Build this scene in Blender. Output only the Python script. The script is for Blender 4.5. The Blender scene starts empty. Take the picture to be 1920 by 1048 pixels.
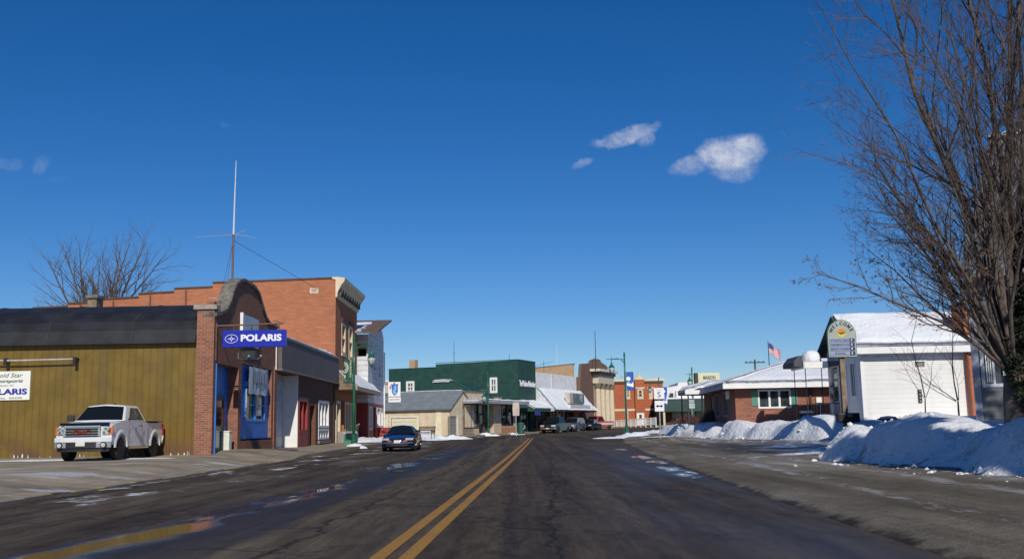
import bpy, bmesh, math, random
from mathutils import Vector, Matrix, noise, Euler
SC = bpy.context.scene
COL = SC.collection
R = math.radians
# ---------------------------------------------------------------- camera, sky, sun, exposure
FPX = 1880.0
CAMZ = 1.2
PITCH = R(8.35)
ROLL = -0.018
cam_d = bpy.data.cameras.new('camera')
cam_d.sensor_width = 36.0
cam_d.lens = 36.0 * FPX / 1920.0
cam_d.clip_end = 6000
cam_d.clip_start = 0.1
cam = bpy.data.objects.new('camera', cam_d)
COL.objects.link(cam)
CM = (Matrix.Rotation(math.pi / 2 + PITCH, 3, 'X') @ Matrix.Rotation(ROLL, 3, 'Z'))
cam.matrix_world = Matrix.Translation((0, 0, CAMZ)) @ CM.to_4x4()
SC.camera = cam
SUN_EL, SUN_AZ = 33.0, 8.0          # sun stands behind the camera, a little to the right
SC.view_settings.view_transform = 'Standard'
SC.view_settings.look = 'None'
SC.view_settings.exposure = -0.05
SC.view_settings.gamma = 1.0
sd = Vector((math.sin(R(SUN_AZ)) * math.cos(R(SUN_EL)), -math.cos(R(SUN_AZ)) * math.cos(R(SUN_EL)), math.sin(R(SUN_EL))))
sl = bpy.data.lights.new('sun', 'SUN')
sl.energy = 3.9
sl.angle = R(0.53)
sl.color = (1.0, 0.94, 0.83)
so = bpy.data.objects.new('sun', sl)
COL.objects.link(so)
so.rotation_euler = sd.to_track_quat('Z', 'Y').to_euler()

def ray(px, py):
    return CM @ Vector(((px - 960) / FPX, (524 - py) / FPX, -1.0))
def Yof(px, py, X):
    d = ray(px, py); return d.y * X / d.x
def W(px, py, Y):
    d = ray(px, py); t = Y / d.y
    return Vector((d.x * t, Y, CAMZ + d.z * t))

world = bpy.data.worlds.new('World')
SC.world = world
world.use_nodes = True
def build_world():
    nt = world.node_tree; N = nt.nodes; L = nt.links
    N.clear()
    out = N.new('ShaderNodeOutputWorld'); bg = N.new('ShaderNodeBackground')
    sky = N.new('ShaderNodeTexSky'); sky.sky_type = 'NISHITA'; sky.sun_disc = False
    sky.sun_elevation = R(SUN_EL); sky.sun_rotation = R(180 - SUN_AZ)
    sky.altitude = 300; sky.air_density = 0.9; sky.dust_density = 0.15; sky.ozone_density = 3.0
    hsv = N.new('ShaderNodeHueSaturation'); hsv.inputs['Saturation'].default_value = 1.36; hsv.inputs['Value'].default_value = 1.0
    L.new(sky.outputs[0], hsv.inputs['Color'])
    tint = N.new('ShaderNodeMixRGB'); tint.blend_type = 'MULTIPLY'; tint.inputs[0].default_value = 1
    tint.inputs[2].default_value = (0.70, 0.79, 0.98, 1)
    L.new(hsv.outputs[0], tint.inputs[1])
    tc = N.new('ShaderNodeTexCoord')
    n1 = N.new('ShaderNodeTexNoise'); n1.inputs['Scale'].default_value = 26; n1.inputs['Detail'].default_value = 6; n1.inputs['Roughness'].default_value = 0.62
    L.new(tc.outputs['Generated'], n1.inputs['Vector'])
    n2 = N.new('ShaderNodeTexNoise'); n2.inputs['Scale'].default_value = 60; n2.inputs['Detail'].default_value = 6; n2.inputs['Roughness'].default_value = 0.7
    L.new(tc.outputs['Generated'], n2.inputs['Vector'])
    sub = N.new('ShaderNodeVectorMath'); sub.operation = 'SUBTRACT'; sub.inputs[1].default_value = (.5, .5, .5)
    L.new(n1.outputs['Color'], sub.inputs[0])
    sca = N.new('ShaderNodeVectorMath'); sca.operation = 'SCALE'; sca.inputs['Scale'].default_value = 0.024
    L.new(sub.outputs[0], sca.inputs[0])
    add = N.new('ShaderNodeVectorMath'); add.operation = 'ADD'
    L.new(tc.outputs['Generated'], add.inputs[0]); L.new(sca.outputs[0], add.inputs[1])
    total = None
    def M(op, a, b=None, clamp=False):
        m = N.new('ShaderNodeMath'); m.operation = op; m.use_clamp = clamp
        for k, v in enumerate((a, b)):
            if v is None: continue
            if isinstance(v, (int, float)): m.inputs[k].default_value = v
            else: L.new(v, m.inputs[k])
        return m.outputs[0]
    for (px, py, rx, ry, tilt, st) in [(1376, 283, 52, 30, -4, 1.0), (1345, 298, 34, 24, 0, .85), (1300, 312, 38, 15, -8, .5), (1372, 318, 42, 20, 0, .45),
                                       (1180, 252, 46, 12, -14, .62), (1142, 267, 32, 8, -12, .5), (1205, 258, 18, 15, 60, .45), (1092, 308, 16, 6, -20, .35),
                                       (14, 303, 22, 7, 5, .16), (76, 305, 13, 12, -40, .15), (108, 335, 12, 4, 0, .08), (1550, 195, 11, 8, 0, .10), (420, 230, 8, 5, 0, .06)]:
        c = ray(px, py).normalized()
        ex = (CM @ Vector((math.cos(R(tilt)), -math.sin(R(tilt)), 0))); ex = (ex - c * ex.dot(c)).normalized()
        ey = c.cross(ex)
        dv = N.new('ShaderNodeVectorMath'); dv.operation = 'SUBTRACT'; dv.inputs[1].default_value = c
        L.new(add.outputs[0], dv.inputs[0])
        comps = []
        for e, r in ((ex, rx), (ey, ry)):
            d = N.new('ShaderNodeVectorMath'); d.operation = 'DOT_PRODUCT'; d.inputs[1].default_value = e
            L.new(dv.outputs[0], d.inputs[0])
            comps.append(M('POWER', M('ABSOLUTE', M('DIVIDE', d.outputs['Value'], r * 1.25 / FPX)), 2.0))
        q = M('SUBTRACT', 1.0, M('ADD', comps[0], comps[1]))
        q = M('MULTIPLY', q, 1.5, True)
        q = M('MULTIPLY', q, st)
        total = q if total is None else M('MAXIMUM', total, q)
    wisp = M('MULTIPLY', M('SUBTRACT', n2.outputs['Fac'], 0.36), 3.4, True)
    dens = M('MULTIPLY', total, M('ADD', M('MULTIPLY', wisp, 0.65), M('MULTIPLY', total, 0.45)), True)
    mx = N.new('ShaderNodeMixRGB'); mx.inputs[2].default_value = (7.9, 8.2, 9.3, 1)
    L.new(M('MULTIPLY', dens, 0.88), mx.inputs[0]); L.new(tint.outputs[0], mx.inputs[1])
    L.new(mx.outputs[0], bg.inputs[0]); bg.inputs[1].default_value = 0.085
    L.new(bg.outputs[0], out.inputs[0])
build_world()

# ---------------------------------------------------------------- helpers
class MB:
    """collects geometry; build() links it as ONE mesh object"""
    def __init__(s): s.v = []; s.f = []
    def add(s, vs, fs):
        o = len(s.v); s.v += [tuple(p) for p in vs]; s.f += [tuple(i + o for i in f) for f in fs]; return s
    def box(s, x0, x1, y0, y1, z0, z1):
        return s.add([(x0, y0, z0), (x1, y0, z0), (x1, y1, z0), (x0, y1, z0), (x0, y0, z1), (x1, y0, z1), (x1, y1, z1), (x0, y1, z1)],
                     [(0, 3, 2, 1), (4, 5, 6, 7), (0, 1, 5, 4), (1, 2, 6, 5), (2, 3, 7, 6), (3, 0, 4, 7)])
    def quad(s, *p): return s.add(p, [tuple(range(len(p)))])
    def prism(s, poly, d0, d1, plane='f'):
        """poly of (a, z) extruded in depth"""
        n = len(poly)
        P = (lambda a, d, z: (a, d, z)) if plane == 'f' else (lambda a, d, z: (d, a, z))
        vs = [P(a, d0, z) for a, z in poly] + [P(a, d1, z) for a, z in poly]
        fs = [tuple(range(n)), tuple(range(2 * n - 1, n - 1, -1))] + [(i, i + n, (i + 1) % n + n, (i + 1) % n) for i in range(n)]
        return s.add(vs, fs)
    def tube(s, pts, rad, n=8, caps=True):
        pts = [Vector(p) for p in pts]
        if isinstance(rad, (int, float)): rad = [rad] * len(pts)
        vs, fs = [], []
        a = None
        for i, p in enumerate(pts):
            d = (pts[min(i + 1, len(pts) - 1)] - pts[max(i - 1, 0)])
            d = d.normalized() if d.length > 1e-9 else Vector((0, 0, 1))
            if a is None: a = d.orthogonal().normalized()
            else:
                a = a - d * a.dot(d)
                a = a.normalized() if a.length > 1e-6 else d.orthogonal().normalized()
            b = d.cross(a)
            for k in range(n):
                t = 2 * math.pi * k / n
                vs.append(p + (a * math.cos(t) + b * math.sin(t)) * rad[i])
        for i in range(len(pts) - 1):
            for k in range(n):
                k2 = (k + 1) % n
                fs.append((i * n + k, i * n + k2, (i + 1) * n + k2, (i + 1) * n + k))
        if caps and n > 3: fs += [tuple(range(n - 1, -1, -1)), tuple(range((len(pts) - 1) * n, len(pts) * n))]
        return s.add(vs, fs)
    def lathe(s, prof, n=16, c=(0, 0, 0), axis='z'):
        """prof of (r, h)"""
        vs, fs = [], []
        for r, h in prof:
            for k in range(n):
                t = 2 * math.pi * k / n
                x, y = r * math.cos(t), r * math.sin(t)
                p = (x, y, h) if axis == 'z' else ((h, x, y) if axis == 'x' else (x, h, y))
                vs.append((c[0] + p[0], c[1] + p[1], c[2] + p[2]))
        for i in range(len(prof) - 1):
            for k in range(n):
                k2 = (k + 1) % n
                fs.append((i * n + k, i * n + k2, (i + 1) * n + k2, (i + 1) * n + k))
        fs += [tuple(range(n - 1, -1, -1)), tuple(range((len(prof) - 1) * n, len(prof) * n))]
        return s.add(vs, fs)
    def build(s, name, mat, parent=None, bevel=0, smooth=False, seg=2):
        me = bpy.data.meshes.new(name)
        me.from_pydata(s.v, [], s.f); me.update()
        uv = me.uv_layers.new(name='UVMap'); vv = me.vertices; d = uv.data
        for p in me.polygons:
            n = p.normal
            if abs(n.z) > 0.7: ax = (0, 1)
            elif abs(n.x) > abs(n.y): ax = (1, 2)
            else: ax = (0, 2)
            for li in p.loop_indices:
                co = vv[me.loops[li].vertex_index].co
                d[li].uv = (co[ax[0]], co[ax[1]])
        if smooth:
            for p in me.polygons: p.use_smooth = True
        me.materials.append(mat)
        o = bpy.data.objects.new(name, me); COL.objects.link(o)
        if parent: o.parent = parent
        if bevel:
            m = o.modifiers.new('b', 'BEVEL'); m.width = bevel; m.segments = seg; m.limit_method = 'ANGLE'; m.angle_limit = R(35)
            if smooth: m.harden_normals = True
        return o

def thing(name, label, cat, loc=(0, 0, 0), rotz=0, group=None):
    o = bpy.data.objects.new(name, None); COL.objects.link(o)
    o.location = loc; o.rotation_euler = (0, 0, rotz); o.empty_display_size = .3
    o['label'] = label; o['category'] = cat
    if group: o['group'] = group
    return o
def tag(o, label, cat, group=None):
    o['label'] = label; o['category'] = cat
    if group: o['group'] = group
    return o
def struct(o, kind='structure'):
    o['kind'] = kind; return o
def dup(root, loc, rotz, label=None):
    def rec(o, par):
        c = o.copy(); COL.objects.link(c)
        if par is not None: c.parent = par
        for ch in list(o.children): rec(ch, c)
        return c
    r = rec(root, None); r.location = loc; r.rotation_euler = (0, 0, rotz)
    if label: r['label'] = label
    return r

# ---------------------------------------------------------------- materials
def lin(c):
    return tuple(((v / 255) / 12.92 if v / 255 <= .04045 else ((v / 255 + .055) / 1.055) ** 2.4) for v in c) + (1,)
class NT:
    def __init__(s, name):
        s.m = bpy.data.materials.new(name); s.m.use_nodes = True
        s.t = s.m.node_tree; s.N = s.t.nodes; s.L = s.t.links
        s.b = s.N['Principled BSDF']; s.tc = s.N.new('ShaderNodeTexCoord')
    def put(s, sock, v):
        if hasattr(v, 'is_output') or hasattr(v, 'links'): s.L.new(v, sock)
        elif isinstance(v, (tuple, list)) and len(v) == 3 and sock.type == 'RGBA': sock.default_value = tuple(v) + (1,)
        else: sock.default_value = v
    def noise(s, scale, detail=4, rough=.55, src='Object', stretch=None, dist=0):
        n = s.N.new('ShaderNodeTexNoise'); n.inputs['Scale'].default_value = scale; n.inputs['Detail'].default_value = detail
        n.inputs['Roughness'].default_value = rough; n.inputs['Distortion'].default_value = dist
        v = s.tc.outputs[src]
        if stretch:
            mp = s.N.new('ShaderNodeMapping'); mp.inputs['Scale'].default_value = stretch; s.L.new(v, mp.inputs[0]); v = mp.outputs[0]
        s.L.new(v, n.inputs['Vector']); return n.outputs['Fac']
    def math(s, op, a, b=None, clamp=False, c=None):
        m = s.N.new('ShaderNodeMath'); m.operation = op; m.use_clamp = clamp
        for k, v in enumerate((a, b, c)):
            if v is not None: s.put(m.inputs[k], v)
        return m.outputs[0]
    def ramp(s, v, a, b):
        m = s.N.new('ShaderNodeMapRange'); m.interpolation_type = 'SMOOTHSTEP'; m.inputs[1].default_value = a; m.inputs[2].default_value = b
        s.L.new(v, m.inputs[0]); return m.outputs[0]
    def mix(s, f, a, b, mode='MIX'):
        m = s.N.new('ShaderNodeMixRGB'); m.blend_type = mode
        s.put(m.inputs[0], f); s.put(m.inputs[1], a); s.put(m.inputs[2], b); return m.outputs[0]
    def sep(s, src='UV'):
        x = s.N.new('ShaderNodeSeparateXYZ'); s.L.new(s.tc.outputs[src], x.inputs[0]); return x.outputs
    def bump(s, h, st, dist=.02):
        b = s.N.new('ShaderNodeBump'); b.inputs['Strength'].default_value = st; b.inputs['Distance'].default_value = dist
        s.L.new(h, b.inputs['Height']); s.L.new(b.outputs[0], s.b.inputs['Normal'])
    def fin(s, col, rough, metal=0, spec=.5):
        s.put(s.b.inputs['Base Color'], col); s.put(s.b.inputs['Roughness'], rough)
        s.put(s.b.inputs['Metallic'], metal); s.put(s.b.inputs['Specular IOR Level'], spec); return s.m
_cache = {}
def mat(name, col, rough=.6, var=.12, scale=3., bump=0, metal=0, spec=.5, dirt=0, coat=0):
    if name in _cache: return _cache[name]
    t = NT(name)
    c2 = tuple(v * (1 - var) for v in col); c3 = tuple(min(1, v * (1 + var)) for v in col)
    n = t.noise(scale, 5)
    c = t.mix(t.ramp(n, .3, .7), c2, c3)
    if dirt:
        g = t.noise(1.3, 6, .7)
        c = t.mix(t.math('MULTIPLY', t.ramp(g, .5, .75), dirt), c, (.16, .14, .12))
    if bump: t.bump(t.noise(scale * 8, 5), bump)
    if coat: t.b.inputs['Coat Weight'].default_value = coat; t.b.inputs['Coat Roughness'].default_value = .04
    _cache[name] = t.fin(c, rough, metal, spec); return _cache[name]
def brick(name, c1, c2, mortar, scale=1.0, var=.25, stain=.0, blot=None):
    t = NT(name)
    b = t.N.new('ShaderNodeTexBrick'); b.inputs['Scale'].default_value = 1.0
    b.inputs['Brick Width'].default_value = .215 * scale; b.inputs['Row Height'].default_value = .075 * scale
    b.inputs['Mortar Size'].default_value = .008 * scale; b.inputs['Bias'].default_value = 0
    b.inputs['Color1'].default_value = c1 + (1,); b.inputs['Color2'].default_value = c2 + (1,); b.inputs['Mortar'].default_value = mortar + (1,)
    t.L.new(t.tc.outputs['UV'], b.inputs['Vector'])
    n = t.noise(.9, 6, .65)
    c = t.mix(t.math('MULTIPLY', t.ramp(n, .35, .75), var), b.outputs['Color'], (.07, .04, .03))
    n3 = t.noise(2.2, 5, .6, stretch=(.35, .35, 3.2))
    c = t.mix(t.math('MULTIPLY', t.ramp(n3, .52, .75), .30), c, tuple(min(1, v * 1.7 + .03) for v in c1))
    if blot: c = t.mix(t.math('MULTIPLY', t.ramp(t.noise(2.0, 2, .4, stretch=(1, 1, 4)), .62, .7), .75), c, blot)
    t.bump(b.outputs['Fac'], -.35, .01)
    return t.fin(c, .85, 0, .25)
def lines(name, col, spacing, axis=1, width=.12, dark=.45, rough=.55, metal=0, var=.1, soft=False, dirt=0, rust=None):
    """siding, ribs, shingle courses: a line each `spacing` m along uv axis"""
    t = NT(name)
    u = t.sep('UV')[axis]
    fr = t.math('FRACT', t.math('DIVIDE', u, spacing))
    if soft: l = t.math('MULTIPLY', t.math('ADD', t.math('SINE', t.math('MULTIPLY', u, 2 * math.pi / spacing)), 1), .5)
    else: l = t.ramp(fr, 1 - width, 1 - width * .4)
    n = t.noise(1.2, 5, .6)
    c = t.mix(t.ramp(n, .3, .7), tuple(v * (1 - var) for v in col), tuple(min(1, v * (1 + var)) for v in col))
    c = t.mix(t.math('MULTIPLY', l, 1 - dark), c, tuple(v * .35 for v in col))
    if dirt: c = t.mix(t.math('MULTIPLY', t.ramp(t.noise(2, 6, .7, stretch=(1, 1, .25)), .5, .7), dirt), c, (.12, .10, .085))
    if rust:
        z = t.sep('UV')[1]
        m = t.math('MULTIPLY', t.ramp(z, 1.3, .2), t.ramp(t.noise(.8, 5, .65), .42, .62))
        c = t.mix(t.math('MULTIPLY', m, .8), c, rust)
        t.L.new
    t.bump(fr if not soft else l, .5, .03)
    return t.fin(c, rough, metal, .4)

BR_PIER = brick('brick_red_brown', (.33, .125, .07), (.20, .075, .045), (.30, .22, .17), 1.25)
BR_ORANGE = brick('brick_orange', (.42, .155, .078), (.34, .12, .06), (.36, .17, .10), 1.6, .12)
BR_DARK = brick('brick_dark', (.20, .075, .04), (.12, .05, .03), (.14, .10, .08), 1.2)
BR_RANCH = brick('brick_ranch', (.34, .135, .085), (.24, .095, .065), (.30, .17, .12), 1.5, .2, blot=(.13, .075, .06))
BR_RED = brick('brick_red', (.46, .125, .05), (.38, .10, .04), (.32, .13, .08), 1.5, .1)
BR_TAN = brick('brick_tan', (.50, .34, .19), (.44, .29, .16), (.42, .32, .22), 1.5, .15)
BR_BANK = brick('brick_bank', (.20, .12, .09), (.15, .09, .07), (.17, .12, .1), 1.5, .15)
STONE = mat('weathered_stone', (.15, .135, .115), .9, .45, 4, .8)
STONE_L = mat('pale_stone', (.52, .43, .31), .8, .15, 2, .3, dirt=.3)
CREAM = mat('cream_paint', (.62, .52, .36), .6, .1, 2, dirt=.12)
TANP = mat('tan_stucco', (.58, .47, .34), .8, .12, 2, .2, dirt=.2)
OLIVE = lines('olive_metal', (.175, .112, .020), .30, 0, .3, .72, .5, .1, .16, dirt=.25, rust=(.13, .055, .045))
ROOFBLK = mat('black_roofing', (.013, .014, .018), .6, .5, 1.2, .3)
GALV = lines('grey_metal_roof', (.24, .27, .28), .6, 0, .08, .6, .45, .2, .12)
BROWNP = lines('brown_band', (.11, .085, .085), .3, 0, .15, .75, .6)
WSID = lines('white_siding', (.78, .77, .74), .22, 1, .12, .76, .5, 0, .03, dirt=.06)
WSIDB = lines('old_white_siding', (.62, .63, .66), .42, 1, .16, .35, .6, 0, .1, dirt=.2)
GSID = lines('grey_siding', (.16, .165, .175), .14, 1, .15, .6)
GREENW = lines('green_wall_paint', (.013, .058, .046), .35, 1, .10, .80, .6, 0, .22, dirt=.12)
WMETAL = lines('white_metal_panel', (.72, .73, .74), .4, 0, .08, .8)
WHITE = mat('white_paint', (.78, .78, .76), .5, .04, 3)
WHITE_D = mat('dirty_white_paint', (.55, .56, .58), .6, .12, 2, dirt=.2)
GREY = mat('grey_paint', (.22, .22, .22), .6)
BLACK = mat('black_paint', (.015, .015, .017), .5)
DKGREEN = mat('lamp_green_paint', (.012, .11, .065), .35, .1, 5, coat=.3)
SHUTTER = mat('shutter_green', (.10, .27, .20), .6)
BLUEP = mat('blue_paint', (.02, .18, .62), .5, .15, 1.5, dirt=.15)
SIGNBLUE = mat('sign_blue', (.012, .02, .36), .3, .05, 2)
SIGNWHITE = mat('sign_white', (.80, .81, .84), .4, .03)
REDP = mat('red_paint', (.28, .03, .022), .5, .15)
WOODD = mat('dark_wood', (.05, .035, .025), .7)
SHAKE = lines('brown_shakes', (.20, .14, .10), .2, 1, .3, .4, .9, 0, .4)
SHINGLE_G = lines('light_grey_shingles', (.13, .135, .16), .16, 1, .15, .7, .9, 0, .2)
SHINGLE = lines('grey_shingles', (.085, .09, .105), .16, 1, .15, .7, .9, 0, .2)
SHINGLE_B = mat('brown_shingles', (.13, .09, .07), .9, .3, 3)
YELLOW = mat('yellow_paint', (.55, .36, .06), .6, .2)
METAL = mat('galvanised_metal', (.45, .46, .47), .35, .1, 6, 0, .8)
STEELD = mat('dark_steel', (.06, .06, .065), .4, .1, 6, 0, .6)
RUBBER = mat('tyre_rubber', (.018, .018, .018), .8, .2, 8)
CHROME = mat('chrome', (.75, .76, .78), .12, .03, 3, 0, 1)
ALU = mat('alloy', (.45, .46, .48), .3, .05, 3, 0, .9)
CONC = mat('concrete', (.33, .29, .24), .9, .15, 1.5, .4, dirt=.3)
def glass_mat(name, c=(.012, .015, .018), rough=.04, spec=.6, var=0):
    t = NT(name)
    if var: c = t.mix(t.ramp(t.noise(1.1, 3, .5), .4, .65), c, tuple(v * var + .01 for v in c))
    return t.fin(c, rough, 0, spec)
GLASS = glass_mat('window_glass', var=4)
CARGLASS = glass_mat('car_glass', (.008, .010, .010), .03, .55)
SHOPGLASS = glass_mat('shop_glass', (.018, .020, .022), .05, .5, 5)

def snow_mat(name, dirty=0.0):
    t = NT(name)
    n = t.noise(.55, 6, .6)
    c = t.mix(t.ramp(n, .3, .7), (.80, .83, .87), (.87, .89, .92))
    if dirty:
        d = t.math('MULTIPLY', t.ramp(t.noise(1.1, 8, .75), .48, .62), dirty)
        z = t.sep('Object')[2]
        low = t.ramp(z, 1.0, .15)
        d2 = t.math('MULTIPLY', t.math('ADD', t.math('MULTIPLY', low, .8), .2), d)
        c = t.mix(d2, c, (.22, .16, .105))
        gr = t.math('MULTIPLY', t.ramp(t.noise(14, 3, .7), .55, .68), t.math('MULTIPLY', low, .7 * dirty + .1))
        c = t.mix(gr, c, (.2, .17, .14))
    nn = t.noise(3.5, 7, .65)
    t.bump(nn, .8, .16)
    t.b.inputs['Subsurface Weight'].default_value = 0.0
    return t.fin(c, .65, 0, .35)
SNOW = snow_mat('snow')
SNOW_D = snow_mat('dirty_snow', .9)
# ---------------------------------------------------------------- ground
def interp(pts, x):
    if x <= pts[0][0]: return pts[0][1]
    for (a, b), (c, d) in zip(pts, pts[1:]):
        if x <= c: return b + (d - b) * (x - a) / (c - a)
    (a, b), (c, d) = pts[-2:]
    return d
def sstep(a, b, x):
    t = max(0, min(1, (x - a) / (b - a))); return t * t * (3 - 2 * t)
def smo(pts):
    """smoothed table of a polyline"""
    return lambda y: sum(interp(pts, y + k) for k in (-6, -3, 0, 3, 6)) / 5
BASE = smo([(-60, 0), (35, 0), (60, .1), (80, .22), (118, .38), (150, .8), (200, 1.0), (4000, 1.0)])
XL = smo([(-60, -9.1), (64, -9.1), (78, -8.8), (90, -7.2), (98, -5.2), (102.7, -3.4), (117.2, 2.45), (150, 15.7), (220, 44)])
XR = smo([(-60, 2.9), (8.8, 3.7), (30, 4.7), (62, 6.5), (81, 8.6), (100, 12.5), (127, 17.5), (160, 31), (220, 55)])
XY = lambda y: -1.5 + .0338 * y
def wob(x, y, s, a): return a * noise.noise(Vector((x * s, y * s, 3.3)))
def GZ(x, y):
    z = BASE(y)
    xr = XR(y)
    if x > xr: z += .05 * min(7, x - xr)
    return z
def side_z(x, y):
    """paved ground left of the kerb"""
    xl = XL(y)
    return BASE(y) + .13 * sstep(41, 44, y) + (.26 * sstep(0, 3.0, xl - x) * (1 - sstep(40, 60, y))) * (1 if y < 60 else 1) + .012 * max(0, min(4, xl - x)) * sstep(41, 44, y)
def sheet(name, xs_of_y, ys, zf, mat_, nx=8, uvf=None, dz=0.0, skirt=None):
    vs, fs, uvs = [], [], []
    for y in ys:
        x0, x1 = xs_of_y(y)
        for i in range(nx + 1):
            x = x0 + (x1 - x0) * i / nx
            vs.append((x, y, zf(x, y) + dz)); uvs.append(uvf(x, y) if uvf else (x, y))
    m = nx + 1
    for j in range(len(ys) - 1):
        for i in range(nx):
            fs.append((j * m + i, j * m + i + 1, (j + 1) * m + i + 1, (j + 1) * m + i))
    me = bpy.data.meshes.new(name); me.from_pydata(vs, [], fs); me.update()
    uv = me.uv_layers.new(name='UVMap')
    for l in me.loops: uv.data[l.index].uv = uvs[l.vertex_index]
    for p in me.polygons: p.use_smooth = True
    me.materials.append(mat_)
    o = bpy.data.objects.new(name, me); COL.objects.link(o); return o
def rng_y(a, b, st):
    n = max(1, round((b - a) / st)); return [a + (b - a) * i / n for i in range(n + 1)]

def road_material():
    t = NT('asphalt')
    uv = t.sep('UV'); u = uv[0]; v = uv[1]       # u: metres right of the centre line
    n = t.noise(.35, 6, .65, stretch=(1, .25, 1)); fine = t.noise(55, 4, .7)
    c = t.mix(t.ramp(n, .3, .7), (.042, .034, .028), (.068, .056, .045))
    c = t.mix(t.math('MULTIPLY', t.ramp(u, .3, -.3), t.ramp(u, -2.6, -1.9)), c, t.mix(t.ramp(n, .3, .7), (.062, .053, .041), (.086, .075, .060)))
    c = t.mix(t.math('MULTIPLY', t.ramp(t.math('ABSOLUTE', t.math('SUBTRACT', u, 2.35)), .5, .1), .35), c, (.085, .07, .055))
    c = t.mix(t.ramp(fine, .3, .7), t.mix(1, c, (.5, .5, .5), 'MULTIPLY'), t.mix(1, c, (1.7, 1.62, 1.55), 'MULTIPLY'))
    med = t.noise(6, 6, .75, stretch=(1, .13, 1)); c = t.mix(t.ramp(med, .38, .62), t.mix(1, c, (.74, .74, .75), 'MULTIPLY'), t.mix(1, c, (1.24, 1.22, 1.2), 'MULTIPLY'))
    lw = t.ramp(t.noise(1.0, 3, .5, stretch=(2.2, .03, 1)), .35, .65); c = t.mix(lw, t.mix(1, c, (.74, .72, .74), 'MULTIPLY'), t.mix(1, c, (1.3, 1.24, 1.15), 'MULTIPLY'))
    # pale salt film, worn away where wheels run
    wheels = None
    for cx, wd in ((.95, .45), (2.75, .45), (-1.1, .4), (-2.9, .4)):
        w = t.ramp(t.math('ABSOLUTE', t.math('SUBTRACT', u, cx)), wd + .35, wd - .2)
        wheels = w if wheels is None else t.math('MAXIMUM', wheels, w)
    salt = t.math('MULTIPLY', t.ramp(t.noise(.9, 6, .7, stretch=(1, .18, 1)), .42, .72), t.math('SUBTRACT', 1.0, t.math('MULTIPLY', wheels, .55)))
    left = t.ramp(u, -3.5, -7.0)
    c = t.mix(t.math('MULTIPLY', salt, t.math('ADD', .22, t.math('MULTIPLY', left, .55))), c, (.19, .16, .125))
    snow = t.math('MULTIPLY', t.ramp(u, -5.4, -6.6), t.ramp(t.noise(.7, 7, .7, stretch=(1, .45, 1)), .56, .66))
    # cracks and tar seams
    vo = t.N.new('ShaderNodeTexVoronoi'); vo.feature = 'DISTANCE_TO_EDGE'; vo.inputs['Scale'].default_value = .34
    mp = t.N.new('ShaderNodeMapping'); mp.inputs['Scale'].default_value = (1, .7, 1)
    nd = t.N.new('ShaderNodeTexNoise'); nd.inputs['Scale'].default_value = 1.5; nd.inputs['Detail'].default_value = 5
    t.L.new(t.tc.outputs['Object'], nd.inputs['Vector'])
    ad = t.N.new('ShaderNodeMixRGB'); ad.blend_type = 'LINEAR_LIGHT'; ad.inputs[0].default_value = .8
    t.L.new(t.tc.outputs['Object'], ad.inputs[1]); t.L.new(nd.outputs['Color'], ad.inputs[2])
    t.L.new(ad.outputs[0], mp.inputs[0]); t.L.new(mp.outputs[0], vo.inputs['Vector'])
    crack = t.math('MULTIPLY', t.ramp(vo.outputs['Distance'], .022, .006), t.ramp(t.noise(.25, 2), .42, .50))
    c = t.mix(t.math('MULTIPLY', crack, .5), c, (.014, .012, .011))
    # tar snakes along the left lane
    wv = t.math('ADD', u, t.math('MULTIPLY', t.math('SUBTRACT', t.noise(.6, 6, .65), .5), .9))
    for k0 in (-1.35, 1.55):
        sk = t.ramp(t.math('ABSOLUTE', t.math('SUBTRACT', wv, k0)), .05, .02)
        c = t.mix(t.math('MULTIPLY', sk, .7), c, (.014, .012, .012))
    pat = t.math('MULTIPLY', t.ramp(t.noise(.8, 3, .5, stretch=(.35, 2.2, 1)), .62, .68), t.ramp(t.math('ABSOLUTE', t.math('ADD', u, 2.2)), 1.6, .9))
    c = t.mix(t.math('MULTIPLY', pat, .45), c, (.02, .018, .018))
    # meltwater: a strip left of the left lane, the right gutter, damp right lane
    def band(c0, w, fe): return t.ramp(t.math('ABSOLUTE', t.math('SUBTRACT', t.math('ADD', u, t.math('MULTIPLY', t.math('SUBTRACT', t.noise(.35, 3, .5), .5), 1.3)), c0)), w + fe, w)
    ng = t.noise(.55, 4, .55, stretch=(1, .35, 1))
    near = t.ramp(v, 62, 30)
    p1 = t.math('MULTIPLY', band(-3.35, .12, .55), near)
    p1 = t.math('MULTIPLY', p1, t.ramp(t.math('ADD', ng, t.math('MULTIPLY', t.ramp(v, 26, 12), .10)), .515, .57))
    p2 = t.math('MULTIPLY', t.ramp(t.math('ABSOLUTE', t.math('SUBTRACT', u, 4.85)), .45, .15), t.math('MULTIPLY', t.ramp(ng, .53, .60), t.ramp(t.math('ABSOLUTE', t.math('SUBTRACT', v, 33)), 22, 12)))
    damp = t.math('MULTIPLY', t.ramp(u, .6, 4.6), t.ramp(n, .25, .6))
    damp = t.math('MULTIPLY', damp, t.ramp(v, 75, 25))
    pud = t.math('MAXIMUM', p1, p2)
    c = t.mix(t.math('MULTIPLY', damp, .40), c, (.026, .022, .021))
    c = t.mix(t.math('MULTIPLY', pud, .9), c, (.010, .009, .009))
    halo = t.math('MULTIPLY', band(-2.75, .55, .45), t.ramp(v, 75, 35))
    c = t.mix(t.math('MULTIPLY', halo, .6), c, (.020, .018, .019))
    c = t.mix(snow, c, (.62, .64, .68))
    damp = t.math('MAXIMUM', damp, t.math('MULTIPLY', halo, .6))
    r = t.math('SUBTRACT', .82, t.math('MULTIPLY', damp, .34))
    r = t.math('SUBTRACT', r, t.math('MULTIPLY', pud, .8), True)
    r = t.math('MAXIMUM', r, .07)
    h = t.math('MULTIPLY', fine, t.math('SUBTRACT', 1.0, pud))
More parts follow.
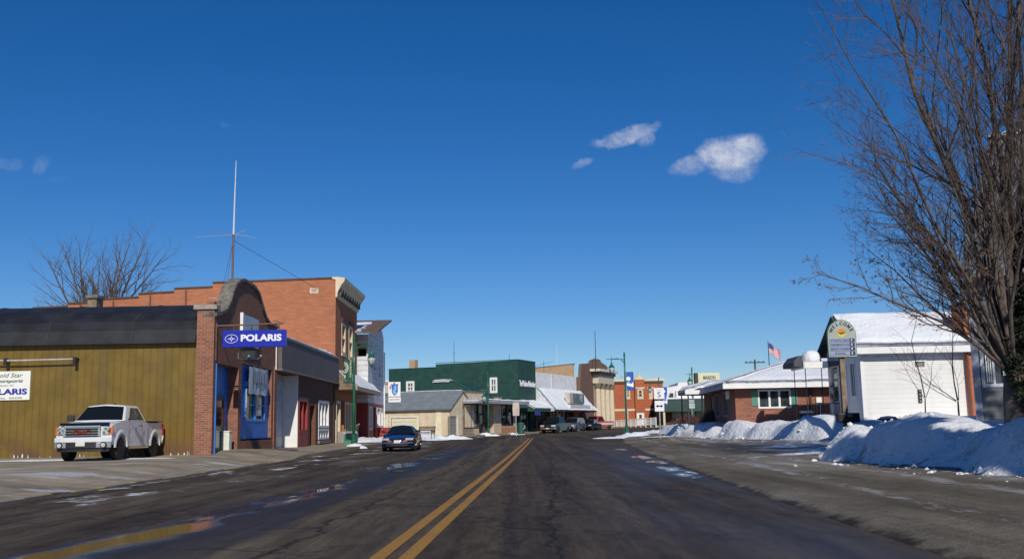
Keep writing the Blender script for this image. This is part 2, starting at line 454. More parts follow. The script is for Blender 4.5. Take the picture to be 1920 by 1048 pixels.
    t.bump(h, .5, .012)
    return t.fin(c, r, 0, t.math('ADD', .12, t.math('MULTIPLY', t.math('MAXIMUM', pud, t.math('MULTIPLY', damp, .5)), .45)))
def gravel_material():
    t = NT('gritty_shoulder')
    uv = t.sep('UV'); u = uv[0]; v = uv[1]
    n = t.noise(.5, 7, .7, stretch=(1, .35, 1)); g = t.noise(40, 5, .8); m = t.noise(3.5, 6, .75)
    c = t.mix(t.ramp(n, .3, .7), (.195, .172, .145), (.38, .34, .285))
    c = t.mix(t.ramp(g, .3, .75), t.mix(1, c, (.55, .54, .52), 'MULTIPLY'), t.mix(1, c, (1.35, 1.33, 1.3), 'MULTIPLY'))
    c = t.mix(t.math('MULTIPLY', t.ramp(m, .5, .72), .4), c, (.10, .09, .08))
    tr = t.ramp(t.noise(.6, 7, .65, stretch=(1.6, .16, 1)), .555, .64)
    ice = t.math('MULTIPLY', tr, t.ramp(u, .9, 2.2))
    edge = t.math('MULTIPLY', t.ramp(u, .45, .0), t.ramp(t.noise(.8, 6, .7, stretch=(1, .3, 1)), .46, .54))
    iceall = t.math('MAXIMUM', ice, t.math('MULTIPLY', edge, .15))
    c = t.mix(t.math('MULTIPLY', iceall, .75), c, (.50, .52, .56))
    ue = t.math('ADD', u, t.math('MULTIPLY', t.math('SUBTRACT', t.noise(1.6, 6, .7), .5), .9)); wet_lip_shade = t.ramp(ue, .22, .0)
    c = t.mix(t.math('MULTIPLY', wet_lip_shade, .85), c, (.028, .024, .021))  # dark wet edge with the raised lip's shadow painted into it
    rut = t.ramp(t.noise(1.0, 4, .6, stretch=(1.5, .05, 1)), .40, .62); c = t.mix(rut, t.mix(1, c, (.70, .68, .65), 'MULTIPLY'), c)
    us = t.math('ADD', u, t.math('MULTIPLY', t.math('SUBTRACT', t.noise(.25, 4, .6), .5), 1.2))
    for s0, sw in ((1.5, .16), (3.0, .22), (3.9, .12)):
        stx = t.math('MULTIPLY', t.ramp(t.math('ABSOLUTE', t.math('SUBTRACT', us, s0)), sw, sw * .3), t.ramp(t.noise(2.2, 6, .75, stretch=(1, .3, 1)), .47, .58)); c = t.mix(t.math('MULTIPLY', stx, .7), c, (.52, .53, .56))
    foot = t.math('MULTIPLY', t.ramp(u, 3.1, 4.6), t.ramp(t.noise(1.5, 7, .75, stretch=(1.2, .5, 1)), .46, .58)); c = t.mix(t.math('MULTIPLY', foot, .8), c, (.56, .57, .60))
    t.bump(t.math('ADD', g, t.math('MULTIPLY', m, 3)), .9, .05)
    return t.fin(c, t.math('SUBTRACT', .9, t.math('MULTIPLY', iceall, .3)), 0, .15)
def pavement_material(name, snowy):
    t = NT(name)
    uv = t.sep('UV'); u = uv[0]; v = uv[1]
    n = t.noise(.6, 6, .65); g = t.noise(30, 4, .7)
    c = t.mix(t.ramp(n, .3, .7), (.25, .205, .15), (.40, .335, .25))
    c = t.mix(t.ramp(g, .3, .75), t.mix(1, c, (.75, .74, .72), 'MULTIPLY'), t.mix(1, c, (1.18, 1.18, 1.16), 'MULTIPLY'))
    for a, sp in ((u, 1.55), (v, 1.5)):
        j = t.ramp(t.math('ABSOLUTE', t.math('SUBTRACT', t.math('FRACT', t.math('DIVIDE', a, sp)), .5)), .02, .006)
        c = t.mix(t.math('MULTIPLY', j, .6), c, (.06, .05, .045))
    st = t.ramp(t.noise(.45, 6, .7, stretch=(.4, 1, 1)), .50, .66)
    c = t.mix(t.math('MULTIPLY', st, .55), c, (.075, .068, .06))
    sn = t.ramp(t.noise(.7, 7, .7, stretch=(.45, 1.1, 1)), *snowy)
    c = t.mix(t.math('MULTIPLY', sn, .8), c, (.55, .57, .61))
    t.bump(g, .4, .01)
    return t.fin(c, .85, 0, .3)
ASPH = road_material(); GRAV = gravel_material()
PAVE = pavement_material('pavement_concrete', (.66, .74)); APRON = pavement_material('driveway_concrete', (.535, .64))

ys = rng_y(-30, 40, 1.5) + rng_y(40, 175, 1.5)[1:]
# far ground (one sheet to the horizon)
def ground_material():
    t = NT('winter_ground')
    n = t.noise(.08, 6, .7)
    c = t.mix(t.ramp(n, .42, .58), (.62, .63, .66), (.22, .19, .16))
    return t.fin(c, .9, 0, .2)
GY = [-1500, -400, -120, -60] + rng_y(-30, 175, 5) + [200, 260, 400, 900, 3000]
def gx(y): return (-2500, 2500)
gv = [-2500, -900, -300, -120] + [-60 + 5 * i for i in range(31)] + [120, 200, 400, 900, 2500]
vs = [(x, y, BASE(y) - .12) for y in GY for x in gv]; m_ = len(gv)
me = bpy.data.meshes.new('ground'); me.from_pydata(vs, [], [(j * m_ + i, j * m_ + i + 1, (j + 1) * m_ + i + 1, (j + 1) * m_ + i) for j in range(len(GY) - 1) for i in range(m_ - 1)]); me.update()
me.materials.append(ground_material())
go = bpy.data.objects.new('ground', me); COL.objects.link(go); struct(go)

struct(sheet('road', lambda y: (XL(y), XR(y)), ys, GZ, ASPH, 10, lambda x, y: (x - XY(y) if y < 90 else x - XY(90) - (XL(y) - XL(90)), y)))
struct(sheet('road_shoulder', lambda y: (XR(y), XR(y) + 24), ys, lambda x, y: GZ(x, y) - .02 + .075 * sstep(0, .25, x - XR(y) - .12 * noise.noise(Vector((y * .8, 3, 1)))) + wob(x, y, .9, .03) * min(1, (x - XR(y)) / 1.5), GRAV, 60, lambda x, y: (x - XR(y), y)))
KB = [y for y in ys if y <= 175]
# left pavement with kerb, driveway apron nearer the camera
def kz(y): return .13 * sstep(41, 44, y)
struct(sheet('pavement', lambda y: (-34, XL(y) - .16), [40] + [y for y in ys if y > 40.5], lambda x, y: side_z(x, y), PAVE, 150, None, 0.002))
struct(sheet('driveway_apron', lambda y: (-40, XL(y)), [y for y in ys if y < 41.6], lambda x, y: side_z(x, y), APRON, 180, None, 0.006))
kb = MB(); prof_prev = None
for y in [v for v in ys if v > 40.5]:
    x = XL(y); z = BASE(y); h = side_z(x - .16, y)
    cur = [(x + .01, y, z - .02), (x, y, h + .004), (x - .16, y, h + .006)]
    if prof_prev:
        o = len(kb.v); kb.v += prof_prev + cur; kb.f += [(o, o + 1, o + 4, o + 3), (o + 1, o + 2, o + 5, o + 4)]
    prof_prev = cur
def kerb_material():
    t = NT('kerb_concrete')
    c = t.mix(t.ramp(t.noise(.35, 5, .7), .5, .6), (.24, .21, .17), (.36, .24, .06))
    return t.fin(c, .85, 0, .3)
struct(kb.build('kerb', kerb_material()))
# low yellow-stained gutter edge in front of the driveway
gb = MB()
for y0, y1 in ((-20, 15.2), (15.2, 41)):
    n = 14
    for i in range(n):
        a, b = y0 + (y1 - y0) * i / n, y0 + (y1 - y0) * (i + 1) / n
        gb.box(XL(a) - .14, XL(a) + .02, a, b, -.02, .035 + .012 * ((i * 7) % 3))
struct(gb.build('gutter_edge', kerb_material()))

def paint_mat():
    t = NT('road_paint_yellow')
    n = t.noise(9, 6, .8); n2 = t.noise(.8, 4, .6)
    c = t.mix(t.ramp(n, .30, .50), (.10, .068, .035), (.36, .185, .035))
    c = t.mix(t.math('MULTIPLY', t.ramp(n2, .45, .7), .35), c, (.16, .11, .06))
    return t.fin(c, .8, 0, .3)
YP = paint_mat()
for off in (-.14, .14):
    yy = rng_y(-15, 84, 1.0)
    struct(sheet('centre_line', lambda y: (XY(y) + off - .075, XY(y) + off + .075), yy, lambda x, y: GZ(x, y), YP, 1, None, .006))

# ---------------------------------------------------------------- snow
FR = [(-5, 9.2), (8, 8.5), (17, 8.35), (24.5, 7.75), (27.2, 8.1), (28.6, 11.4), (30, 14.6), (39.6, 14.6), (41.6, 12.4), (50, 10.9), (70, 10.9), (90, 12.8), (100, 15.5), (112, 19.5)]
def snow_h(x, y):
    f = interp(FR, y) + .35 * noise.noise(Vector((y * .55, 1.7, 0))) + .22 * noise.noise(Vector((y * .9, x * .9, 0)))
    d = x - f
    hb = interp([(-5, .9), (14, .98), (22, 1.0), (26, .95), (28, .6), (32, .5), (39, .7), (43, .9), (60, .80), (80, .7), (112, .45)], y)
    base = BASE(y) + .05 * min(7, max(0, f - XR(y)))
    if d < -.3: return base - .25
    p = Vector((x * .42, y * .33, 0))
    p2 = p + Vector((noise.noise(p * 1.3), noise.noise(p * 1.3 + Vector((9, 0, 0))), 0)) * .2
    dist = noise.voronoi(p2)[0][0]
    lump = 1 - min(1, dist * 1.15) ** 2
    dist2 = noise.voronoi(p2 * 2.6)[0][0]
    lump2 = 1 - min(1, dist2 * 1.2) ** 2
    near = math.exp(-max(0, d - 1.2) ** 2 / 6.0)
    rise = sstep(-.1, 1.25, d)
    rise = sstep(-.1, .95, d + .75 * (lump - .55))
    bank = hb * rise * (.52 + .68 * lump * near + .07 * lump2 * near)
    bank += (.07 * noise.noise(Vector((x * 1.9, y * 1.9, 5))) + .05 * noise.noise(Vector((x * 4.5, y * 4.5, 8)))) * rise * near
    yard = (1.08 if y < 60 else 1.0) - (base - BASE(y)) * .6
    k = sstep(2.0, 5.0, d)
    und = .12 * noise.noise(Vector((x * .25, y * .25, 7))) + .04 * noise.noise(Vector((x * .9, y * .9, 2)))
    return base + bank * (1 - k) + (yard + und - .0) * k
def snow_field():
    xs = []; x = 7.6
    while x < 46:
        xs.append(x); x += .11 if x < 14 else (.25 if x < 20 else .8)
    yy = []; y = -6.0
    while y < 113:
        yy.append(y); y += .16 if y < 34 else (.3 if y < 60 else .7)
    vs = [(x, y, snow_h(x, y)) for y in yy for x in xs]; m = len(xs)
    fs = []
    for j in range(len(yy) - 1):
        for i in range(m - 1):
            q = (j * m + i, j * m + i + 1, (j + 1) * m + i + 1, (j + 1) * m + i)
            if max(vs[k][2] - BASE(vs[k][1]) for k in q) > -.15: fs.append(q)
    me = bpy.data.meshes.new('snow_bank'); me.from_pydata(vs, [], fs); me.update()
    for p in me.polygons: p.use_smooth = True
    me.materials.append(SNOW_D)
    o = bpy.data.objects.new('snow_bank', me); COL.objects.link(o); struct(o)
snow_field()
def chunks():
    rng = random.Random(77); mb = MB()
    for k in range(900):
        y = rng.uniform(11, 27) if k < 700 else rng.uniform(41, 75)
        x = interp(FR, y) + (rng.gauss(-.15, .35) if rng.random() < .6 else rng.uniform(0, 1.6)); s = rng.uniform(.012, .035) if rng.random() < .9 else rng.uniform(.04, .09)
        if k >= 700: s *= 1.5
        z = max(snow_h(x, y), GZ(x, y) + .02) + s * .25; c = Vector((x, y, z)); vs = []
        for v in ((1, 0, 0), (-1, 0, 0), (0, 1, 0), (0, -1, 0), (0, 0, 1), (0, 0, -1), (.7, .7, .5), (-.7, .6, .6), (.6, -.7, .5), (-.7, -.7, .4)):
            vs.append(c + Vector(v) * s * rng.uniform(.6, 1.25))
        mb.add(vs, [(0, 6, 4), (6, 2, 4), (2, 7, 4), (7, 1, 4), (1, 9, 4), (9, 3, 4), (3, 8, 4), (8, 0, 4), (0, 2, 6), (2, 1, 7), (1, 3, 9), (3, 0, 8), (0, 5, 2), (2, 5, 1), (1, 5, 3), (3, 5, 0)])
    struct(mb.build('snow_rubble', SNOW_D), 'stuff')
chunks()
def mound(cx, cy, rx, ry, h, rot=0, seed=0, m=None, z0=None):
    n = 28; vs = []; fs = []
    for j in range(n + 1):
        for i in range(n + 1):
            a, b = (i / n * 2 - 1) * 1.15, (j / n * 2 - 1) * 1.15
            x = cx + a * rx * math.cos(rot) - b * ry * math.sin(rot); y = cy + a * rx * math.sin(rot) + b * ry * math.cos(rot)
            r = math.sqrt(a * a + b * b) + .28 * noise.noise(Vector((x * 1.1 + seed, y * 1.1, seed)))
            g = (side_z(x, y) if x < XL(y) else GZ(x, y) + .02) if z0 is None else z0
            hh = h * (max(0, 1 - r * r)) * (.75 + .5 * noise.noise(Vector((x * 2, y * 2, seed)))) 
            vs.append((x, y, g + hh - (.06 if r >= 1 else 0) + .004))
    for j in range(n):
        for i in range(n): fs.append((j * (n + 1) + i, j * (n + 1) + i + 1, (j + 1) * (n + 1) + i + 1, (j + 1) * (n + 1) + i))
    me = bpy.data.meshes.new('snow_patch'); me.from_pydata(vs, [], fs); me.update()
    for p in me.polygons: p.use_smooth = True
    me.materials.append(m or SNOW)
    o = bpy.data.objects.new('snow_patch', me); COL.objects.link(o); struct(o, 'stuff')
mound(9.4, 80.6, 1.5, 1.2, .45, 0, 1); mound(8.0, 77.5, 2.2, 1.0, .12, .2, 2)
mound(-9.3, 60, .7, .5, .22, 0, 3); mound(-2.6, 104.2, 1.0, .7, .3, 0, 4)
mound(-9.5, 92.5, 3.4, 3.6, .38, .3, 5); mound(-5.8, 86.0, 2.2, 1.0, .40, .2, 6); mound(-7.2, 83.5, 1.8, 1.4, .2, 0, 7)
mound(-10.8, 73.5, 1.3, 2.6, .34, 0, 8); mound(-10.2, 78, .9, 2.4, .3, 0, 9); mound(.1, 110.5, .9, .6, .2, 0, 12)
mound(13.2, 92, 2.4, 3.2, .35, .2, 13); mound(9.5, 70, 1.6, 2.2, .08, 0, 14); mound(-16.5, 37.8, 4, .8, .05, 0, 15)
mound(11.5, 33, 2.4, 2.0, .12, 0, 30, SNOW_D); mound(10.6, 37.5, 1.5, 2.6, .14, 0, 31, SNOW_D); mound(8.6, 30.5, 1.9, .8, .08, 0, 16, SNOW_D); mound(9.8, 31.5, 1.6, 1.0, .16, 0, 17, SNOW_D)
# ---------------------------------------------------------------- building kit
def text_on(parent, s, plane, d, a, z, h, m, w=None, name='lettering', shear=0, bold=0, ext=.01, rot=0):
    """lettering centred at (a, z) of a face; d = distance of that face's plane in local coordinates (letters stand proud outward)"""
    cu = bpy.data.curves.new(name, 'FONT'); cu.body = s; cu.size = 1; cu.extrude = ext; cu.shear = shear; cu.offset = bold
    cu.resolution_u = 3
    tmp = bpy.data.objects.new(name, cu); COL.objects.link(tmp)
    me = bpy.data.meshes.new_from_object(tmp)
    bpy.data.objects.remove(tmp); bpy.data.curves.remove(cu)
    xs = [v.co.x for v in me.vertices]; ys_ = [v.co.y for v in me.vertices]
    cx, cy = (min(xs) + max(xs)) / 2, (min(ys_) + max(ys_)) / 2
    sy = h / (max(ys_) - min(ys_)); sx = (w / (max(xs) - min(xs))) if w else sy
    cr, sr = math.cos(rot), math.sin(rot)
    for v in me.vertices:
        X, Y, Z = (v.co.x - cx) * sx, (v.co.y - cy) * sy, v.co.z
        X, Y = X * cr - Y * sr, X * sr + Y * cr
        if plane == 'f': v.co = (a + X, d - Z - ext, z + Y)
        elif plane == 's': v.co = (d - Z - ext, a - X, z + Y)
        elif plane == 'b': v.co = (a - X, d + Z + ext, z + Y)
    me.materials.clear(); me.materials.append(m); me.name = name
    o = bpy.data.objects.new(name, me); COL.objects.link(o)
    if parent: o.parent = parent
    return o

class Bld:
    def __init__(s, name, label, cat, x, y, ang, group=None):
        s.o = Vector((x, y, 0)); s.ang = R(ang)
        s.u = Vector((math.cos(s.ang), math.sin(s.ang), 0)); s.v = Vector((-math.sin(s.ang), math.cos(s.ang), 0))
        s.t = thing(name, label, cat, (x, y, 0), s.ang, group)
    def _hit(s, px, py, p0, nrm):
        d = ray(px, py); c = Vector((0, 0, CAMZ))
        t = (p0 - c).dot(nrm) / d.dot(nrm); return c + d * t - s.o
    def f(s, px, py, base=0):
        h = s._hit(px, py, s.o + s.v * base, s.v); return h.dot(s.u), h.z
    def s(s, px, py, base=0):
        h = s._hit(px, py, s.o + s.u * base, s.u); return h.dot(s.v), h.z
    def rect(s, plane, l, r, t, b, base=0):
        fn = s.f if plane == 'f' else getattr(s, 's2')
        a0, _ = fn(l, (t + b) / 2, base); a1, _ = fn(r, (t + b) / 2, base)
        m = (l + r) / 2; z1 = fn(m, t, base)[1]; z0 = fn(m, b, base)[1]
        return (min(a0, a1), max(a0, a1), z0, z1)
    def s2(s, px, py, base=0):
        h = s._hit(px, py, s.o + s.u * base, s.u); return h.dot(s.v), h.z
Bld.s = Bld.s2
def P(plane, a, d, z): return (a, d, z) if plane == 'f' else (d, a, z)
def wall(mb, plane, a0, a1, z0, z1, base, ops=(), depth=.15):
    """a face with openings (a0,a1,z0,z1[,depth]); reveals go inward"""
    ops = [(max(o[0], a0), min(o[1], a1), max(o[2], z0), min(o[3], z1), o[4] if len(o) > 4 else depth) for o in ops]
    A = sorted(set([a0, a1] + [o[0] for o in ops] + [o[1] for o in ops])); Z = sorted(set([z0, z1] + [o[2] for o in ops] + [o[3] for o in ops]))
    for i in range(len(A) - 1):
        for j in range(len(Z) - 1):
            ca, cz = (A[i] + A[i + 1]) / 2, (Z[j] + Z[j + 1]) / 2
            if any(o[0] < ca < o[1] and o[2] < cz < o[3] for o in ops): continue
            mb.quad(P(plane, A[i], base, Z[j]), P(plane, A[i + 1], base, Z[j]), P(plane, A[i + 1], base, Z[j + 1]), P(plane, A[i], base, Z[j + 1]))
    for a, b, c, d, dp in ops:
        e = base + dp
        mb.quad(P(plane, a, base, c), P(plane, a, e, c), P(plane, a, e, d), P(plane, a, base, d))
        mb.quad(P(plane, b, base, c), P(plane, b, e, c), P(plane, b, e, d), P(plane, b, base, d))
        mb.quad(P(plane, a, base, c), P(plane, b, base, c), P(plane, b, e, c), P(plane, a, e, c))
        mb.quad(P(plane, a, base, d), P(plane, b, base, d), P(plane, b, e, d), P(plane, a, e, d))
def pbox(mb, plane, a0, a1, d0, d1, z0, z1):
    if plane == 'f': mb.box(a0, a1, d0, d1, z0, z1)
    else: mb.box(d0, d1, a0, a1, z0, z1)
def window(parent, plane, base, r, fm=WHITE, gm=GLASS, nx=1, nz=2, fw=.09, mw=.05, depth=.10, name='window', sill=None, proud=.03):
    a0, a1, z0, z1 = r[:4]; mb = MB(); e = .035
    d0, d1 = base - proud, base + depth
    pbox(mb, plane, a0 - e, a0 + fw, d0, d1, z0 - e, z1 + e); pbox(mb, plane, a1 - fw, a1 + e, d0, d1, z0 - e, z1 + e)
    pbox(mb, plane, a0 + fw, a1 - fw, d0 + .003, d1, z1 - fw, z1 + e + .002); pbox(mb, plane, a0 + fw, a1 - fw, d0 + .003, d1, z0 - e - .002, z0 + fw)
    for i in range(1, nx):
        a = a0 + fw + (a1 - a0 - 2 * fw) * i / nx; pbox(mb, plane, a - mw / 2, a + mw / 2, d0 + .02, d1, z0 + fw, z1 - fw)
    for i in range(1, nz):
        z = z0 + fw + (z1 - z0 - 2 * fw) * i / nz; pbox(mb, plane, a0 + fw, a1 - fw, d0 + .025, d1 - .003, z - mw / 2, z + mw / 2)
    w = mb.build(name, fm, parent)
    g = MB(); pbox(g, plane, a0 + fw * .5, a1 - fw * .5, d1 - .045, d1 - .03, z0 + fw * .5, z1 - fw * .5); g.build('pane', gm, w)
    if sill:
        sb = MB(); pbox(sb, plane, a0 - .12, a1 + .12, base - .1, base + .02, z0 - .2, z0 - .04); sb.build('sill', sill, w)
    return w
def panel(parent, plane, r, d0, d1, m, name, bevel=0):
    mb = MB(); pbox(mb, plane, r[0], r[1], d0, d1, r[2], r[3]); return mb.build(name, m, parent, bevel)
def shell(mb, x0, x1, y0, y1, z0, z1, fo=(), so=(), top=True, depth=.15):
    wall(mb, 'f', x0, x1, z0, z1, y0, fo, depth); wall(mb, 's', y0, y1, z0, z1, x0, so, depth)
    mb.quad((x1, y0, z0), (x1, y1, z0), (x1, y1, z1), (x1, y0, z1)); mb.quad((x0, y1, z0), (x1, y1, z0), (x1, y1, z1), (x0, y1, z1))
    if top: mb.quad((x0, y0, z1), (x1, y0, z1), (x1, y1, z1), (x0, y1, z1))
def snow_slab(parent, pts, th, name='roof_snow', m=None, seed=0, rag=.05, n=14):
    """snow lying on a quad (4 corners), with a soft ragged edge"""
    a, b, c, d = [Vector(p) for p in pts]; nn = (b - a).cross(d - a).normalized()
    if nn.z < 0: nn = -nn
    vs, fs = [], []
    for j in range(n + 1):
        for i in range(n + 1):
            s, t = i / n, j / n
            p = (a * (1 - s) + b * s) * (1 - t) + (d * (1 - s) + c * s) * t
            e = min(s, 1 - s, t, 1 - t)
            k = th * (.55 + .45 * min(1, e * n / 2)) * (1 + .35 * noise.noise(p * .8 + Vector((seed, 0, 0))))
            if e == 0: p = p + Vector((noise.noise(p * 1.7), noise.noise(p * 1.7 + Vector((5, 5, 5))), 0)) * rag
            vs.append(p + nn * k)
    top = len(vs)
    for j in range(n):
        for i in range(n): fs.append((j * (n + 1) + i, j * (n + 1) + i + 1, (j + 1) * (n + 1) + i + 1, (j + 1) * (n + 1) + i))
    ring = [i for i in range(n + 1)] + [(j) * (n + 1) + n for j in range(1, n + 1)] + [n * (n + 1) + i for i in range(n - 1, -1, -1)] + [j * (n + 1) for j in range(n - 1, 0, -1)]
    for i in ring: vs.append(Vector(vs[i]) - nn * (th * .62))
    for k in range(len(ring)):
        k2 = (k + 1) % len(ring); fs.append((ring[k], ring[k2], top + k2, top + k))
    mb = MB(); mb.add(vs, fs); return mb.build(name, m or SNOW, parent, smooth=True)
def bxp(parent, name, m, *a, bevel=0):
    return MB().box(*a).build(name, m, parent, bevel)

Y1 = Yof(399, 720, -12.4); Y2 = Yof(517, 760, -12.4); Y3 = Yof(628, 740, -12.4); Y4 = Yof(690, 740, -11.65)
L1 = Y2 - Y1
# ================================================================ 1 motorsports building
b = Bld('motorsports_building', 'brick shop with curved stone-capped gable and long olive metal side wall', 'shop', -12.4, Y1, 90)
T = b.t
o_ent = b.rect('f', 401, 446, 684, 858); o_ent = (max(.35, o_ent[0]), o_ent[1], -.2, o_ent[3], .55)
o_blu = b.rect('f', 452, 509, 687, 822); 
prof = [(401, 591), (413, 589), (423, 583), (431, 567), (436, 548), (441, 536), (448, 529), (456, 527), (466, 532), (477, 541), (484, 552), (489, 569), (493, 584), (497, 596), (504, 608), (517, 614)]
pr = [b.f(*p) for p in prof]
zsh = 5.9
mb = MB(); wall(mb, 'f', 0, L1, -.3, zsh, 0, [o_ent, o_blu], .22)
pr = [(max(.01 * i, a), z) for i, (a, z) in enumerate(pr)]; pr[-1] = (L1, pr[-1][1])
pr = [(a + .004, z) for a, z in pr]; pts = [(.004, zsh)] + pr + [(L1, zsh)]
mb.prism(pts, 0, .35)
wall(mb, 's', .0, .72, -.3, 6.25, 0, []); mb.quad((0, .72, -.3), (.6, .72, -.3), (.6, .72, 6.25), (0, .72, 6.25))
mb.quad((L1, 0, -.3), (L1, 14, -.3), (L1, 14, 5.2), (L1, 0, 5.2))
wl = mb.build('brick_wall', BR_PIER, T)
# coping that follows the curve
cp = [(-.02, pr[0][1])] + pr[1:-1] + [(L1 + .02, pr[-1][1])]
mb = MB(); vs = []; 
for i, (a, z) in enumerate(cp):
    a0, z0 = cp[max(0, i - 1)]; a1, z1 = cp[min(len(cp) - 1, i + 1)]
    l = math.hypot(a1 - a0, z1 - z0); nx_, nz_ = -(z1 - z0) / l, (a1 - a0) / l
    th = .13
    for (dd, kk) in ((-.10, -.04), (-.10, th), (.52, th), (.52, -.04)): vs.append((a + nx_ * kk, dd, z + nz_ * kk))
fs = []
for i in range(len(cp) - 1):
    for k in range(4): fs.append((i * 4 + k, i * 4 + (k + 1) % 4, (i + 1) * 4 + (k + 1) % 4, (i + 1) * 4 + k))
fs += [(3, 2, 1, 0), tuple(range(len(vs) - 4, len(vs)))]
mb.add(vs, fs).build('stone_coping', STONE, T, .03)
bxp(T, 'pier_cap', mat('pier_cap_stone', (.30, .27, .23), .9, .2, 4, .4), -.10, .42, -.12, .86, 6.25, 6.45, bevel=.02)
MB().box(.001, .36, .02, .34, 5.9, 6.6).build('shoulder_brick', BR_PIER, T)
# olive side wall and rounded roof
mb = MB(); mb.quad((.18, .72, -.3), (.18, 18, -.3), (.18, 18, 5.02), (.18, .72, 5.02)); mb.quad((.18, 18, -.3), (11, 18, -.3), (11, 18, 5.02), (.18, 18, 5.02))
mb.build('metal_wall', OLIVE, T)
arc = [(-.12, 4.88), (-.12, 5.0), (.12, 5.45), (.45, 5.85), (1.0, 6.25), (1.9, 6.6), (3.2, 6.85), (4.8, 6.98), (6.6, 6.85), (8.2, 6.5), (9.6, 6.0), (11, 5.2), (11, 4.9)]
MB().prism(arc, .722, 18, 'f').build('curved_roof', ROOFBLK, T) if False else None
vs = [(x, .74, z) for x, z in arc] + [(x, 18.2, z) for x, z in arc]; n = len(arc)
rf = MB().add(vs, [(i, i + 1, i + 1 + n, i + n) for i in range(n - 1)] + [tuple(range(n)), tuple(range(2 * n - 1, n - 1, -1))]).build('curved_roof', ROOFBLK, T)
seam = MB()
for yy in (3.4, 6.9, 10.4, 13.9): seam.tube([(x - .01, yy + .1 * math.sin(x * 3), z + .012) for x, z in arc[1:9]], .022, 4)
seam.build('roof_seam', mat('tar_seam', (.045, .04, .038), .8), rf)
rs = MB(); rng = random.Random(5)
for k in range(60):
    yy = rng.uniform(.8, 16); w_ = rng.uniform(.03, .16)
    if 2.2 < yy < 4.3 or rng.random() < .3: w_ *= .7
    h = rng.uniform(.04, .22); rs.add([(.165, yy, .2), (.165, yy + w_, .2), (.165, yy + w_ * .6, .28 + h)], [(0, 1, 2)])
struct(rs.build('frost_edge', SNOW, T), 'stuff')
# chimney near the back of its roof
ch = MB(); 
cyc = Y1 + 9.0; cl = -12.4 - W(170, 572, cyc).x; cr_ = -12.4 - W(187, 572, cyc).x; ct = W(178, 561, cyc).z
ch.box(8.6, 9.4, cr_, cl, 5, ct); chm = ch.build('chimney', mat('chimney_stone', (.20, .16, .11), .9, .4, 3, .6), T); MB().box(8.5, 9.5, cr_ - .08, cl + .08, ct, ct + .16).build('chimney_cap', STONE, chm)
# entrance: blue boarding, door, lit brick return
ea, eb, _, ez, ed = o_ent
mb = MB(); mb.box(ea + .02, ea + .10, -.04, .50, .1, ez - .02); mb.build('entrance_boarding', BLUEP, T)
mb = MB(); mb.box(ea + .12, eb - .02, .46, .53, .1, ez); mb.build('entrance_back', BLUEP, T)
d = MB().box(ea + .9, eb - .85, .38, .44, .32, 2.75).build('door', mat('door_brown', (.07, .05, .035), .5), T)
MB().box(ea + 1.05, eb - 1.0, .365, .38, .55, 2.55).build('door_glass', GLASS, d)
MB().box(eb - 1.0, eb - .95, .31, .37, 1.2, 1.45).build('door_handle', METAL, d)
MB().box(ea + .3, eb + .3, -.35, .6, .05, .24).build('entrance_step', CONC, T, .02)
# blue boarded shop window with two casements
wz = b.rect('f', 466, 502, 731, 788)
ba, bb_, bz0, bz1 = o_blu[:4]
mb = MB(); wall(mb, 'f', ba, bb_, bz0, bz1, .16, [wz], .08); 
for z in (bz1 - 1.0,): mb.box(ba, bb_, .12, .155, z, z + .05)
mb.build('shopfront_boarding', BLUEP, T)
mw_ = (wz[0] + wz[1]) / 2
for a0, a1 in ((wz[0], mw_ - .06), (mw_ + .06, wz[1])):
    w = window(T, 'f', .16, (a0, a1, wz[2], wz[3]), mat('window_blue', (.05, .28, .75), .4), GLASS, 1, 2, .08, .05, .1)
    MB().box(a0 + .02, a0 + .16, .11, .125, wz[2] + .6, wz[3]).build('white_trim', WHITE, w)
MB().box(ba, bb_, .0, .2, bz0 - .06, bz0 + .02).build('boarding_sill', mat('sill_blue', (.012, .06, .2), .6), T)
MB().box(L1 - .55, L1, -.05, -.005, .1, 4.5).build('corner_pilaster', BR_PIER, T)
MB().box(L1 - .4, L1 - .28, -.10, -.052, 4.35, 6.3).build('white_downpipe', WHITE, T)
# roof vent box (far left)
vl = -12.4 - W(2, 585, Y1 + 4).x; vr = -12.4 - W(34, 585, Y1 + 4).x; vt = W(18, 580, Y1 + 4).z
bxp(T, 'roof_vent', mat('vent_black', (.012, .012, .014), .7), 4, 5, vr, vl, 6.5, vt - .05)
MB().box(3.95, 5.05, vr - .05, vl + .05, vt - .05, vt).build('vent_lid', STEELD, T)

# banner of grey vinyl over the shop window
r = b.rect('f', 465, 501, 690, 740)
bn = thing('vinyl_banner', 'crumpled grey vinyl banner hanging over the blue boarded shop window', 'banner', b.o + b.u * 0, b.ang)
vs = []; n = 14
for j in range(n + 1):
    for i in range(n + 1):
        a = r[0] + (r[1] - r[0]) * i / n; z = r[2] + (r[3] - r[2]) * j / n
        vs.append((a, -.06 - .05 * noise.noise(Vector((a * 2.2, z * 1.6, 1))) + .03 * math.sin(a * 5), z - .03 * math.sin(i * 1.3)))
MB().add(vs, [(j * (n + 1) + i, j * (n + 1) + i + 1, (j + 1) * (n + 1) + i + 1, (j + 1) * (n + 1) + i) for j in range(n) for i in range(n)]).build('vinyl_sheet', mat('vinyl_grey', (.42, .45, .50), .4, .15, 4), bn, smooth=True)
mb = MB()
for k, (a, w_, h_) in enumerate([(.18, .10, .55), (.29, .07, .5), (.38, .09, .58), (.49, .05, .4), (.60, .04, .58), (.66, .09, .5), (.77, .04, .58), (.83, .08, .48)]):
    aa = r[0] + (r[1] - r[0]) * a; zz = (r[2] + r[3]) / 2 + .15
    mb.box(aa, aa + w_ * (r[1] - r[0]), -.125, -.118, zz - h_ * .5, zz + h_ * .5)
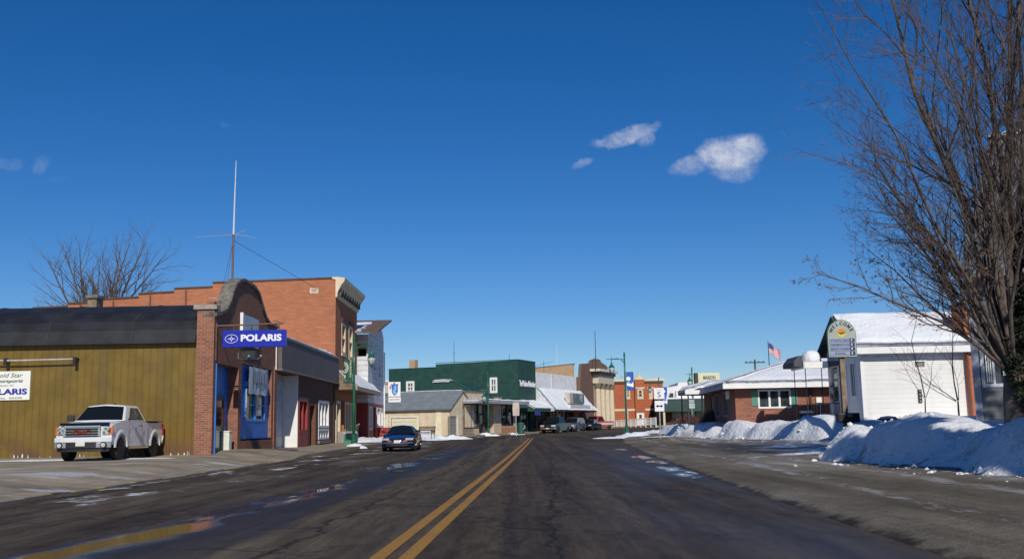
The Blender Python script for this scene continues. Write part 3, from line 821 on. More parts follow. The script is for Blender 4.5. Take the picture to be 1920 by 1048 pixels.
mb.build('faded_print', mat('faded_print', (.24, .28, .38), .6), bn)
# small square sign high on the gable
r = b.rect('f', 449, 479, 594, 650)
g = thing('gable_sign', 'small pale square sign high on the brick gable behind the blue sign', 'sign', b.o, b.ang)
MB().box(r[0], r[1], -.16, -.09, r[2], r[3]).build('board', mat('sign_grey_blue', (.38, .46, .55), .4, .1), g, .01)
MB().box(r[0] - .08, r[0] - .02, -.18, -.04, r[2], r[3] + .05).build('edge', WHITE, g)
MB().prism([((r[0] + r[1]) / 2 - .3, r[3] - .75), ((r[0] + r[1]) / 2 + .35, r[3] - .75), ((r[0] + r[1]) / 2 + .1, r[3] - .35)], -.172, -.165).build('emblem', mat('emblem_grey', (.25, .2, .22), .5), g)

# POLARIS hanging sign (faces down the street)
SY = Y1 + .25
tl = W(412, 622, SY); br_ = W(537, 652, SY)
sx0, sx1 = -12.10, W(537, 635, SY).x; sz1, sz0 = W(475, 619, SY).z, W(475, 651, SY).z
cz = (sz0 + sz1) / 2; w_ = sx1 - sx0
hs = thing('hanging_shop_sign', 'long blue POLARIS sign hung from a bracket over the pavement', 'sign', (sx0, SY, 0), 0)
MB().box(0, w_, -.10, .10, sz0, sz1).build('sign_box', SIGNBLUE, hs, .02)
text_on(hs, 'POLARIS', 'f', -.10, w_ * .613, cz + .03, .29, SIGNWHITE, w_ * .64, bold=.04)
mb = MB(); n = 28
ring = [(w_ * .145 + .26 * math.cos(2 * math.pi * i / n), cz + .17 * math.sin(2 * math.pi * i / n)) for i in range(n)]
mb.tube([(x, -.115, z) for x, z in ring + ring[:1]], .012, 5)
c0 = (w_ * .145, cz)
for k in range(4):
    t_ = k * math.pi / 2; L_ = .19 if k % 2 == 0 else .13
    mb.add([(c0[0] + L_ * math.cos(t_), -.112, c0[1] + L_ * math.sin(t_)), (c0[0] + .03 * math.cos(t_ + 1), -.112, c0[1] + .03 * math.sin(t_ + 1)), (c0[0] + .03 * math.cos(t_ - 1), -.112, c0[1] + .03 * math.sin(t_ - 1))], [(0, 1, 2)])
    t_ += math.pi / 4; L_ = .08
    mb.add([(c0[0] + L_ * math.cos(t_), -.112, c0[1] + L_ * math.sin(t_)), (c0[0] + .03 * math.cos(t_ + 1), -.112, c0[1] + .03 * math.sin(t_ + 1)), (c0[0] + .03 * math.cos(t_ - 1), -.112, c0[1] + .03 * math.sin(t_ - 1))], [(0, 1, 2)])
mb.build('star_emblem', SIGNWHITE, hs)
MB().add([(w_ * .436 + .09 * math.cos(t * math.pi / 4) * (1 if t % 2 == 0 else .35), -.125, cz + .03 + .09 * math.sin(t * math.pi / 4) * (1 if t % 2 == 0 else .35)) for t in range(8)], [tuple(range(8))]).build('letter_star', SIGNBLUE, hs)
mb = MB(); zr = sz1 + .22
mb.tube([(-.35, 0, zr - .02), (w_ - .15, 0, zr + .05)], .035, 8); mb.tube([(w_ - .3, 0, zr), (w_ - .3, 0, sz1)], .02, 6); mb.tube([(.45, 0, zr), (.45, 0, sz1)], .02, 6)
mb.tube([(-.28, 0, zr + .1), (-.28, 0, sz0 - .5)], .03, 6); mb.tube([(w_ - .55, .1, zr + .18), (w_ - .1, 0, zr + .05)], .02, 6)
mb.build('bracket', mat('rusty_steel', (.16, .09, .06), .6, .3, 8), hs)
mb = MB()
for x in (.95, 1.45): mb.tube([(x - .35, .2, sz0 - .15), (x - .35, .2, sz0 - .45), (x + .05, -.15, sz0 - .5), (x + .2, -.2, sz0 - .42)], .018, 6); mb.lathe([(.02, 0), (.07, .05), (.05, .1)], 10, (x + .2, -.2, sz0 - .44))
mb.build('sign_lamp', METAL, hs)
MB().box(.75, 1.3, .12, .5, sz0 - .42, sz0 - .1).build('junction_box', BLACK, hs)

# GOLD STAR wall sign, bar light above
wy = Y1 + .18
r0 = W(-42, 697, wy); r1 = W(59, 697, wy); z1 = W(20, 696, wy).z; z0 = W(20, 750, wy).z
ws = thing('wall_sign', 'white shop sign with blue and grey lettering on the olive wall', 'sign', (r0.x, wy, 0), 0)
w_ = r1.x - r0.x; h_ = z1 - z0
MB().box(0, w_, -.07, -.003, z0, z1).build('board', mat('board_white', (.78, .79, .72), .5, .03), ws)
dk = mat('letter_grey', (.05, .06, .09), .6); bl = mat('letter_blue', (.012, .02, .34), .5)
text_on(ws, 'Gold Star', 'f', -.07, w_ * .60, z1 - h_ * .14, h_ * .15, dk, w_ * .52, shear=.25, ext=.004)
text_on(ws, 'Motorsports', 'f', -.07, w_ * .56, z1 - h_ * .355, h_ * .155, dk, w_ * .62, shear=.3, bold=.02, ext=.004)
text_on(ws, 'Marion, WI', 'f', -.07, w_ * .56, z1 - h_ * .5, h_ * .065, dk, w_ * .26, ext=.004)
text_on(ws, 'POLARIS', 'f', -.07, w_ * .545, z1 - h_ * .71, h_ * .21, bl, w_ * .82, bold=.04, ext=.004)
text_on(ws, 'Snowmobiles', 'f', -.07, w_ * .38, z1 - h_ * .93, h_ * .06, dk, w_ * .34, ext=.004)
text_on(ws, 'RANGER', 'f', -.07, w_ * .75, z1 - h_ * .925, h_ * .06, dk, w_ * .24, ext=.004)
p1 = W(147, 674, wy); p0 = W(0, 679, wy)
bl_ = thing('bar_light', 'long thin bar light on brackets above the white wall sign', 'lamp', (p1.x, wy, 0), 0)
x0 = p0.x - p1.x - .7
MB().tube([(x0, -.35, p1.z), (x0 * .6, -.35, p1.z - .02), (-.05, -.35, p1.z)], .035, 8).build('tube_light', mat('bar_grey', (.45, .43, .40), .5), bl_)
for x in (0, x0 * .72): MB().tube([(x, 0, p1.z + .02), (x, -.4, p1.z + .02)], .05, 6).box(x - .06, x + .06, -.42, -.28, p1.z - .2, p1.z + .08).build('bracket', BLACK, bl_)

# antenna on the shop roof
p = W(435, 560, 49.5); top = W(440, 302, 49.5); mid = W(435, 440, 49.5)
an = thing('radio_antenna', 'tall guyed radio mast with white whip rising behind the stone gable', 'antenna', (p.x, 49.5, 5.2), 0)
zz = lambda v: v - 5.2
MB().tube([(0, 0, 0), (0, 0, zz(mid.z))], .055, 8).build('mast', mat('mast_rust', (.16, .09, .09), .6), an)
MB().tube([(0.0, 0, zz(mid.z) - .4), (.02, 0, zz(mid.z) + 1.8), (.05, 0, zz(top.z))], [.05, .035, .018], 6).build('whip', mat('whip_pale', (.62, .62, .64), .5), an)
mb = MB()
for dx, dy, dz in ((-2.1, .3, -.05), (1.2, -.2, -.25), (.5, .4, .35), (-.6, -1.5, -.1)): mb.tube([(0, 0, zz(mid.z)), (dx * .5, dy * .5, zz(mid.z) + dz * .35), (dx, dy, zz(mid.z) + dz)], [.014, .012, .006], 4)
mb.build('radial_rod', mat('rod_grey', (.35, .32, .3), .5), an)
mb = MB(); mb.tube([(0, 0, zz(mid.z) - .3), (3.1, 6, zz(mid.z) - 2.0)], .012, 4); mb.tube([(0, 0, zz(mid.z) - .3), (-.32, -1.2, .4)], .012, 4); mb.tube([(0, 0, zz(mid.z) - .3), (-3.5, 9, 2.5)], .01, 4)
mb.build('guy_wire', STEELD, an)
mb = MB(); mb.tube([(-1.15, 0, 2.62), (.35, .3, 2.5)], .014, 4)
for k in range(5): mb.tube([(-1.0 + k * .28, -.3, 2.6 - k * .02), (-1.0 + k * .28, .35, 2.6 - k * .02)], .008, 4)
mb.build('tv_aerial', mat('aerial', (.4, .38, .36), .4, .1, 5, 0, .7), an)

# ================================================================ 2 brown-banded shop
b = Bld('brown_band_shop', 'single-storey brick shop under a broad brown metal fascia with snow on top', 'shop', -12.4, Y2, 90)
T = b.t; LEN = Y3 - Y2 - .05
g = b.rect('f', 523, 558, 700, 850); g = (.15, g[1], .1, 4.35, 1.0)
rw = b.rect('f', 560, 577, 746, 812); dr = b.rect('f', 581, 590, 760, 842); ww = b.rect('f', 597, 616, 752, 822)
dr = (dr[0], dr[1], .25, dr[3], .5)
zt = b.f(560, 641)[1]
mb = MB(); wall(mb, 'f', 0, LEN, -.3, 4.5, 0, [g, rw, dr, ww], .3); mb.quad((0, .0, 4.5), (LEN, .0, 4.5), (LEN, .0, 5.9), (0, 0, 5.9))
mb.quad((0, 0, 4), (0, 12, 4), (0, 12, 5.9), (0, 0, 5.9)); mb.quad((0, 12, -.3), (LEN, 12, -.3), (LEN, 12, 5.9), (0, 12, 5.9))
mb.build('brick_wall', BR_DARK, T)
bxp(T, 'fascia_band', BROWNP, .05, LEN, -.28, -.01, 4.42, 6.02)
bxp(T, 'fascia_trim', mat('trim_brown', (.16, .13, .13), .5), .03, LEN + .02, -.34, .06, 6.02, 6.14)
bxp(T, 'fascia_lower_trim', mat('trim_brown2', (.20, .17, .17), .5), .03, LEN + .02, -.32, -.02, 4.34, 4.42)
bxp(T, 'flat_roof', SNOW, .02, LEN, .07, 12, 5.7, 5.86)
snow_slab(T, [(1.0, -.3, 6.14), (LEN * .98, -.3, 6.14), (LEN * .98, .3, 6.14), (1.0, .3, 6.14)], .09, 'parapet_snow', seed=2, n=30)
snow_slab(T, [(10.5, -.2, 6.14), (15.5, -.2, 6.14), (15.5, .5, 6.14), (10.5, .5, 6.14)], .22, 'parapet_snow', seed=3)
# garage recess: white lining
ga, gb_, _, gz, gd = g
mb = MB(); mb.box(gb_ - .06, gb_ - .01, -.02, .98, .12, gz - .02); mb.box(ga + .01, ga + .05, 0, .98, .12, gz - .02)
mb.box(ga, gb_, .9, .97, .12, gz); mb.build('garage_lining', WHITE, T)
gd_ = MB(); n = 5
for k in range(n): gd_.box(ga + .1, gb_ - .1, .84, .89, .15 + k * (gz - .3) / n, .15 + (k + .96) * (gz - .3) / n)
gdo = gd_.build('garage_door', mat('garage_door_grey', (.50, .52, .56), .5), T)
MB().box(ga + .9, ga + 1.15, .80, .84, 1.5, 1.75).build('door_handle', GREY, gdo)
window(T, 'f', 0, rw, REDP, GLASS, 2, 1, .22, .12, .25, 'red_window')
bxp(T, 'red_window_panel', REDP, rw[0], rw[1], -.03, .1, rw[2] - .75, rw[2] - .05)
MB().box(dr[0], dr[1], .42, .48, .3, dr[3]).build('door', mat('door_dark_red', (.06, .02, .015), .5), T)
bxp(T, 'door_casing', mat('casing_red', (.14, .045, .03), .6), dr[1] + .02, dr[1] + .35, -.05, .05, .2, dr[3] + .1)
mz = ww[2] + (ww[3] - ww[2]) * .3
window(T, 'f', 0, (ww[0], ww[1], mz, ww[3]), WHITE, SHOPGLASS, 3, 1, .12, .12, .2, 'display_window')
window(T, 'f', 0, (ww[0], ww[1], ww[2], mz - .12), WHITE, SHOPGLASS, 4, 1, .1, .1, .2, 'lower_window')
bxp(T, 'window_sill', mat('sill_grey', (.2, .18, .16), .8), ww[0] - .2, ww[1] + .2, -.15, .02, ww[2] - .3, ww[2] - .1)
bxp(T, 'end_pilaster', WOODD, LEN - .55, LEN - .02, -.06, -.002, -.2, 4.34)

# ================================================================ 3 tall brick building
b = Bld('tall_brick_building', 'two-storey orange brick building with stepped side wall and cream cornice', 'building', -12.4, Y3, 90)
T = b.t; LEN = 9.6
top = [(629, 522), (399, 531), (399, 539), (327, 542), (327, 548), (260, 552), (260, 558), (193, 562), (193, 567.5), (127, 570), (127, 575.5), (62, 578.5)]
tp = [b.s(x, y, 0) for x, y in top]
yb = tp[-1][0]
w1 = b.rect('f', 640.5, 647.5, 607, 663); w2 = b.rect('f', 654, 660.5, 613, 672)
sh = [(.6, 2.2, .9, 3.2), (2.6, 3.7, .35, 3.3), (4.2, 6.6, 1.0, 3.2), (7.0, 9.0, 1.0, 3.2)]
zt = tp[0][1]
mb = MB(); wall(mb, 'f', 0, LEN, -.3, zt, 0, [w1, w2] + sh, .25)
poly = [(0, -.3), (0, zt)] + [(max(a, .001), z) for a, z in tp[1:]] + [(yb, -.3)]
vs = [(0, a, z) for a, z in poly]; mb.add(vs, [tuple(range(len(vs)))])
mb.quad((LEN, 0, 8), (LEN, yb, 8), (LEN, yb, 10.5), (LEN, 0, zt)); mb.quad((0, yb, -.3), (LEN, yb, -.3), (LEN, yb, 9.5), (0, yb, 9.5)); mb.quad((LEN, 0, -.3), (LEN, 1, -.3), (LEN, 1, zt), (LEN, 0, zt))
mb.build('brick_wall', BR_ORANGE, T)
MB().quad((.02, .02, zt - 1.2), (LEN, .02, zt - 1.2), (LEN, yb, tp[-1][1] - .5), (.02, yb, tp[-1][1] - .5)).build('roof', SNOW, T)
mb = MB()
for (a0, z0), (a1, z1) in zip(tp[::2], tp[1::2]):
    mb.add([(x, a, z + dz) for a, z in ((a0, z0), (a1, z1)) for x in (-.09, .32) for dz in (0, .10)], [(0, 1, 5, 4), (2, 6, 7, 3), (1, 3, 7, 5), (0, 4, 6, 2), (0, 2, 3, 1), (4, 5, 7, 6)])
mb.build('wall_coping', mat('coping_dark', (.10, .055, .04), .8), T)
for px in (83, 151, 212, 281, 348):
    a, z = b.s(px, 590, 0); zt_ = interp([(x, z_) for x, z_ in sorted(tp)], a)
    MB().box(-.08, -.005, a - .05, a + .05, 2, zt_ - .05).build('downspout', mat('downspout_rust', (.13, .05, .035), .7), T)
r = b.rect('s', 582, 596, 541, 549); v = window(T, 's', 0, r, mat('vent_frame', (.55, .48, .4), .7), mat('vent_dark', (.08, .05, .05), .8), 1, 3, .06, .03, .1, 'wall_vent')
# cornice
cpf = [(.0, zt - 1.35), (-.12, zt - 1.3), (-.16, zt - .95), (-.42, zt - .45), (-.62, zt - .22), (-.66, zt + .02), (-.30, zt + .08), (.25, zt + .1), (.25, zt - .02), (.001, zt - .1)]
vs = [(-.10, d, z) for d, z in cpf] + [(LEN + .05, d, z) for d, z in cpf]; n = len(cpf)
MB().add(vs, [tuple(range(n)), tuple(range(2 * n - 1, n - 1, -1))] + [(i, i + n, (i + 1) % n + n, (i + 1) % n) for i in range(n)]).build('cornice', CREAM, T)
for k in range(9): MB().box(.35 + k * 1.08, .55 + k * 1.08, -.32, -.14, zt - 1.15, zt - .62).build('cornice_bracket', mat('bracket_dark', (.12, .10, .07), .7), T)
for w in (w1, w2):
    q = window(T, 'f', 0, w, CREAM, GLASS, 1, 2, .13, .07, .18, sill=STONE_L)
    MB().box(w[0] - .15, w[1] + .15, -.08, -.005, w[3] + .05, w[3] + .35).build('lintel', mat('lintel_brick', (.12, .045, .03), .8), q)
# shake awning with snow, storefront
za, zb = b.f(655, 699, -.0)[1], 4.0
za = 5.35
aw = [(0, zb - .05), (-1.45, zb - .05), (-1.45, zb + .12), (0, za)]
vs = [(.05, d, z) for d, z in aw] + [(LEN + 3.0, d, z) for d, z in aw]
aw_ = MB().add(vs, [(0, 1, 2, 3), (7, 6, 5, 4), (0, 4, 5, 1), (1, 5, 6, 2), (2, 6, 7, 3)]).build('awning', SHAKE, T)
snow_slab(aw_, [(.3, -1.5, zb + .14), (LEN + 3.0, -1.5, zb + .14), (LEN + 3.0, -.02, za + .02), (.3, -.02, za + .02)], .14, 'awning_snow', seed=4)
bxp(aw_, 'awning_fascia', mat('fascia_tan', (.38, .30, .22), .7), .0, LEN + 3.02, -1.54, -1.455, zb - .09, zb + .13)
window(T, 'f', 0, sh[0], CREAM, SHOPGLASS, 1, 1, .15, .1, .2, 'display_window')
d = MB().box(sh[1][0] + .03, sh[1][1] - .03, .18, .23, .38, 3.25).build('door', mat('door_cream', (.42, .34, .22), .6), T); MB().box(sh[1][0] + .2, sh[1][1] - .2, .165, .18, 1.3, 3.0).build('door_glass', GLASS, d)
window(T, 'f', 0, sh[2], CREAM, SHOPGLASS, 2, 1, .15, .1, .2, 'display_window'); window(T, 'f', 0, sh[3], CREAM, SHOPGLASS, 2, 1, .15, .1, .2, 'display_window')
bxp(T, 'corner_post', CREAM, -.02, .35, -.12, -.003, .1, 1.9); bxp(T, 'entry_step', CONC, 2.2, 4.2, -1.3, -.003, .1, .5, bevel=.02)
bxp(T, 'step_wall', mat('step_wall', (.28, .25, .22), .8), .9, 1.3, -1.4, -.003, .1, 1.1); 
MB().tube([(2.0, -1.4, 1.6), (2.6, -.7, 1.3), (4.0, -.2, 1.2)], .03, 6).build('handrail', CREAM, T)
pl = thing('planter', 'dark green planter tub on the step under the shake awning', 'planter', (-11.3, 71.1, 0))
MB().lathe([(.25, .95), (.36, 1.3), (.40, 1.45), (.40, 1.5), (.30, 1.5)], 14).build('tub', mat('planter_green', (.04, .11, .07), .6), pl)
MB().lathe([(.3, .15), (.32, .95)], 12).build('stand', mat('plinth', (.28, .25, .22), .8), pl)
bx_ = thing('utility_box', 'small green metal utility box beside the lamp on the pavement', 'utility box', (-10.6, 65.5, 0))
MB().box(-.4, .4, -.3, .3, .15, .95).build('cabinet', mat('box_green', (.05, .22, .15), .5), bx_, .03); MB().box(-.43, .43, -.33, .33, .95, 1.0).build('lid', SNOW, bx_, .02)

# ================================================================ 4 white sided building
b = Bld('old_sided_building', 'weathered white clapboard building with red-painted base and tilted roof slab', 'building', -11.65, Y4, 90)
T = b.t; LEN = 9.6; D = 12
er = W(701, 625, 79.8); ri = W(727, 602, 88.4)
ze, zr = er.z, ri.z
op = b.rect('s', 669, 687, 640, 668); op = (op[0], op[1], op[2], op[3], 1.2)
wf = [b.rect('f', 699.5, 703.5, 672, 697), b.rect('f', 710, 713, 682, 710)]
lo = [(.8, 2.4, 1.2, 3.0), (3.2, 4.4, .4, 3.0), (5.2, 7.2, 1.4, 3.0), (7.7, 9.2, 1.4, 3.0)]
mb = MB(); wall(mb, 'f', 0, LEN, 3.3, 8.0, 0, wf, .15); wall(mb, 's', 0, D, 3.3, 8.0, 0, [op]); mb.quad((LEN, 0, 3.3), (LEN, D, 3.3), (LEN, D, 8), (LEN, 0, 8))
mb.add([(0, 0, 8.0), (0, 0, ze), (7.0, 0, zr - .15), (LEN, 0, ze + .6), (LEN, 0, 8)], [(0, 1, 2, 3, 4)]); mb.quad((0, 0, 8), (0, D, 8), (0, D, ze), (0, 0, ze)); mb.quad((LEN, 0, 8), (LEN, D, 8), (LEN, D, ze + .6), (LEN, 0, ze + .6))
mb.build('clapboard_wall', WSIDB, T)
mb = MB(); wall(mb, 'f', 0, LEN, -.3, 3.298, 0, lo, .2); wall(mb, 's', 0, D, -.3, 3.298, 0, []); mb.quad((LEN, 0, -.3), (LEN, D, -.3), (LEN, D, 3.298), (LEN, 0, 3.298)); mb.build('red_base', REDP, T)
rf = MB(); 
A_ = [(-2.2, -1.05, ze), (7.0, -1.05, zr), (7.0, D, zr), (-2.2, D, ze)]; B_ = [(x, y, z - .13) for x, y, z in A_]
rf.add(A_ + B_, [(0, 1, 2, 3), (7, 6, 5, 4), (0, 4, 5, 1), (1, 5, 6, 2), (2, 6, 7, 3), (3, 7, 4, 0)])
ro = rf.build('roof', SHINGLE_B, T)
k = (zr - ze) / 9.2
snow_slab(ro, [(-2.1, .3, ze + .02), (4.5, .3, ze + 6.6 * k + .02), (4.5, D, ze + 6.6 * k + .02), (-2.1, D, ze + .02)], .13, 'roof_snow', seed=6, rag=.5)
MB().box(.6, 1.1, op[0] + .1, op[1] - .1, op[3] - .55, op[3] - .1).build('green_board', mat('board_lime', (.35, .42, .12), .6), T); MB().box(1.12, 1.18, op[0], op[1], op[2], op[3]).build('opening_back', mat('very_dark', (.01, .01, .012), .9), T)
for w in wf: window(T, 'f', 0, w, WHITE, GLASS, 1, 2, .1, .06, .1)
window(T, 'f', 0, lo[0], WHITE, SHOPGLASS, 2, 1, .1, .08, .15); window(T, 'f', 0, lo[2], WHITE, SHOPGLASS, 2, 1, .12, .08, .15); window(T, 'f', 0, lo[3], WHITE, SHOPGLASS, 2, 1, .12, .08, .15)
MB().box(lo[1][0] + .02, lo[1][1] - .02, .12, .17, .3, 2.98).build('door', mat('door_dk', (.05, .015, .012), .5), T)
MB().box(LEN - .02, LEN + .07, -.12, -.02, .2, 8.0).build('downspout', WHITE, T)
bxp(T, 'porch_wall', REDP, 6.2, LEN, -.9, -.003, .1, 1.35)
# ================================================================ the bending row: local x runs along the street, local y into the block
GX, GY_ = .5, 118.0
UA = 68.0
uu = Vector((math.cos(R(UA)), math.sin(R(UA)), 0)); vv_ = Vector((-math.sin(R(UA)), math.cos(R(UA)), 0))
def along(t, s=0): q = Vector((GX, GY_, 0)) + uu * t + vv_ * s; return q.x, q.y
def gable_roof(mb, x0, x1, y0, y1, ze, zr, ov=.4, axis='x', th=.12):
    if axis == 'x':
        ym = (y0 + y1) / 2; k = (zr - ze) / (ym - y0)
        for s in (0, 1):
            ya, yb = (y0 - ov, ym) if s == 0 else (y1 + ov, ym); za = ze - k * ov
            mb.add([(x0 - ov, ya, za), (x1 + ov, ya, za), (x1 + ov, yb, zr), (x0 - ov, yb, zr), (x0 - ov, ya, za - th), (x1 + ov, ya, za - th), (x1 + ov, yb, zr - th), (x0 - ov, yb, zr - th)],
                   [(0, 1, 2, 3), (4, 7, 6, 5), (0, 4, 5, 1), (0, 3, 7, 4), (1, 5, 6, 2)])
    else:
        xm = (x0 + x1) / 2; k = (zr - ze) / (xm - x0)
        for s in (0, 1):
            xa, xb = (x0 - ov, xm) if s == 0 else (x1 + ov, xm); za = ze - k * ov
            mb.add([(xa, y0 - ov, za), (xa, y1 + ov, za), (xb, y1 + ov, zr), (xb, y0 - ov, zr), (xa, y0 - ov, za - th), (xa, y1 + ov, za - th), (xb, y1 + ov, zr - th), (xb, y0 - ov, zr - th)],
                   [(0, 1, 2, 3), (4, 7, 6, 5), (0, 4, 5, 1), (0, 3, 7, 4), (1, 5, 6, 2)])

# 5 cream garage
x, y = along(-18.6)
b = Bld('cream_garage', 'low cream garage with pale overhead doors and grey metal roof', 'garage', x, y, UA); T = b.t
D = 15; hw = 3.0; ze = 3.15; zr = 5.0; z0 = -.1
gd = [b.rect('s', 733, 782, 783, 824), b.rect('s', 700, 724, 783, 826)]
gd = [(g[0], g[1], .25, g[3]) for g in gd]
fd = b.rect('f', 841.5, 857, 780, 818); fd = (fd[0], fd[1], .3, fd[3])
mb = MB(); wall(mb, 's', 0, D, z0, ze, 0, gd, .12); wall(mb, 'f', 0, 2 * hw, z0, ze, 0, [fd], .15); mb.add([(0, 0, ze), (2 * hw, 0, ze), (hw, 0, zr)], [(0, 1, 2)]); mb.quad((0, D, z0), (2 * hw, D, z0), (2 * hw, D, ze), (0, D, ze))
mb.build('cream_wall', mat('garage_cream', (.66, .54, .38), .7, .1, 1.5, .1, dirt=.22), T)
mb = MB(); gable_roof(mb, 0, 2 * hw, 0, D, ze, zr, .18, 'y'); ro = mb.build('metal_roof', GALV, T)
snow_slab(ro, [(hw - .1, 0, zr + .01), (hw + .5, 0, zr - .25), (hw + .5, D, zr - .25), (hw - .1, D, zr + .01)], .10, 'ridge_snow', seed=3, n=24)
for g in gd:
    mb = MB(); n = 5
    for k in range(n): mb.box(.06, .10, g[0] + .05, g[1] - .05, g[2] + (g[3] - g[2]) * k / n, g[2] + (g[3] - g[2]) * (k + .96) / n)
    q = mb.build('overhead_door', mat('garage_door_cream', (.72, .66, .50), .5, .05), T)
    fm = MB(); fm.box(-.03, .1, g[0] - .15, g[0], z0, g[3] + .15); fm.box(-.03, .1, g[1], g[1] + .15, z0, g[3] + .15); fm.box(-.03, .1, g[0], g[1], g[3], g[3] + .15); fm.build('door_frame', mat('frame_cream', (.78, .72, .58), .5), q)
a0, z_ = b.s(817, 800); a1, _ = b.s(828, 800)
bxp(T, 'pale_panel', mat('panel_cream', (.78, .70, .50), .6), -.03, .02, min(a0, a1), max(a0, a1), .1, 3.0)
mb = MB(); n = 7
for k in range(n): mb.box(fd[0] + .05, fd[1] - .05, .08, .13, fd[2] + (fd[3] - fd[2]) * k / n, fd[2] + (fd[3] - fd[2]) * (k + .93) / n)
q = mb.build('roller_door', mat('roller_grey', (.25, .25, .22), .6), T)
bxp(q, 'door_frame', WHITE, fd[1], fd[1] + .25, -.04, .05, .1, fd[3] + .1)
bxp(T, 'eave_trim', mat('eave_dark', (.10, .09, .08), .7), -.26, -.16, -.2, D + .2, ze - .22, ze - .08)

# 6 beige store with flat canopy
x, y = along(-15.55)
b = Bld('beige_store', 'low beige store with stone parapet and snow-topped flat canopy', 'shop', x, y, UA); T = b.t
LEN = 14.6; z0 = -.1
top = b.f(863, 734)[1]; zc = b.f(900, 757)[1]
aP, _ = b.f(909, 745); aQ, _ = b.f(932, 745); aR, _ = b.f(939, 745)
w1 = b.rect('f', 870, 897, 768, 806); w2 = b.rect('f', 898, 926, 766, 812); w3 = b.rect('f', 940, 962, 765, 800)
w1 = (w1[0], w1[1], 1.15, 3.65); w2 = (w2[0], w2[1], .6, 3.65, .8); w3 = (w3[0], w3[1], 1.35, 3.65)
mb = MB(); shell(mb, 0, LEN, 0, 12, z0, zc + .35, [w1, w2, w3]); 
mb.box(0, aP, .001, .30, zc + .35, top); mb.box(aP - .02, aQ, .001, .3, zc + .35, top - .62); mb.box(aQ, aR, -.1, .4, zc + .35, top - .45); mb.box(.001, .3, .3, 12, zc + .35, top)
mb.build('stone_wall', STONE_L, T)
mb = MB(); mb.box(-.06, aP + .06, -.08, .38, top, top + .13); mb.box(aQ - .05, aR + .05, -.15, .45, top - .45, top - .33); mb.box(-.06, .36, .38, 12, top, top + .13); mb.build('parapet_cap', STONE, T)
c = MB().box(.15, LEN + .2, -1.6, -.004, zc, zc + .22).build('canopy', mat('canopy_grey', (.30, .30, .36), .6), T)
snow_slab(c, [(.1, -1.62, zc + .22), (LEN + .15, -1.62, zc + .22), (LEN + .15, -.02, zc + .24), (.1, -.02, zc + .24)], .26, 'canopy_snow', seed=8, n=20)
window(T, 'f', 0, w1, WOODD, SHOPGLASS, 2, 1, .08, .08, .15, 'shop_window'); window(T, 'f', 0, w3, WOODD, SHOPGLASS, 2, 1, .08, .08, .15, 'shop_window')
bxp(T, 'entrance_recess', SHOPGLASS, w2[0] + .02, w2[1] - .02, .72, .78, .6, 3.6)
d = bxp(T, 'door', WOODD, w2[0] + 1.4, w2[0] + 2.4, .62, .7, .45, 2.7); MB().box(w2[0] + 1.55, w2[0] + 2.25, .60, .62, .9, 2.5).build('door_glass', GLASS, d)
r = b.rect('f', 919, 930, 738, 749); bxp(T, 'blue_plaque', mat('plaque_blue', (.22, .30, .52), .5), r[0], r[1], -.06, -.003, zc + .5, top - .75)
bxp(T, 'orange_base', mat('base_orange', (.40, .20, .10), .8, .15, 2), w3[0] - .2, LEN - .1, -.05, -.003, z0, 1.2)
# red_goods in window
gdz = MB(); rng = random.Random(3)
for k in range(5): a = w1[0] + .3 + k * .65; gdz.box(a, a + .35, .02, .06, 1.2, 1.35 + rng.uniform(.1, .6))
gdz.build('window_display', mat('display_teal', (.10, .22, .24), .5, .5, 4), T)

# 7 green building
b = Bld('green_building', 'tall dark green two-storey building with white lettering near its corner', 'building', GX, GY_, UA); T = b.t
LEN = 5.8
zt = b.f(969, 674)[1]; a1, zb = b.s(817, 683); _, zc2 = b.s(817, 689); a2, zd = b.s(729, 693); _, z2 = b.s(960, 674)
wA = b.rect('s', 762, 776.5, 715, 742); wB = b.rect('s', 919, 932, 708, 736)
fo = [(.5, 2.6, .9, 3.3), (2.9, 3.9, .5, 3.3, .6), (4.1, 5.6, .9, 3.3)]
mb = MB(); wall(mb, 'f', 0, LEN, -.1, zt, 0, fo); wall(mb, 's', 0, a1, -.1, zb, 0, [wB]); wall(mb, 's', a1, a2, -.1, zd, 0, [wA])
mb.add([(0, 0, zb), (0, a1, zb), (0, 0, zt)], [(0, 1, 2)]); mb.add([(0, a1, zc2), (0, a1, zd), (0, a2, zd)], [(0, 1, 2)])
mb.quad((0, a1, zd), (0, a1, zb), (LEN, a1, zb), (LEN, a1, zd)); mb.quad((LEN, 0, -.1), (LEN, a2, -.1), (LEN, a2, zd), (LEN, 0, zt)); mb.quad((0, 0, zb - .3), (LEN, 0, zb - .3), (LEN, a1, zb - .3), (0, a1, zb - .3)); mb.quad((0, a1, zd - .3), (LEN, a1, zd - .3), (LEN, a2, zd - .3), (0, a2, zd - .3)); mb.quad((0, a2, -.1), (LEN, a2, -.1), (LEN, a2, zd), (0, a2, zd))
mb.build('green_wall', GREENW, T)
mb = MB(); mb.box(-.05, .12, -.05, a1, zt, zt + .06); mb.box(-.05, .12, a1 - .05, a2 + .05, zc2, zc2 + .07); mb.box(-.04, LEN, -.06, .1, zt + .002, zt + .064); mb.build('wall_coping', mat('coping_green', (.012, .05, .04), .5), T)
window(T, 's', 0, wA, WHITE, mat('pane_red_brown', (.14, .06, .04), .3, .5, 2), 2, 3, .22, .09, .12)
window(T, 's', 0, wB, WHITE, GLASS, 2, 2, .2, .1, .12)
text_on(T, 'The Marion Advertiser', 'f', -.0, 3.0, b.f(985, 719)[1], .72, SIGNWHITE, 5.3, 'wall_lettering', bold=.02, ext=.03)
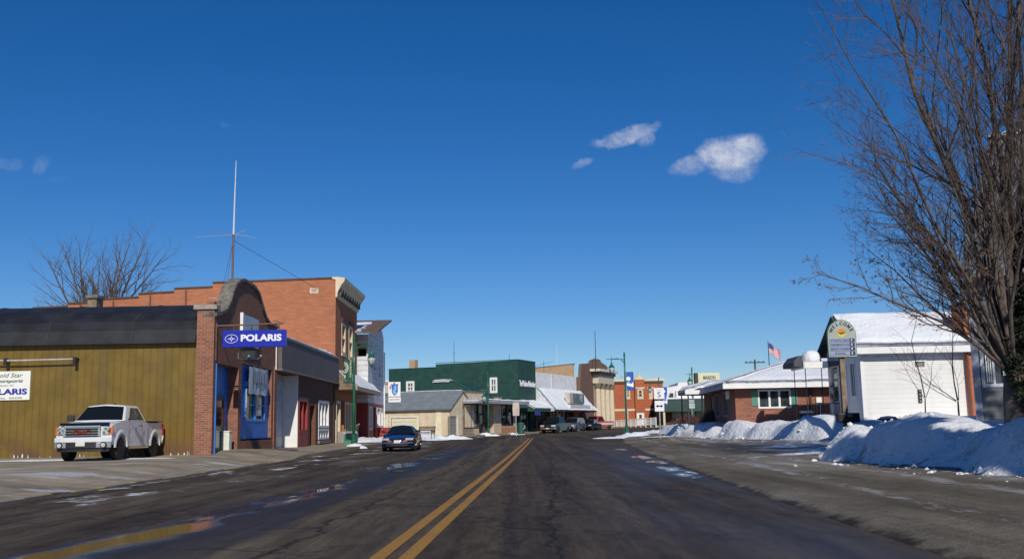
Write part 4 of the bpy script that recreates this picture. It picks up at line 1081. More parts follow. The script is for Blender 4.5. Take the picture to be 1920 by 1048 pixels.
for k, o in enumerate(fo):
    if k == 1: d = bxp(T, 'door', BLACK, o[0] + .05, o[1] - .05, .5, .55, .5, 3.2); MB().box(o[0] + .2, o[1] - .2, .47, .5, 1.1, 3.0).build('door_glass', GLASS, d)
    else: window(T, 'f', 0, o, BLACK, SHOPGLASS, 2, 1, .08, .08, .1, 'shop_window')
azt = b.f(975, 751)[1]; azb = b.f(985, 767)[1]
aw = MB(); aw.add([(.1, -.004, azt), (LEN + 3, -.004, azt), (LEN + 3, -1.9, azb), (.1, -1.9, azb), (.1, -1.9, azb - .3), (LEN + 3, -1.9, azb - .3), (.1, -.004, azb - .3), (LEN + 3, -.004, azb - .3)], [(0, 1, 2, 3), (3, 2, 5, 4), (0, 3, 4, 6), (1, 7, 5, 2)])
aw_ = aw.build('awning', mat('awning_green', (.02, .07, .06), .7), T)
snow_slab(aw_, [(.05, -1.95, azb + .01), (LEN + 3.0, -1.95, azb + .01), (LEN + 3.0, -.01, azt + .02), (.05, -.01, azt + .02)], .20, 'awning_snow', seed=9, n=20, rag=.12)
MB().box(LEN * .05, LEN * .35, -2.0, -1.93, azb - .75, azb - .22).build('awning_valance', mat('valance_blue', (.03, .05, .25), .6), aw_)
mt = b.s(757, 690)[0]
bxp(T, 'chimney', BR_TAN, 2.2, 3.0, mt - .4, mt + .4, 8.0, b.s(761, 674)[1] + .1)
# green dormer structure in front of the side wall
x, y = along(-9.0, 3.2)
dm = thing('dormer_roof', 'dark green hipped rooftop dormer with a snow strip behind the beige parapet', 'rooftop structure', (x, y, 0), R(UA))
def lf(px, py, s):   # local coords of the row frame at depth s (plane parallel to the facade)
    o = Vector((GX, GY_, 0)) + vv_ * s; d = ray(px, py); c = Vector((0, 0, CAMZ)); t = (o - c).dot(vv_) / d.dot(vv_); h = c + d * t - Vector((x, y, 0)); return h.dot(uu), h.z
def ls(px, py, t_):   # plane perpendicular to the street at station t_
    o = Vector((GX, GY_, 0)) + uu * t_; d = ray(px, py); c = Vector((0, 0, CAMZ)); t = (o - c).dot(uu) / d.dot(uu); h = c + d * t - Vector((x, y, 0)); return h.dot(vv_), h.z
s0, zl = ls(808, 740, -9); s1, zu = ls(813, 717, -9); s2_, zp = ls(853, 715, -9); s3, zq = ls(887, 733, -9)
MB().add([(0, s0, zl - .5), (0, s0, zl), (0, s1, zu), (0, s2_, zp), (0, s3, zq - .2), (0, s3, zl - .5)] + [(5, s0, zl - .5), (5, s0, zl), (5, s1, zu), (5, s2_, zp), (5, s3, zq - .2), (5, s3, zl - .5)],
    [(0, 1, 2, 3, 4, 5), (11, 10, 9, 8, 7, 6), (0, 6, 7, 1), (1, 7, 8, 2), (2, 8, 9, 3), (3, 9, 10, 4), (4, 10, 11, 5)]).build('dormer_body', mat('dormer_green', (.015, .06, .05), .6, .2), dm)
MB().tube([(-.05, s1 - .1, zu + .02), (-.05, s2_, zp + .05), (-.05, s3, zq - .15)], .05, 5).build('roof_edge', mat('edge_green', (.03, .12, .10), .5), dm)
q1 = ls(843, 716, -9)
snow_slab(dm, [(-.15, s1 + .1, zu + .05), (-.15, q1[0], q1[1] + .05), (1.2, q1[0], q1[1] + .05), (1.2, s1 + .1, zu + .05)], .28, 'dormer_snow', seed=10)

# rooftop antennas on green building
for i, (px, pt, pb, nm, lab) in enumerate([(851, 638, 681, 'thin_antenna', 'thin whip antenna left of centre on the dark green roof'), (955, 663, 676, 'short_antenna', 'short antenna near the corner of the dark green roof')]):
    pb_ = W(px, pb, 122); pt_ = W(px - .5, pt, 122)
    an = thing('roof_antenna', lab, 'antenna', (pb_.x, 122.5, pb_.z - 1.2)); h = pt_.z - pb_.z + 1.2
    MB().tube([(0, 0, 0), (0, 0, h)], [.045, .02], 5).build('mast', STEELD, an)
    MB().tube([(-.18, 0, h * .62), (.18, 0, h * .62)], .02, 4).build('cross_rod', STEELD, an)

# 8 white metal-fronted store
x, y = along(5.8)
b = Bld('white_front_store', 'store with tall white metal front over a long snow-covered awning', 'shop', x, y, UA); T = b.t
LEN = 15.7; zt = b.f(1004, 697)[1]; zm = b.f(1010, 728)[1]
fo = [(.6, 3.4, .9, 3.2), (3.8, 4.8, .5, 3.2, .6), (5.2, 7.6, .9, 3.3), (8.0, 10.2, .9, 3.3), (10.6, 11.5, .5, 3.2, .6), (12, 15.2, .9, 3.3)]
mb = MB(); wall(mb, 'f', 0, LEN, zm, zt, 0, []); mb.quad((0, 0, zm), (0, 1, zm), (0, 1, zt), (0, 0, zt)); mb.quad((LEN, 0, zm), (LEN, 9, zm), (LEN, 9, zt), (LEN, 0, zt)); mb.build('white_metal_front', WMETAL, T)
mb = MB(); wall(mb, 'f', 0, LEN, -.1, zm, .02, fo); mb.quad((LEN, .02, -.1), (LEN, 12, -.1), (LEN, 12, zm), (LEN, .02, zm)); mb.quad((0, .02, zt - .3), (LEN, .02, zt - .3), (LEN, 12, zt - .3), (0, 12, zt - .3)); mb.build('brick_wall', BR_DARK, T)
MB().box(5.6, 6.4, -.06, -.004, zm, zt).build('panel_joint', mat('joint_white', (.66, .67, .70), .5), T)
zb = b.f(1030, 770)[1] + .0
aw = MB(); aw.add([(0.0, -.004, zm), (LEN + 1.5, -.004, zm), (LEN + 1.5, -2.3, zb), (0, -2.3, zb), (0, -2.3, zb - .15), (LEN + 1.5, -2.3, zb - .15), (0, -.004, zb - .15), (LEN + 1.5, -.004, zb - .15)], [(0, 1, 2, 3), (3, 2, 5, 4), (0, 3, 4, 6), (1, 7, 5, 2), (4, 5, 7, 6)])
aw_ = aw.build('awning', mat('awning_brown', (.12, .05, .035), .8), T)
MB().add([(-.02, -.01, zm + .02), (-.02, -2.32, zb + .05), (-.02, -2.32, zb - .12), (-.02, -.01, zb - .12)], [(0, 1, 2, 3)]).build('awning_end', WHITE_D, aw_)
snow_slab(aw_, [(0, -2.35, zb + .01), (LEN + 1.5, -2.35, zb + .01), (LEN + 1.5, -.01, zm + .01), (0, -.01, zm + .01)], .24, 'awning_snow', seed=12, n=26, rag=.16)
for k, o in enumerate(fo):
    if len(o) == 5: d = bxp(T, 'door', WOODD, o[0] + .05, o[1] - .05, .5, .55, .5, 3.1); MB().box(o[0] + .2, o[1] - .2, .47, .5, 1.1, 2.9).build('door_glass', GLASS, d)
    else: window(T, 'f', .02, o, WHITE if k in (2, 3) else WOODD, SHOPGLASS, 2, 1, .1, .1, .1, 'shop_window')
bxp(T, 'brick_pillar', BR_RED, 13.8, 15.7, -.25, -.003, -.1, 3.5)
# projecting box sign standing on its awning
r0 = b.f(1064, 741, -2.0); r1 = b.f(1091, 741, -2.0); zt_ = b.f(1078, 737, -2.0)[1]; zb_ = b.f(1078, 757, -2.0)[1]
ps = thing('box_sign', 'box sign with dark picture panel standing on the snowy awning', 'sign', b.o, b.ang)
MB().box(r0[0], r1[0], -2.3, -1.7, zb_, zt_).build('sign_box', mat('box_pinkish', (.50, .42, .38), .5), ps, .03)
MB().box(r0[0] + (r1[0] - r0[0]) * .22, r1[0] - .05, -2.33, -2.302, zb_ + .1, zt_ - .1).build('picture_panel', mat('panel_teal_dark', (.10, .14, .15), .4, .5, 2), ps)
MB().lathe([(.01, 0), (.55, .02), (.55, .06), (.01, .08)], 18, (r0[0] + (r1[0] - r0[0]) * .78, -2.42, (zt_ + zb_) / 2), 'y').build('round_emblem', mat('emblem_pale', (.26, .33, .34), .5, .5, 3), ps)
MB().box(r0[0] - .1, r1[0] + 2.2, -2.42, -2.0, zb_ - .55, zb_ - .12).build('sign_base', WHITE_D, ps)

# 9 bank
x, y = along(21.6)
b = Bld('columned_bank', 'brown brick bank with stepped parapet and tall cream columns', 'bank', x, y, UA); T = b.t
LEN = 15.0; zt = b.f(1090, 684)[1]; D = 26
pp = [b.f(*p) for p in [(1090, 684), (1107, 683), (1108, 678), (1117, 674.5), (1126, 676), (1128, 681), (1138, 687)]]
zl = b.f(1138, 690)[1]
mb = MB(); poly = [(0, -.1)] + [(max(0, a), z) for a, z in pp] + [(LEN, pp[-1][1]), (LEN, -.1)]; mb.prism(poly, 0, .4)
mb.quad((LEN, .4, -.1), (LEN, D, -.1), (LEN, D, 8.5), (LEN, .4, zt - 1))
mb.build('brick_wall', BR_BANK, T)
az, zz_ = b.s(1003, 690)
MB().add([(0, .405, -.1), (0, .405, zt), (0, az, b.s(1003, 690)[1]), (0, az, -.1)] + [(.3, .405, -.1), (.3, .405, zt), (.3, az, b.s(1003, 690)[1]), (.3, az, -.1)], [(0, 1, 2, 3), (4, 7, 6, 5), (1, 5, 6, 2)]).build('tan_side_wall', BR_TAN, T)
MB().add([(-.05, .3, zt), (-.05, az, zz_), (.4, az, zz_), (.4, .3, zt), (-.05, .3, zt + .1), (-.05, az, zz_ + .1), (.4, az, zz_ + .1), (.4, .3, zt + .1)], [(0, 1, 2, 3), (7, 6, 5, 4), (0, 4, 5, 1), (2, 6, 7, 3)]).build('wall_coping', STONE, T)
cm = MB()
for (a0, z0), (a1, z1) in zip(pp, pp[1:]): cm.tube([(a0, .2, z0 + .05), (a1, .2, z1 + .05)], .16, 4)
cm.build('parapet_coping', mat('coping_brown', (.15, .09, .08), .8), T)
e0 = b.f(1111, 700)[0]; e1 = b.f(1138, 700)[0] + .6; ec = b.f(1112, 691)[1]
bxp(T, 'entablature', mat('limestone', (.60, .52, .40), .7, .1, 2, .1, dirt=.15), e0, e1, -.9, -.003, ec - 2.1, ec - .9)
bxp(T, 'bank_cornice', mat('limestone_pale', (.66, .60, .50), .7, .1, 2), e0 - 1.2, e1 + .3, -1.5, -.003, ec - .45, ec - .1); bxp(T, 'cornice_moulding', mat('moulding_shade', (.20, .16, .14), .8), e0 - .2, e1 + .05, -1.15, -.003, ec - .9, ec - .45)
for k in range(4):
    a = e0 + .5 + (e1 - e0 - 1.0) * k / 3
    c = MB().lathe([(.50, .3), (.50, .7), (.42, .85), (.44, 3), (.37, ec - 3.2), (.36, ec - 2.9)], 14, (a, -.55, 0)).build('column', mat('column_cream', (.62, .52, .38), .7, .08, 2, .1), T, smooth=False)
    MB().lathe([(.36, ec - 2.9), (.42, ec - 2.75), (.56, ec - 2.3), (.58, ec - 2.1)], 10, (a, -.55, 0)).build('capital', mat('capital_dark', (.20, .17, .12), .8), c)
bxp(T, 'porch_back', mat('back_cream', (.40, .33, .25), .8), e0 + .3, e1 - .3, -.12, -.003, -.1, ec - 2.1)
bxp(T, 'ground_window', SHOPGLASS, 1.0, 3.0, -.05, -.003, 1.3, 3.4)
pb_ = W(1118, 672, 142); pt_ = W(1117, 619, 142)
an = thing('bank_antenna', 'tall thin dark mast above the bank parapet', 'antenna', (pb_.x, 143, pb_.z - 1.5)); MB().tube([(0, 0, 0), (0, 0, pt_.z - pb_.z + 1.5)], [.06, .04], 5).build('mast', STEELD, an); MB().tube([(-.3, 0, 1.6), (.3, 0, 1.6)], .03, 4).build('bracket', STEELD, an)
pb_ = W(1048, 688, 136); pt_ = W(1048, 641, 136)
an = thing('pale_antenna', 'pale slender whip antenna above the tan brick side wall', 'antenna', (pb_.x, 142, pb_.z - .5)); MB().tube([(0, 0, 0), (0, 0, pt_.z - pb_.z + .6)], [.05, .03], 5).build('whip', mat('whip_pale2', (.6, .62, .66), .5), an); MB().lathe([(.09, 0), (.09, .5)], 6).build('mount', STEELD, an)
p_ = W(1020, 684, 135); an = thing('tv_aerial', 'flat television aerial over the white store front', 'antenna', (p_.x, 136, p_.z - 1.6))
mb = MB(); mb.tube([(0, 0, 0), (0, 0, 2.2)], .03, 5); an_m = mb.build('mast', STEELD, an); mb = MB(); mb.tube([(-1.3, 0, 1.5), (1.3, 0, 2.1)], .025, 4)
for k in range(6): mb.tube([(-1.1 + k * .42, -.5, 1.55 + k * .1), (-1.1 + k * .42, .5, 1.55 + k * .1)], .02, 4)
mb.build('rod_array', STEELD, an)

# 10 red brick building at the bend
Y0 = 166
p0 = W(1138, 760, Y0); p1 = W(1244, 760, Y0)
b = Bld('red_brick_building', 'two-storey red brick corner building with cream trim behind the white railing', 'building', p0.x, Y0, -1); T = b.t
LEN = p1.x - p0.x; zt = b.f(1190, 713)[1]
ws_ = [b.rect('f', l, r, 730, 746) for l, r in ((1139, 1145), (1174, 1181), (1195, 1205), (1217.5, 1223))]
sh_ = [(b.f(1220, 780)[0], b.f(1226, 780)[0], 1.9, 4.2), (b.f(1229, 780)[0], b.f(1235, 780)[0], 1.9, 4.2)]
mb = MB(); shell(mb, 0, LEN, 0, 16, .5, zt, [ws_[0], ws_[1], ws_[3]] + sh_); mb.build('brick_wall', BR_RED, T)
c0, c1 = b.f(1190, 740)[0], b.f(1208, 740)[0]
mb = MB(); wall(mb, 'f', c0, c1, .5, zt + .1, -.5, [ws_[2]]); wall(mb, 's', -.5, 0, .5, zt + .1, c0, []); mb.quad((c1, -.5, .5), (c1, 0, .5), (c1, 0, zt + .1), (c1, -.5, zt + .1)); mb.build('centre_bay', BR_RED, T)
MB().prism([(c0 - .1, zt + .1), (c1 + .1, zt + .1), (c1 - .4, zt + .5), ((c0 + c1) / 2, zt + 1.35), (c0 + .4, zt + .5)], -.55, .0).build('bay_gable', CREAM, T)
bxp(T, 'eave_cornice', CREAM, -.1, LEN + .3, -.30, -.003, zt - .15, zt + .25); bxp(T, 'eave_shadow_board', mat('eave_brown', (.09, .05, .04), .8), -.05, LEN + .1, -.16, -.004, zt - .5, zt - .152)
zb_ = b.f(1190, 768)[1]
bxp(T, 'belt_course', CREAM, -.02, LEN + .05, -.1, -.003, zb_ - .18, zb_ + .18)
for k, w in enumerate(ws_): 
    q = window(T, 'f', -.5 if k == 2 else 0, w, CREAM, GLASS, 1, 2, .22, .1, .12, sill=CREAM); MB().box(w[0] - .3, w[1] + .3, (-.5 if k == 2 else 0) - .1, (-.5 if k == 2 else 0) - .004, w[3] + .1, w[3] + .35).build('lintel', CREAM, q)
for l, r in ((1141, 1147), (1172, 1178)): bxp(T, 'pale_pilaster', mat('pilaster_grey', (.52, .50, .44), .7), b.f(l, 780)[0], b.f(r, 780)[0], -.12, -.004, .6, zb_ - .2)
dr = b.rect('f', 1194, 1208, 774, 796, -.5); d = bxp(T, 'door', WHITE, dr[0], dr[1], -.58, -.503, dr[2] - .2, dr[3]); MB().box(dr[0] + .4, dr[1] - .4, -.6, -.582, (dr[2] + dr[3]) / 2, dr[3] - .25).build('door_glass', GLASS, d)
for o in sh_: window(T, 'f', 0, o, WOODD, SHOPGLASS, 1, 2, .1, .1, .1, 'shop_window')
# ramp railing in front
p0 = W(1147, 800, 156); p1 = W(1230, 800, 148); L_ = (p1 - p0).length; ra = math.atan2(p1.y - p0.y, p1.x - p0.x)
zr0 = BASE(152) - .05; ztop0 = W(1150, 789, 156).z; ztop1 = W(1228, 783, 148).z
rl = thing('ramp_railing', 'white ramp railing in front of the red brick building', 'railing', (p0.x, p0.y, 0), ra)
n = 9
for k in range(n + 1):
    f_ = k / n; zt_ = ztop0 + (ztop1 - ztop0) * f_
    MB().box(f_ * L_ - .07, f_ * L_ + .07, -.07, .07, zr0, zt_ + .08).build('post', WHITE, rl)
mb = MB()
for dz in (0, -.95): mb.add([(x_, yy_, zz + dz + e) for x_, zz in ((0, ztop0), (L_, ztop1)) for yy_ in (-.05, .05) for e in (-.06, .06)], [(0, 1, 5, 4), (2, 6, 7, 3), (1, 3, 7, 5), (0, 4, 6, 2)])
mb.build('rail', WHITE, rl)
mb = MB(); N_ = 60
for k in range(N_): f_ = (k + .5) / N_; mb.box(f_ * L_ - .025, f_ * L_ + .025, -.02, .02, ztop0 + (ztop1 - ztop0) * f_ - .95, ztop0 + (ztop1 - ztop0) * f_)
mb.build('balusters', WHITE, rl)
MB().add([(0, .1, zr0), (L_, .1, zr0), (L_, .1, ztop1 - 1.1), (0, .1, zr0 + .05), (0, 1.6, zr0), (L_, 1.6, zr0), (L_, 1.6, ztop1 - 1.1), (0, 1.6, zr0 + .05)], [(0, 1, 2, 3), (3, 2, 6, 7), (4, 7, 6, 5), (1, 5, 6, 2)]).build('ramp', CONC, rl)

# 11 cafe with deep green awning and snowy roof
Y0 = 152
p0 = W(1247, 790, Y0)
b = Bld('green_awning_cafe', 'low store with deep dark green awning and snow-covered white upper front', 'shop', p0.x, Y0, -2); T = b.t
LEN = b.f(1345, 790)[0]; z1 = b.f(1280, 748)[1]; z2 = b.f(1280, 772)[1]; zt = b.f(1280, 717)[1]
mb = MB(); wall(mb, 'f', 0, LEN, .4, z1 + .2, 0, [(1.0, 4.0, 1.2, 3.4), (4.6, 7.5, 1.2, 3.4)]); mb.quad((0, 0, .4), (0, 14, .4), (0, 14, z1), (0, 0, z1)); mb.build('lower_wall', BR_DARK, T)
pr_ = [(0, z1 + .2), (0, b.f(1248, 727)[1]), (b.f(1270, 725)[0], b.f(1270, 723)[1]), (b.f(1272, 725)[0], zt), (b.f(1302, 725)[0], zt + .05), (LEN, zt - .4), (LEN, z1 + .2)]
MB().prism(pr_, -.2, 12).build('white_upper_front', mat('upper_white', (.70, .68, .68), .7, .08, 1, dirt=.15), T)
for l, r in ((1.0, 4.0), (4.6, 7.5)): window(T, 'f', 0, (l, r, 1.2, 3.4), WOODD, SHOPGLASS, 2, 1, .1, .1, .1, 'shop_window')
MB().box(-.3, LEN, -2.4, -.203, z2, z1).build('awning', mat('awning_dark_green', (.015, .05, .042), .6, .2, 1), T, .06)
text_on(T, 'Café', 'f', -2.4, b.f(1277, 760)[0], b.f(1277, 757)[1], .45, mat('faded_white', (.32, .36, .36), .6), 1.7, 'awning_lettering') if False else None
bxp(T, 'awning_post', CREAM, -.5, -.2, -2.3, -2.0, .5, z2); bxp(T, 'awning_snow', SNOW, -.3, LEN, -2.2, -.22, z1 + .003, z1 + .2)
bxp(T, 'roof_unit', BLACK, b.f(1255, 745)[0], b.f(1261, 745)[0], -1.2, -.5, z1 + .1, z1 + .9)
MB().tube([(b.f(1266, 740)[0], -.8, z1), (b.f(1266, 740)[0], -.8, b.f(1266, 733)[1])], .06, 5).build('roof_pipe', STEELD, T)
mb = MB(); mb.box(1.5, 2.0, -2.0, -1.6, .6, 1.9); mb.build('entrance_post', mat('post_orange', (.45, .25, .1), .7), T)

# tan building glimpsed at the left between siding and sign
p0 = W(690, 760, 132); p1 = W(733, 760, 132)
b = Bld('tan_building', 'plain tan building glimpsed between the clapboard house and the shield sign', 'building', p0.x - 6, 132, 0); T = b.t
zt = b.f(715, 716)[1]; mb = MB(); shell(mb, 0, p1.x - p0.x + 6, 0, 12, .1, zt - 2.2, [(9.0, 10.2, 1.2, 3.0)]); mb.build('tan_wall', TANP, T)
mb = MB(); mb.box(0, p1.x - p0.x + 6, .2, 11.8, zt - 2.2, zt); mb.build('upper_storey', mat('upper_pinkish', (.50, .44, .42), .8, .1, 1), T); window(T, 'f', 0, (9.0, 10.2, 1.2, 3.0), GREY, GLASS, 1, 2)
MB().box(-.2, p1.x - p0.x + 6.2, 0.0, 12, zt, zt + .15).build('roof', SNOW, T)
# ================================================================ right-hand side
# 12 brick ranch-style office
p0 = W(1380, 780, 57)
b = Bld('brick_office', 'low brick office with green shutters and deep snow on its hip roof', 'house', p0.x, 57, -3); T = b.t
LEN = 9.6; D = 13; ze = b.f(1450, 726)[1]; z0 = .3
wn = b.rect('f', 1422, 1482, 731, 764)
s1 = b.rect('s', 1362, 1368, 733, 748)
mb = MB(); wall(mb, 'f', 0, LEN, z0, ze, 0, [wn], .15); wall(mb, 's', 0, D, z0, ze, 0, [(2.6, 4.4, 1.6, 3.0), (6, 7.6, 1.6, 3.0), (8.6, 9.8, .9, 3.0)], .12); mb.quad((LEN, 0, z0), (LEN, D, z0), (LEN, D, ze), (LEN, 0, ze)); mb.build('brick_wall', BR_RANCH, T)
window(T, 'f', 0, wn, WHITE, GLASS, 3, 1, .06, .11, .12, 'picture_window', proud=.04)
zl, zh = wn[2] + .12, wn[3] - .02
for px0, px1 in ((1409, 1421), (1483, 1495)):
    a0, a1 = b.f(px0, 745)[0], b.f(px1, 745)[0]
    mb = MB(); mb.box(a0, a1, -.05, -.004, zl, zh)
    for k in range(14): mb.box(a0 + .05, a1 - .05, -.065, -.05, zl + .06 + k * (zh - zl - .1) / 14, zl + .06 + (k + .6) * (zh - zl - .1) / 14)
    mb.build('shutter', SHUTTER, T)
for r in ((2.6, 4.4, 1.6, 3.0), (6, 7.6, 1.6, 3.0)): window(T, 's', 0, r, GREY, GLASS, 2, 1)
MB().box(.05, .1, 8.65, 9.75, .9, 3.0).build('door', BLACK, T)
bxp(T, 'white_notice', WHITE, -.06, -.004, s1[0], s1[1], s1[2], s1[3])
# roof: hip, fascia, snow
ov = .75; x0, x1, y0, y1 = -ov, LEN + 8, -ov, D + ov; zr = 5.25; zf = ze - .02
ridge = [((x0 + 6.6), y0 + 7.2), (x1, y0 + 7.2)]
ra_, rb_ = ridge
mb = MB(); V = [(x0, y0, zf + .22), (x1, y0, zf + .22), (x1, y1, zf + .22), (x0, y1, zf + .22), (ra_[0], ra_[1], zr), (rb_[0], rb_[1], zr), (ra_[0], y1 - 7.2, zr - .02)]
mb.add(V, [(0, 1, 5, 4), (0, 4, 6, 3), (3, 6, 2), (4, 5, 2, 6)]); mb.quad(V[0], V[1], (x1, y0, zf), (x0, y0, zf)); mb.quad(V[0], V[3], (x0, y1, zf), (x0, y0, zf)); mb.quad((x0, y0, zf), (x1, y0, zf), (x1, y1, zf), (x0, y1, zf))
ro = mb.build('roof', SHINGLE, T)
snow_slab(ro, [(x0 + .15, y0 + .05, zf + .25), (x1, y0 + .05, zf + .25), (x1, ra_[1], zr), (ra_[0], ra_[1], zr)], .22, 'roof_snow', seed=21, n=30, rag=.1)
snow_slab(ro, [(x0 + .05, y0 + .15, zf + .25), (x0 + .05, y1, zf + .25), (ra_[0], y1 - 7.2, zr - .02), (ra_[0], ra_[1], zr)], .20, 'roof_snow', seed=22, n=30, rag=.08)
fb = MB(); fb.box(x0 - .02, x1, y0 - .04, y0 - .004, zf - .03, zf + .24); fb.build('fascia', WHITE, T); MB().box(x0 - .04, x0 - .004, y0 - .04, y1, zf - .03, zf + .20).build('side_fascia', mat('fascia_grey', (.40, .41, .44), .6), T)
bxp(T, 'downspout', WOODD, b.f(1517, 750)[0], b.f(1521, 750)[0], -.12, -.01, z0, ze)
bxp(T, 'entry_step', CONC, b.f(1512, 790)[0], LEN + .8, -1.3, -.003, z0, 1.35)
# projecting entrance porch on the street side
q0 = b.s(1330, 740)[0]
for yy in (9.4, 13.2):
    MB().box(-1.55, -1.47, yy - .05, yy + .05, z0, zf + .1).build('porch_post', STEELD, T)
MB().box(-1.7, -.752, 9.0, 13.7, zf + .02, zf + .16).build('porch_ceiling', mat('porch_grey', (.2, .2, .22), .7), T); MB().box(-1.75, .3, 8.95, 8.998, zf - .02, zf + .25).build('porch_fascia', WHITE, T)
snow_slab(T, [(-1.7, 9.0, zf + .18), (.6, 9.0, zf + .75), (.6, 13.7, zf + .75), (-1.7, 13.7, zf + .18)], .3, 'porch_snow', seed=23, rag=.1)
# small items at the office wall
ca, cz_ = b.f(1535, 752)
mt = thing('electric_meter', 'white meter box with conduit on the brick wall near the porch', 'meter', b.o, b.ang)
MB().box(ca - .16, ca + .14, -.14, -.004, cz_ - .2, cz_ + .22).build('box', WHITE, mt, .02); MB().tube([(ca + .05, -.06, cz_ - .2), (ca + .05, -.06, 1.0)], .03, 6).build('conduit', WHITE, mt)
a0, zb_ = b.f(1497, 786); a1, zt_ = b.f(1514, 772)
ac = thing('air_conditioner', 'dark air conditioning unit topped with snow beside the brick office', 'air conditioner', b.o, b.ang)
mb = MB(); mb.box(a0, a1, -1.2, -.5, .9, zt_ - .08)
q = mb.build('casing', STEELD, ac, .02); mb = MB()
for k in range(6): mb.box(a0 + .05, a1 - .05, -1.22, -1.2, zt_ - .55 + k * .07, zt_ - .52 + k * .07)
mb.build('grille', METAL, q); MB().box(a0 - .03, a1 + .03, -1.25, -.45, zt_ - .08, zt_ + .06).build('snow_cap', SNOW, ac, .05)
p_ = W(1386, 789, 55.5); st = thing('yellow_post', 'small bright yellow post poking out of the snow at the brick corner', 'post', (p_.x, 55.5, .8)); MB().lathe([(.11, 0), (.11, .36), (.06, .42)], 10).build('post_body', mat('bright_yellow', (.75, .55, .03), .5), st)

# MARION sign, flagpole, utility pole
p_ = W(1309, 714, 84); p2 = W(1350, 714, 84); zt_ = W(1330, 699, 84).z
ms = thing('rooftop_name_sign', 'pale yellow box sign reading MARION rising behind the snowy roof', 'sign', (p_.x, 84, 0))
w_ = p2.x - p_.x
MB().box(0, w_, -.0, .5, zt_ - 1.35, zt_).build('sign_box', mat('sign_pale_yellow', (.62, .60, .40), .5, .05), ms, .05)
MB().box(-.25, -.005, .05, .6, zt_ - 1.3, zt_ + .02).build('side_case', WOODD, ms)
text_on(ms, 'MARION', 'f', -.0, w_ * .52, zt_ - .38, .34, mat('letter_olive', (.13, .13, .09), .6), w_ * .56, bold=.03)
text_on(ms, 'BANK', 'f', -.0, w_ * .45, zt_ - .9, .30, mat('letter_olive', (.13, .13, .09), .6), w_ * .6, bold=.02) if False else None
mb = MB()
for x_ in (.3, w_ - .3): mb.tube([(x_, .25, BASE(84)), (x_, .25, zt_ - 1.35)], .09, 8)
mb.build('sign_post', STEELD, ms)
pt_ = W(1440, 641, 95); pb_ = W(1443, 760, 95)
fl = thing('flagpole', 'slim flagpole behind the snowy office roof', 'flagpole', (pt_.x, 95, BASE(95)))
MB().tube([(0, 0, 0), (0, 0, pt_.z - BASE(95))], [.07, .035], 8).build('pole', STEELD, fl); MB().lathe([(.01, -.07), (.07, 0), (.01, .07)], 8, (0, 0, pt_.z - BASE(95) + .05)).build('finial', METAL, fl)
def flag_mat():
    t = NT('flag_cloth'); uv = t.sep('UV'); u, v = uv[0], uv[1]
    st = t.math('GREATER_THAN', t.math('FRACT', t.math('MULTIPLY', v, 6.5)), .5)
    c = t.mix(st, (.50, .04, .05), (.72, .70, .72))
    ca = t.math('MULTIPLY', t.math('LESS_THAN', u, .42), t.math('GREATER_THAN', v, .46))
    stars = t.N.new('ShaderNodeTexVoronoi'); stars.inputs['Scale'].default_value = 14; t.L.new(t.tc.outputs['UV'], stars.inputs['Vector'])
    c = t.mix(ca, c, t.mix(t.ramp(stars.outputs['Distance'], .3, .15), (.03, .045, .18), (.7, .7, .75)))
    return t.fin(c, .8, 0, .2)
fg = thing('flag', 'American flag hanging in folds from the slim pole', 'flag', (pt_.x + .05, 95, pt_.z - .1))
n, m = 18, 10; vs = []; uvs = []
for j in range(m + 1):
    for i in range(n + 1):
        u, v = i / n, j / m
        vs.append((u * 1.05 * (1 - .0 * v), .16 * math.sin(u * 9 + v * 2) * u, -(1 - v) * .95 - u * .72 + .06 * math.sin(u * 7))); uvs.append((u, v))
me = bpy.data.meshes.new('flag_cloth'); me.from_pydata(vs, [], [(j * (n + 1) + i, j * (n + 1) + i + 1, (j + 1) * (n + 1) + i + 1, (j + 1) * (n + 1) + i) for j in range(m) for i in range(n)])
uvl = me.uv_layers.new(name='UVMap')
for l in me.loops: uvl.data[l.index].uv = uvs[l.vertex_index]
me.materials.append(flag_mat()); o = bpy.data.objects.new('flag_cloth', me); COL.objects.link(o); o.parent = fg
pt_ = W(1415, 674, 150)
up = thing('utility_pole', 'distant utility pole with crossarms above the snowy roof', 'utility pole', (pt_.x, 150, .8)); h = pt_.z - .8
MB().tube([(0, 0, 0), (0, 0, h)], [.18, .12], 8).build('pole', WOODD, up); MB().box(-1.5, 1.5, -.08, .08, h - .5, h - .35).build('crossarm', WOODD, up)
mb = MB()
for x_ in (-1.3, -.6, .6, 1.3): mb.lathe([(.06, 0), (.08, .1), (.04, .22)], 6, (x_, 0, h - .35))
mb.build('insulator', STEELD, up)

# 13 white sided house
p0 = W(1615, 700, 47)
b = Bld('white_sided_house', 'bright white clapboard building with snow roof and gable to the street', 'house', p0.x, 47, -2); T = b.t
LEN = 5.6; D = 5.6; z0 = .6; ze = b.f(1700, 637)[1] - .05; zr = 6.35
sw = b.rect('f', 1712, 1736, 675, 691)
sd_ = [b.rect('s', 1592, 1602, 682, 735), ]
mb = MB(); wall(mb, 'f', 0, LEN, z0, ze, 0, [sw], .12); wall(mb, 's', 0, D, z0, ze, 0, [(.9, 1.7, 2.3, 4.0), (2.3, 3.0, 1.3, 3.8), (3.9, 5.0, 1.3, 3.9)], .12); mb.add([(0, 0, ze), (0, D, ze), (0, D / 2, zr - .2)], [(0, 1, 2)]); mb.quad((LEN, 0, z0), (LEN, D, z0), (LEN, D, ze), (LEN, 0, ze)); mb.quad((0, D, z0), (LEN, D, z0), (LEN, D, ze), (0, D, ze)); mb.build('clapboard_wall', WSID, T)
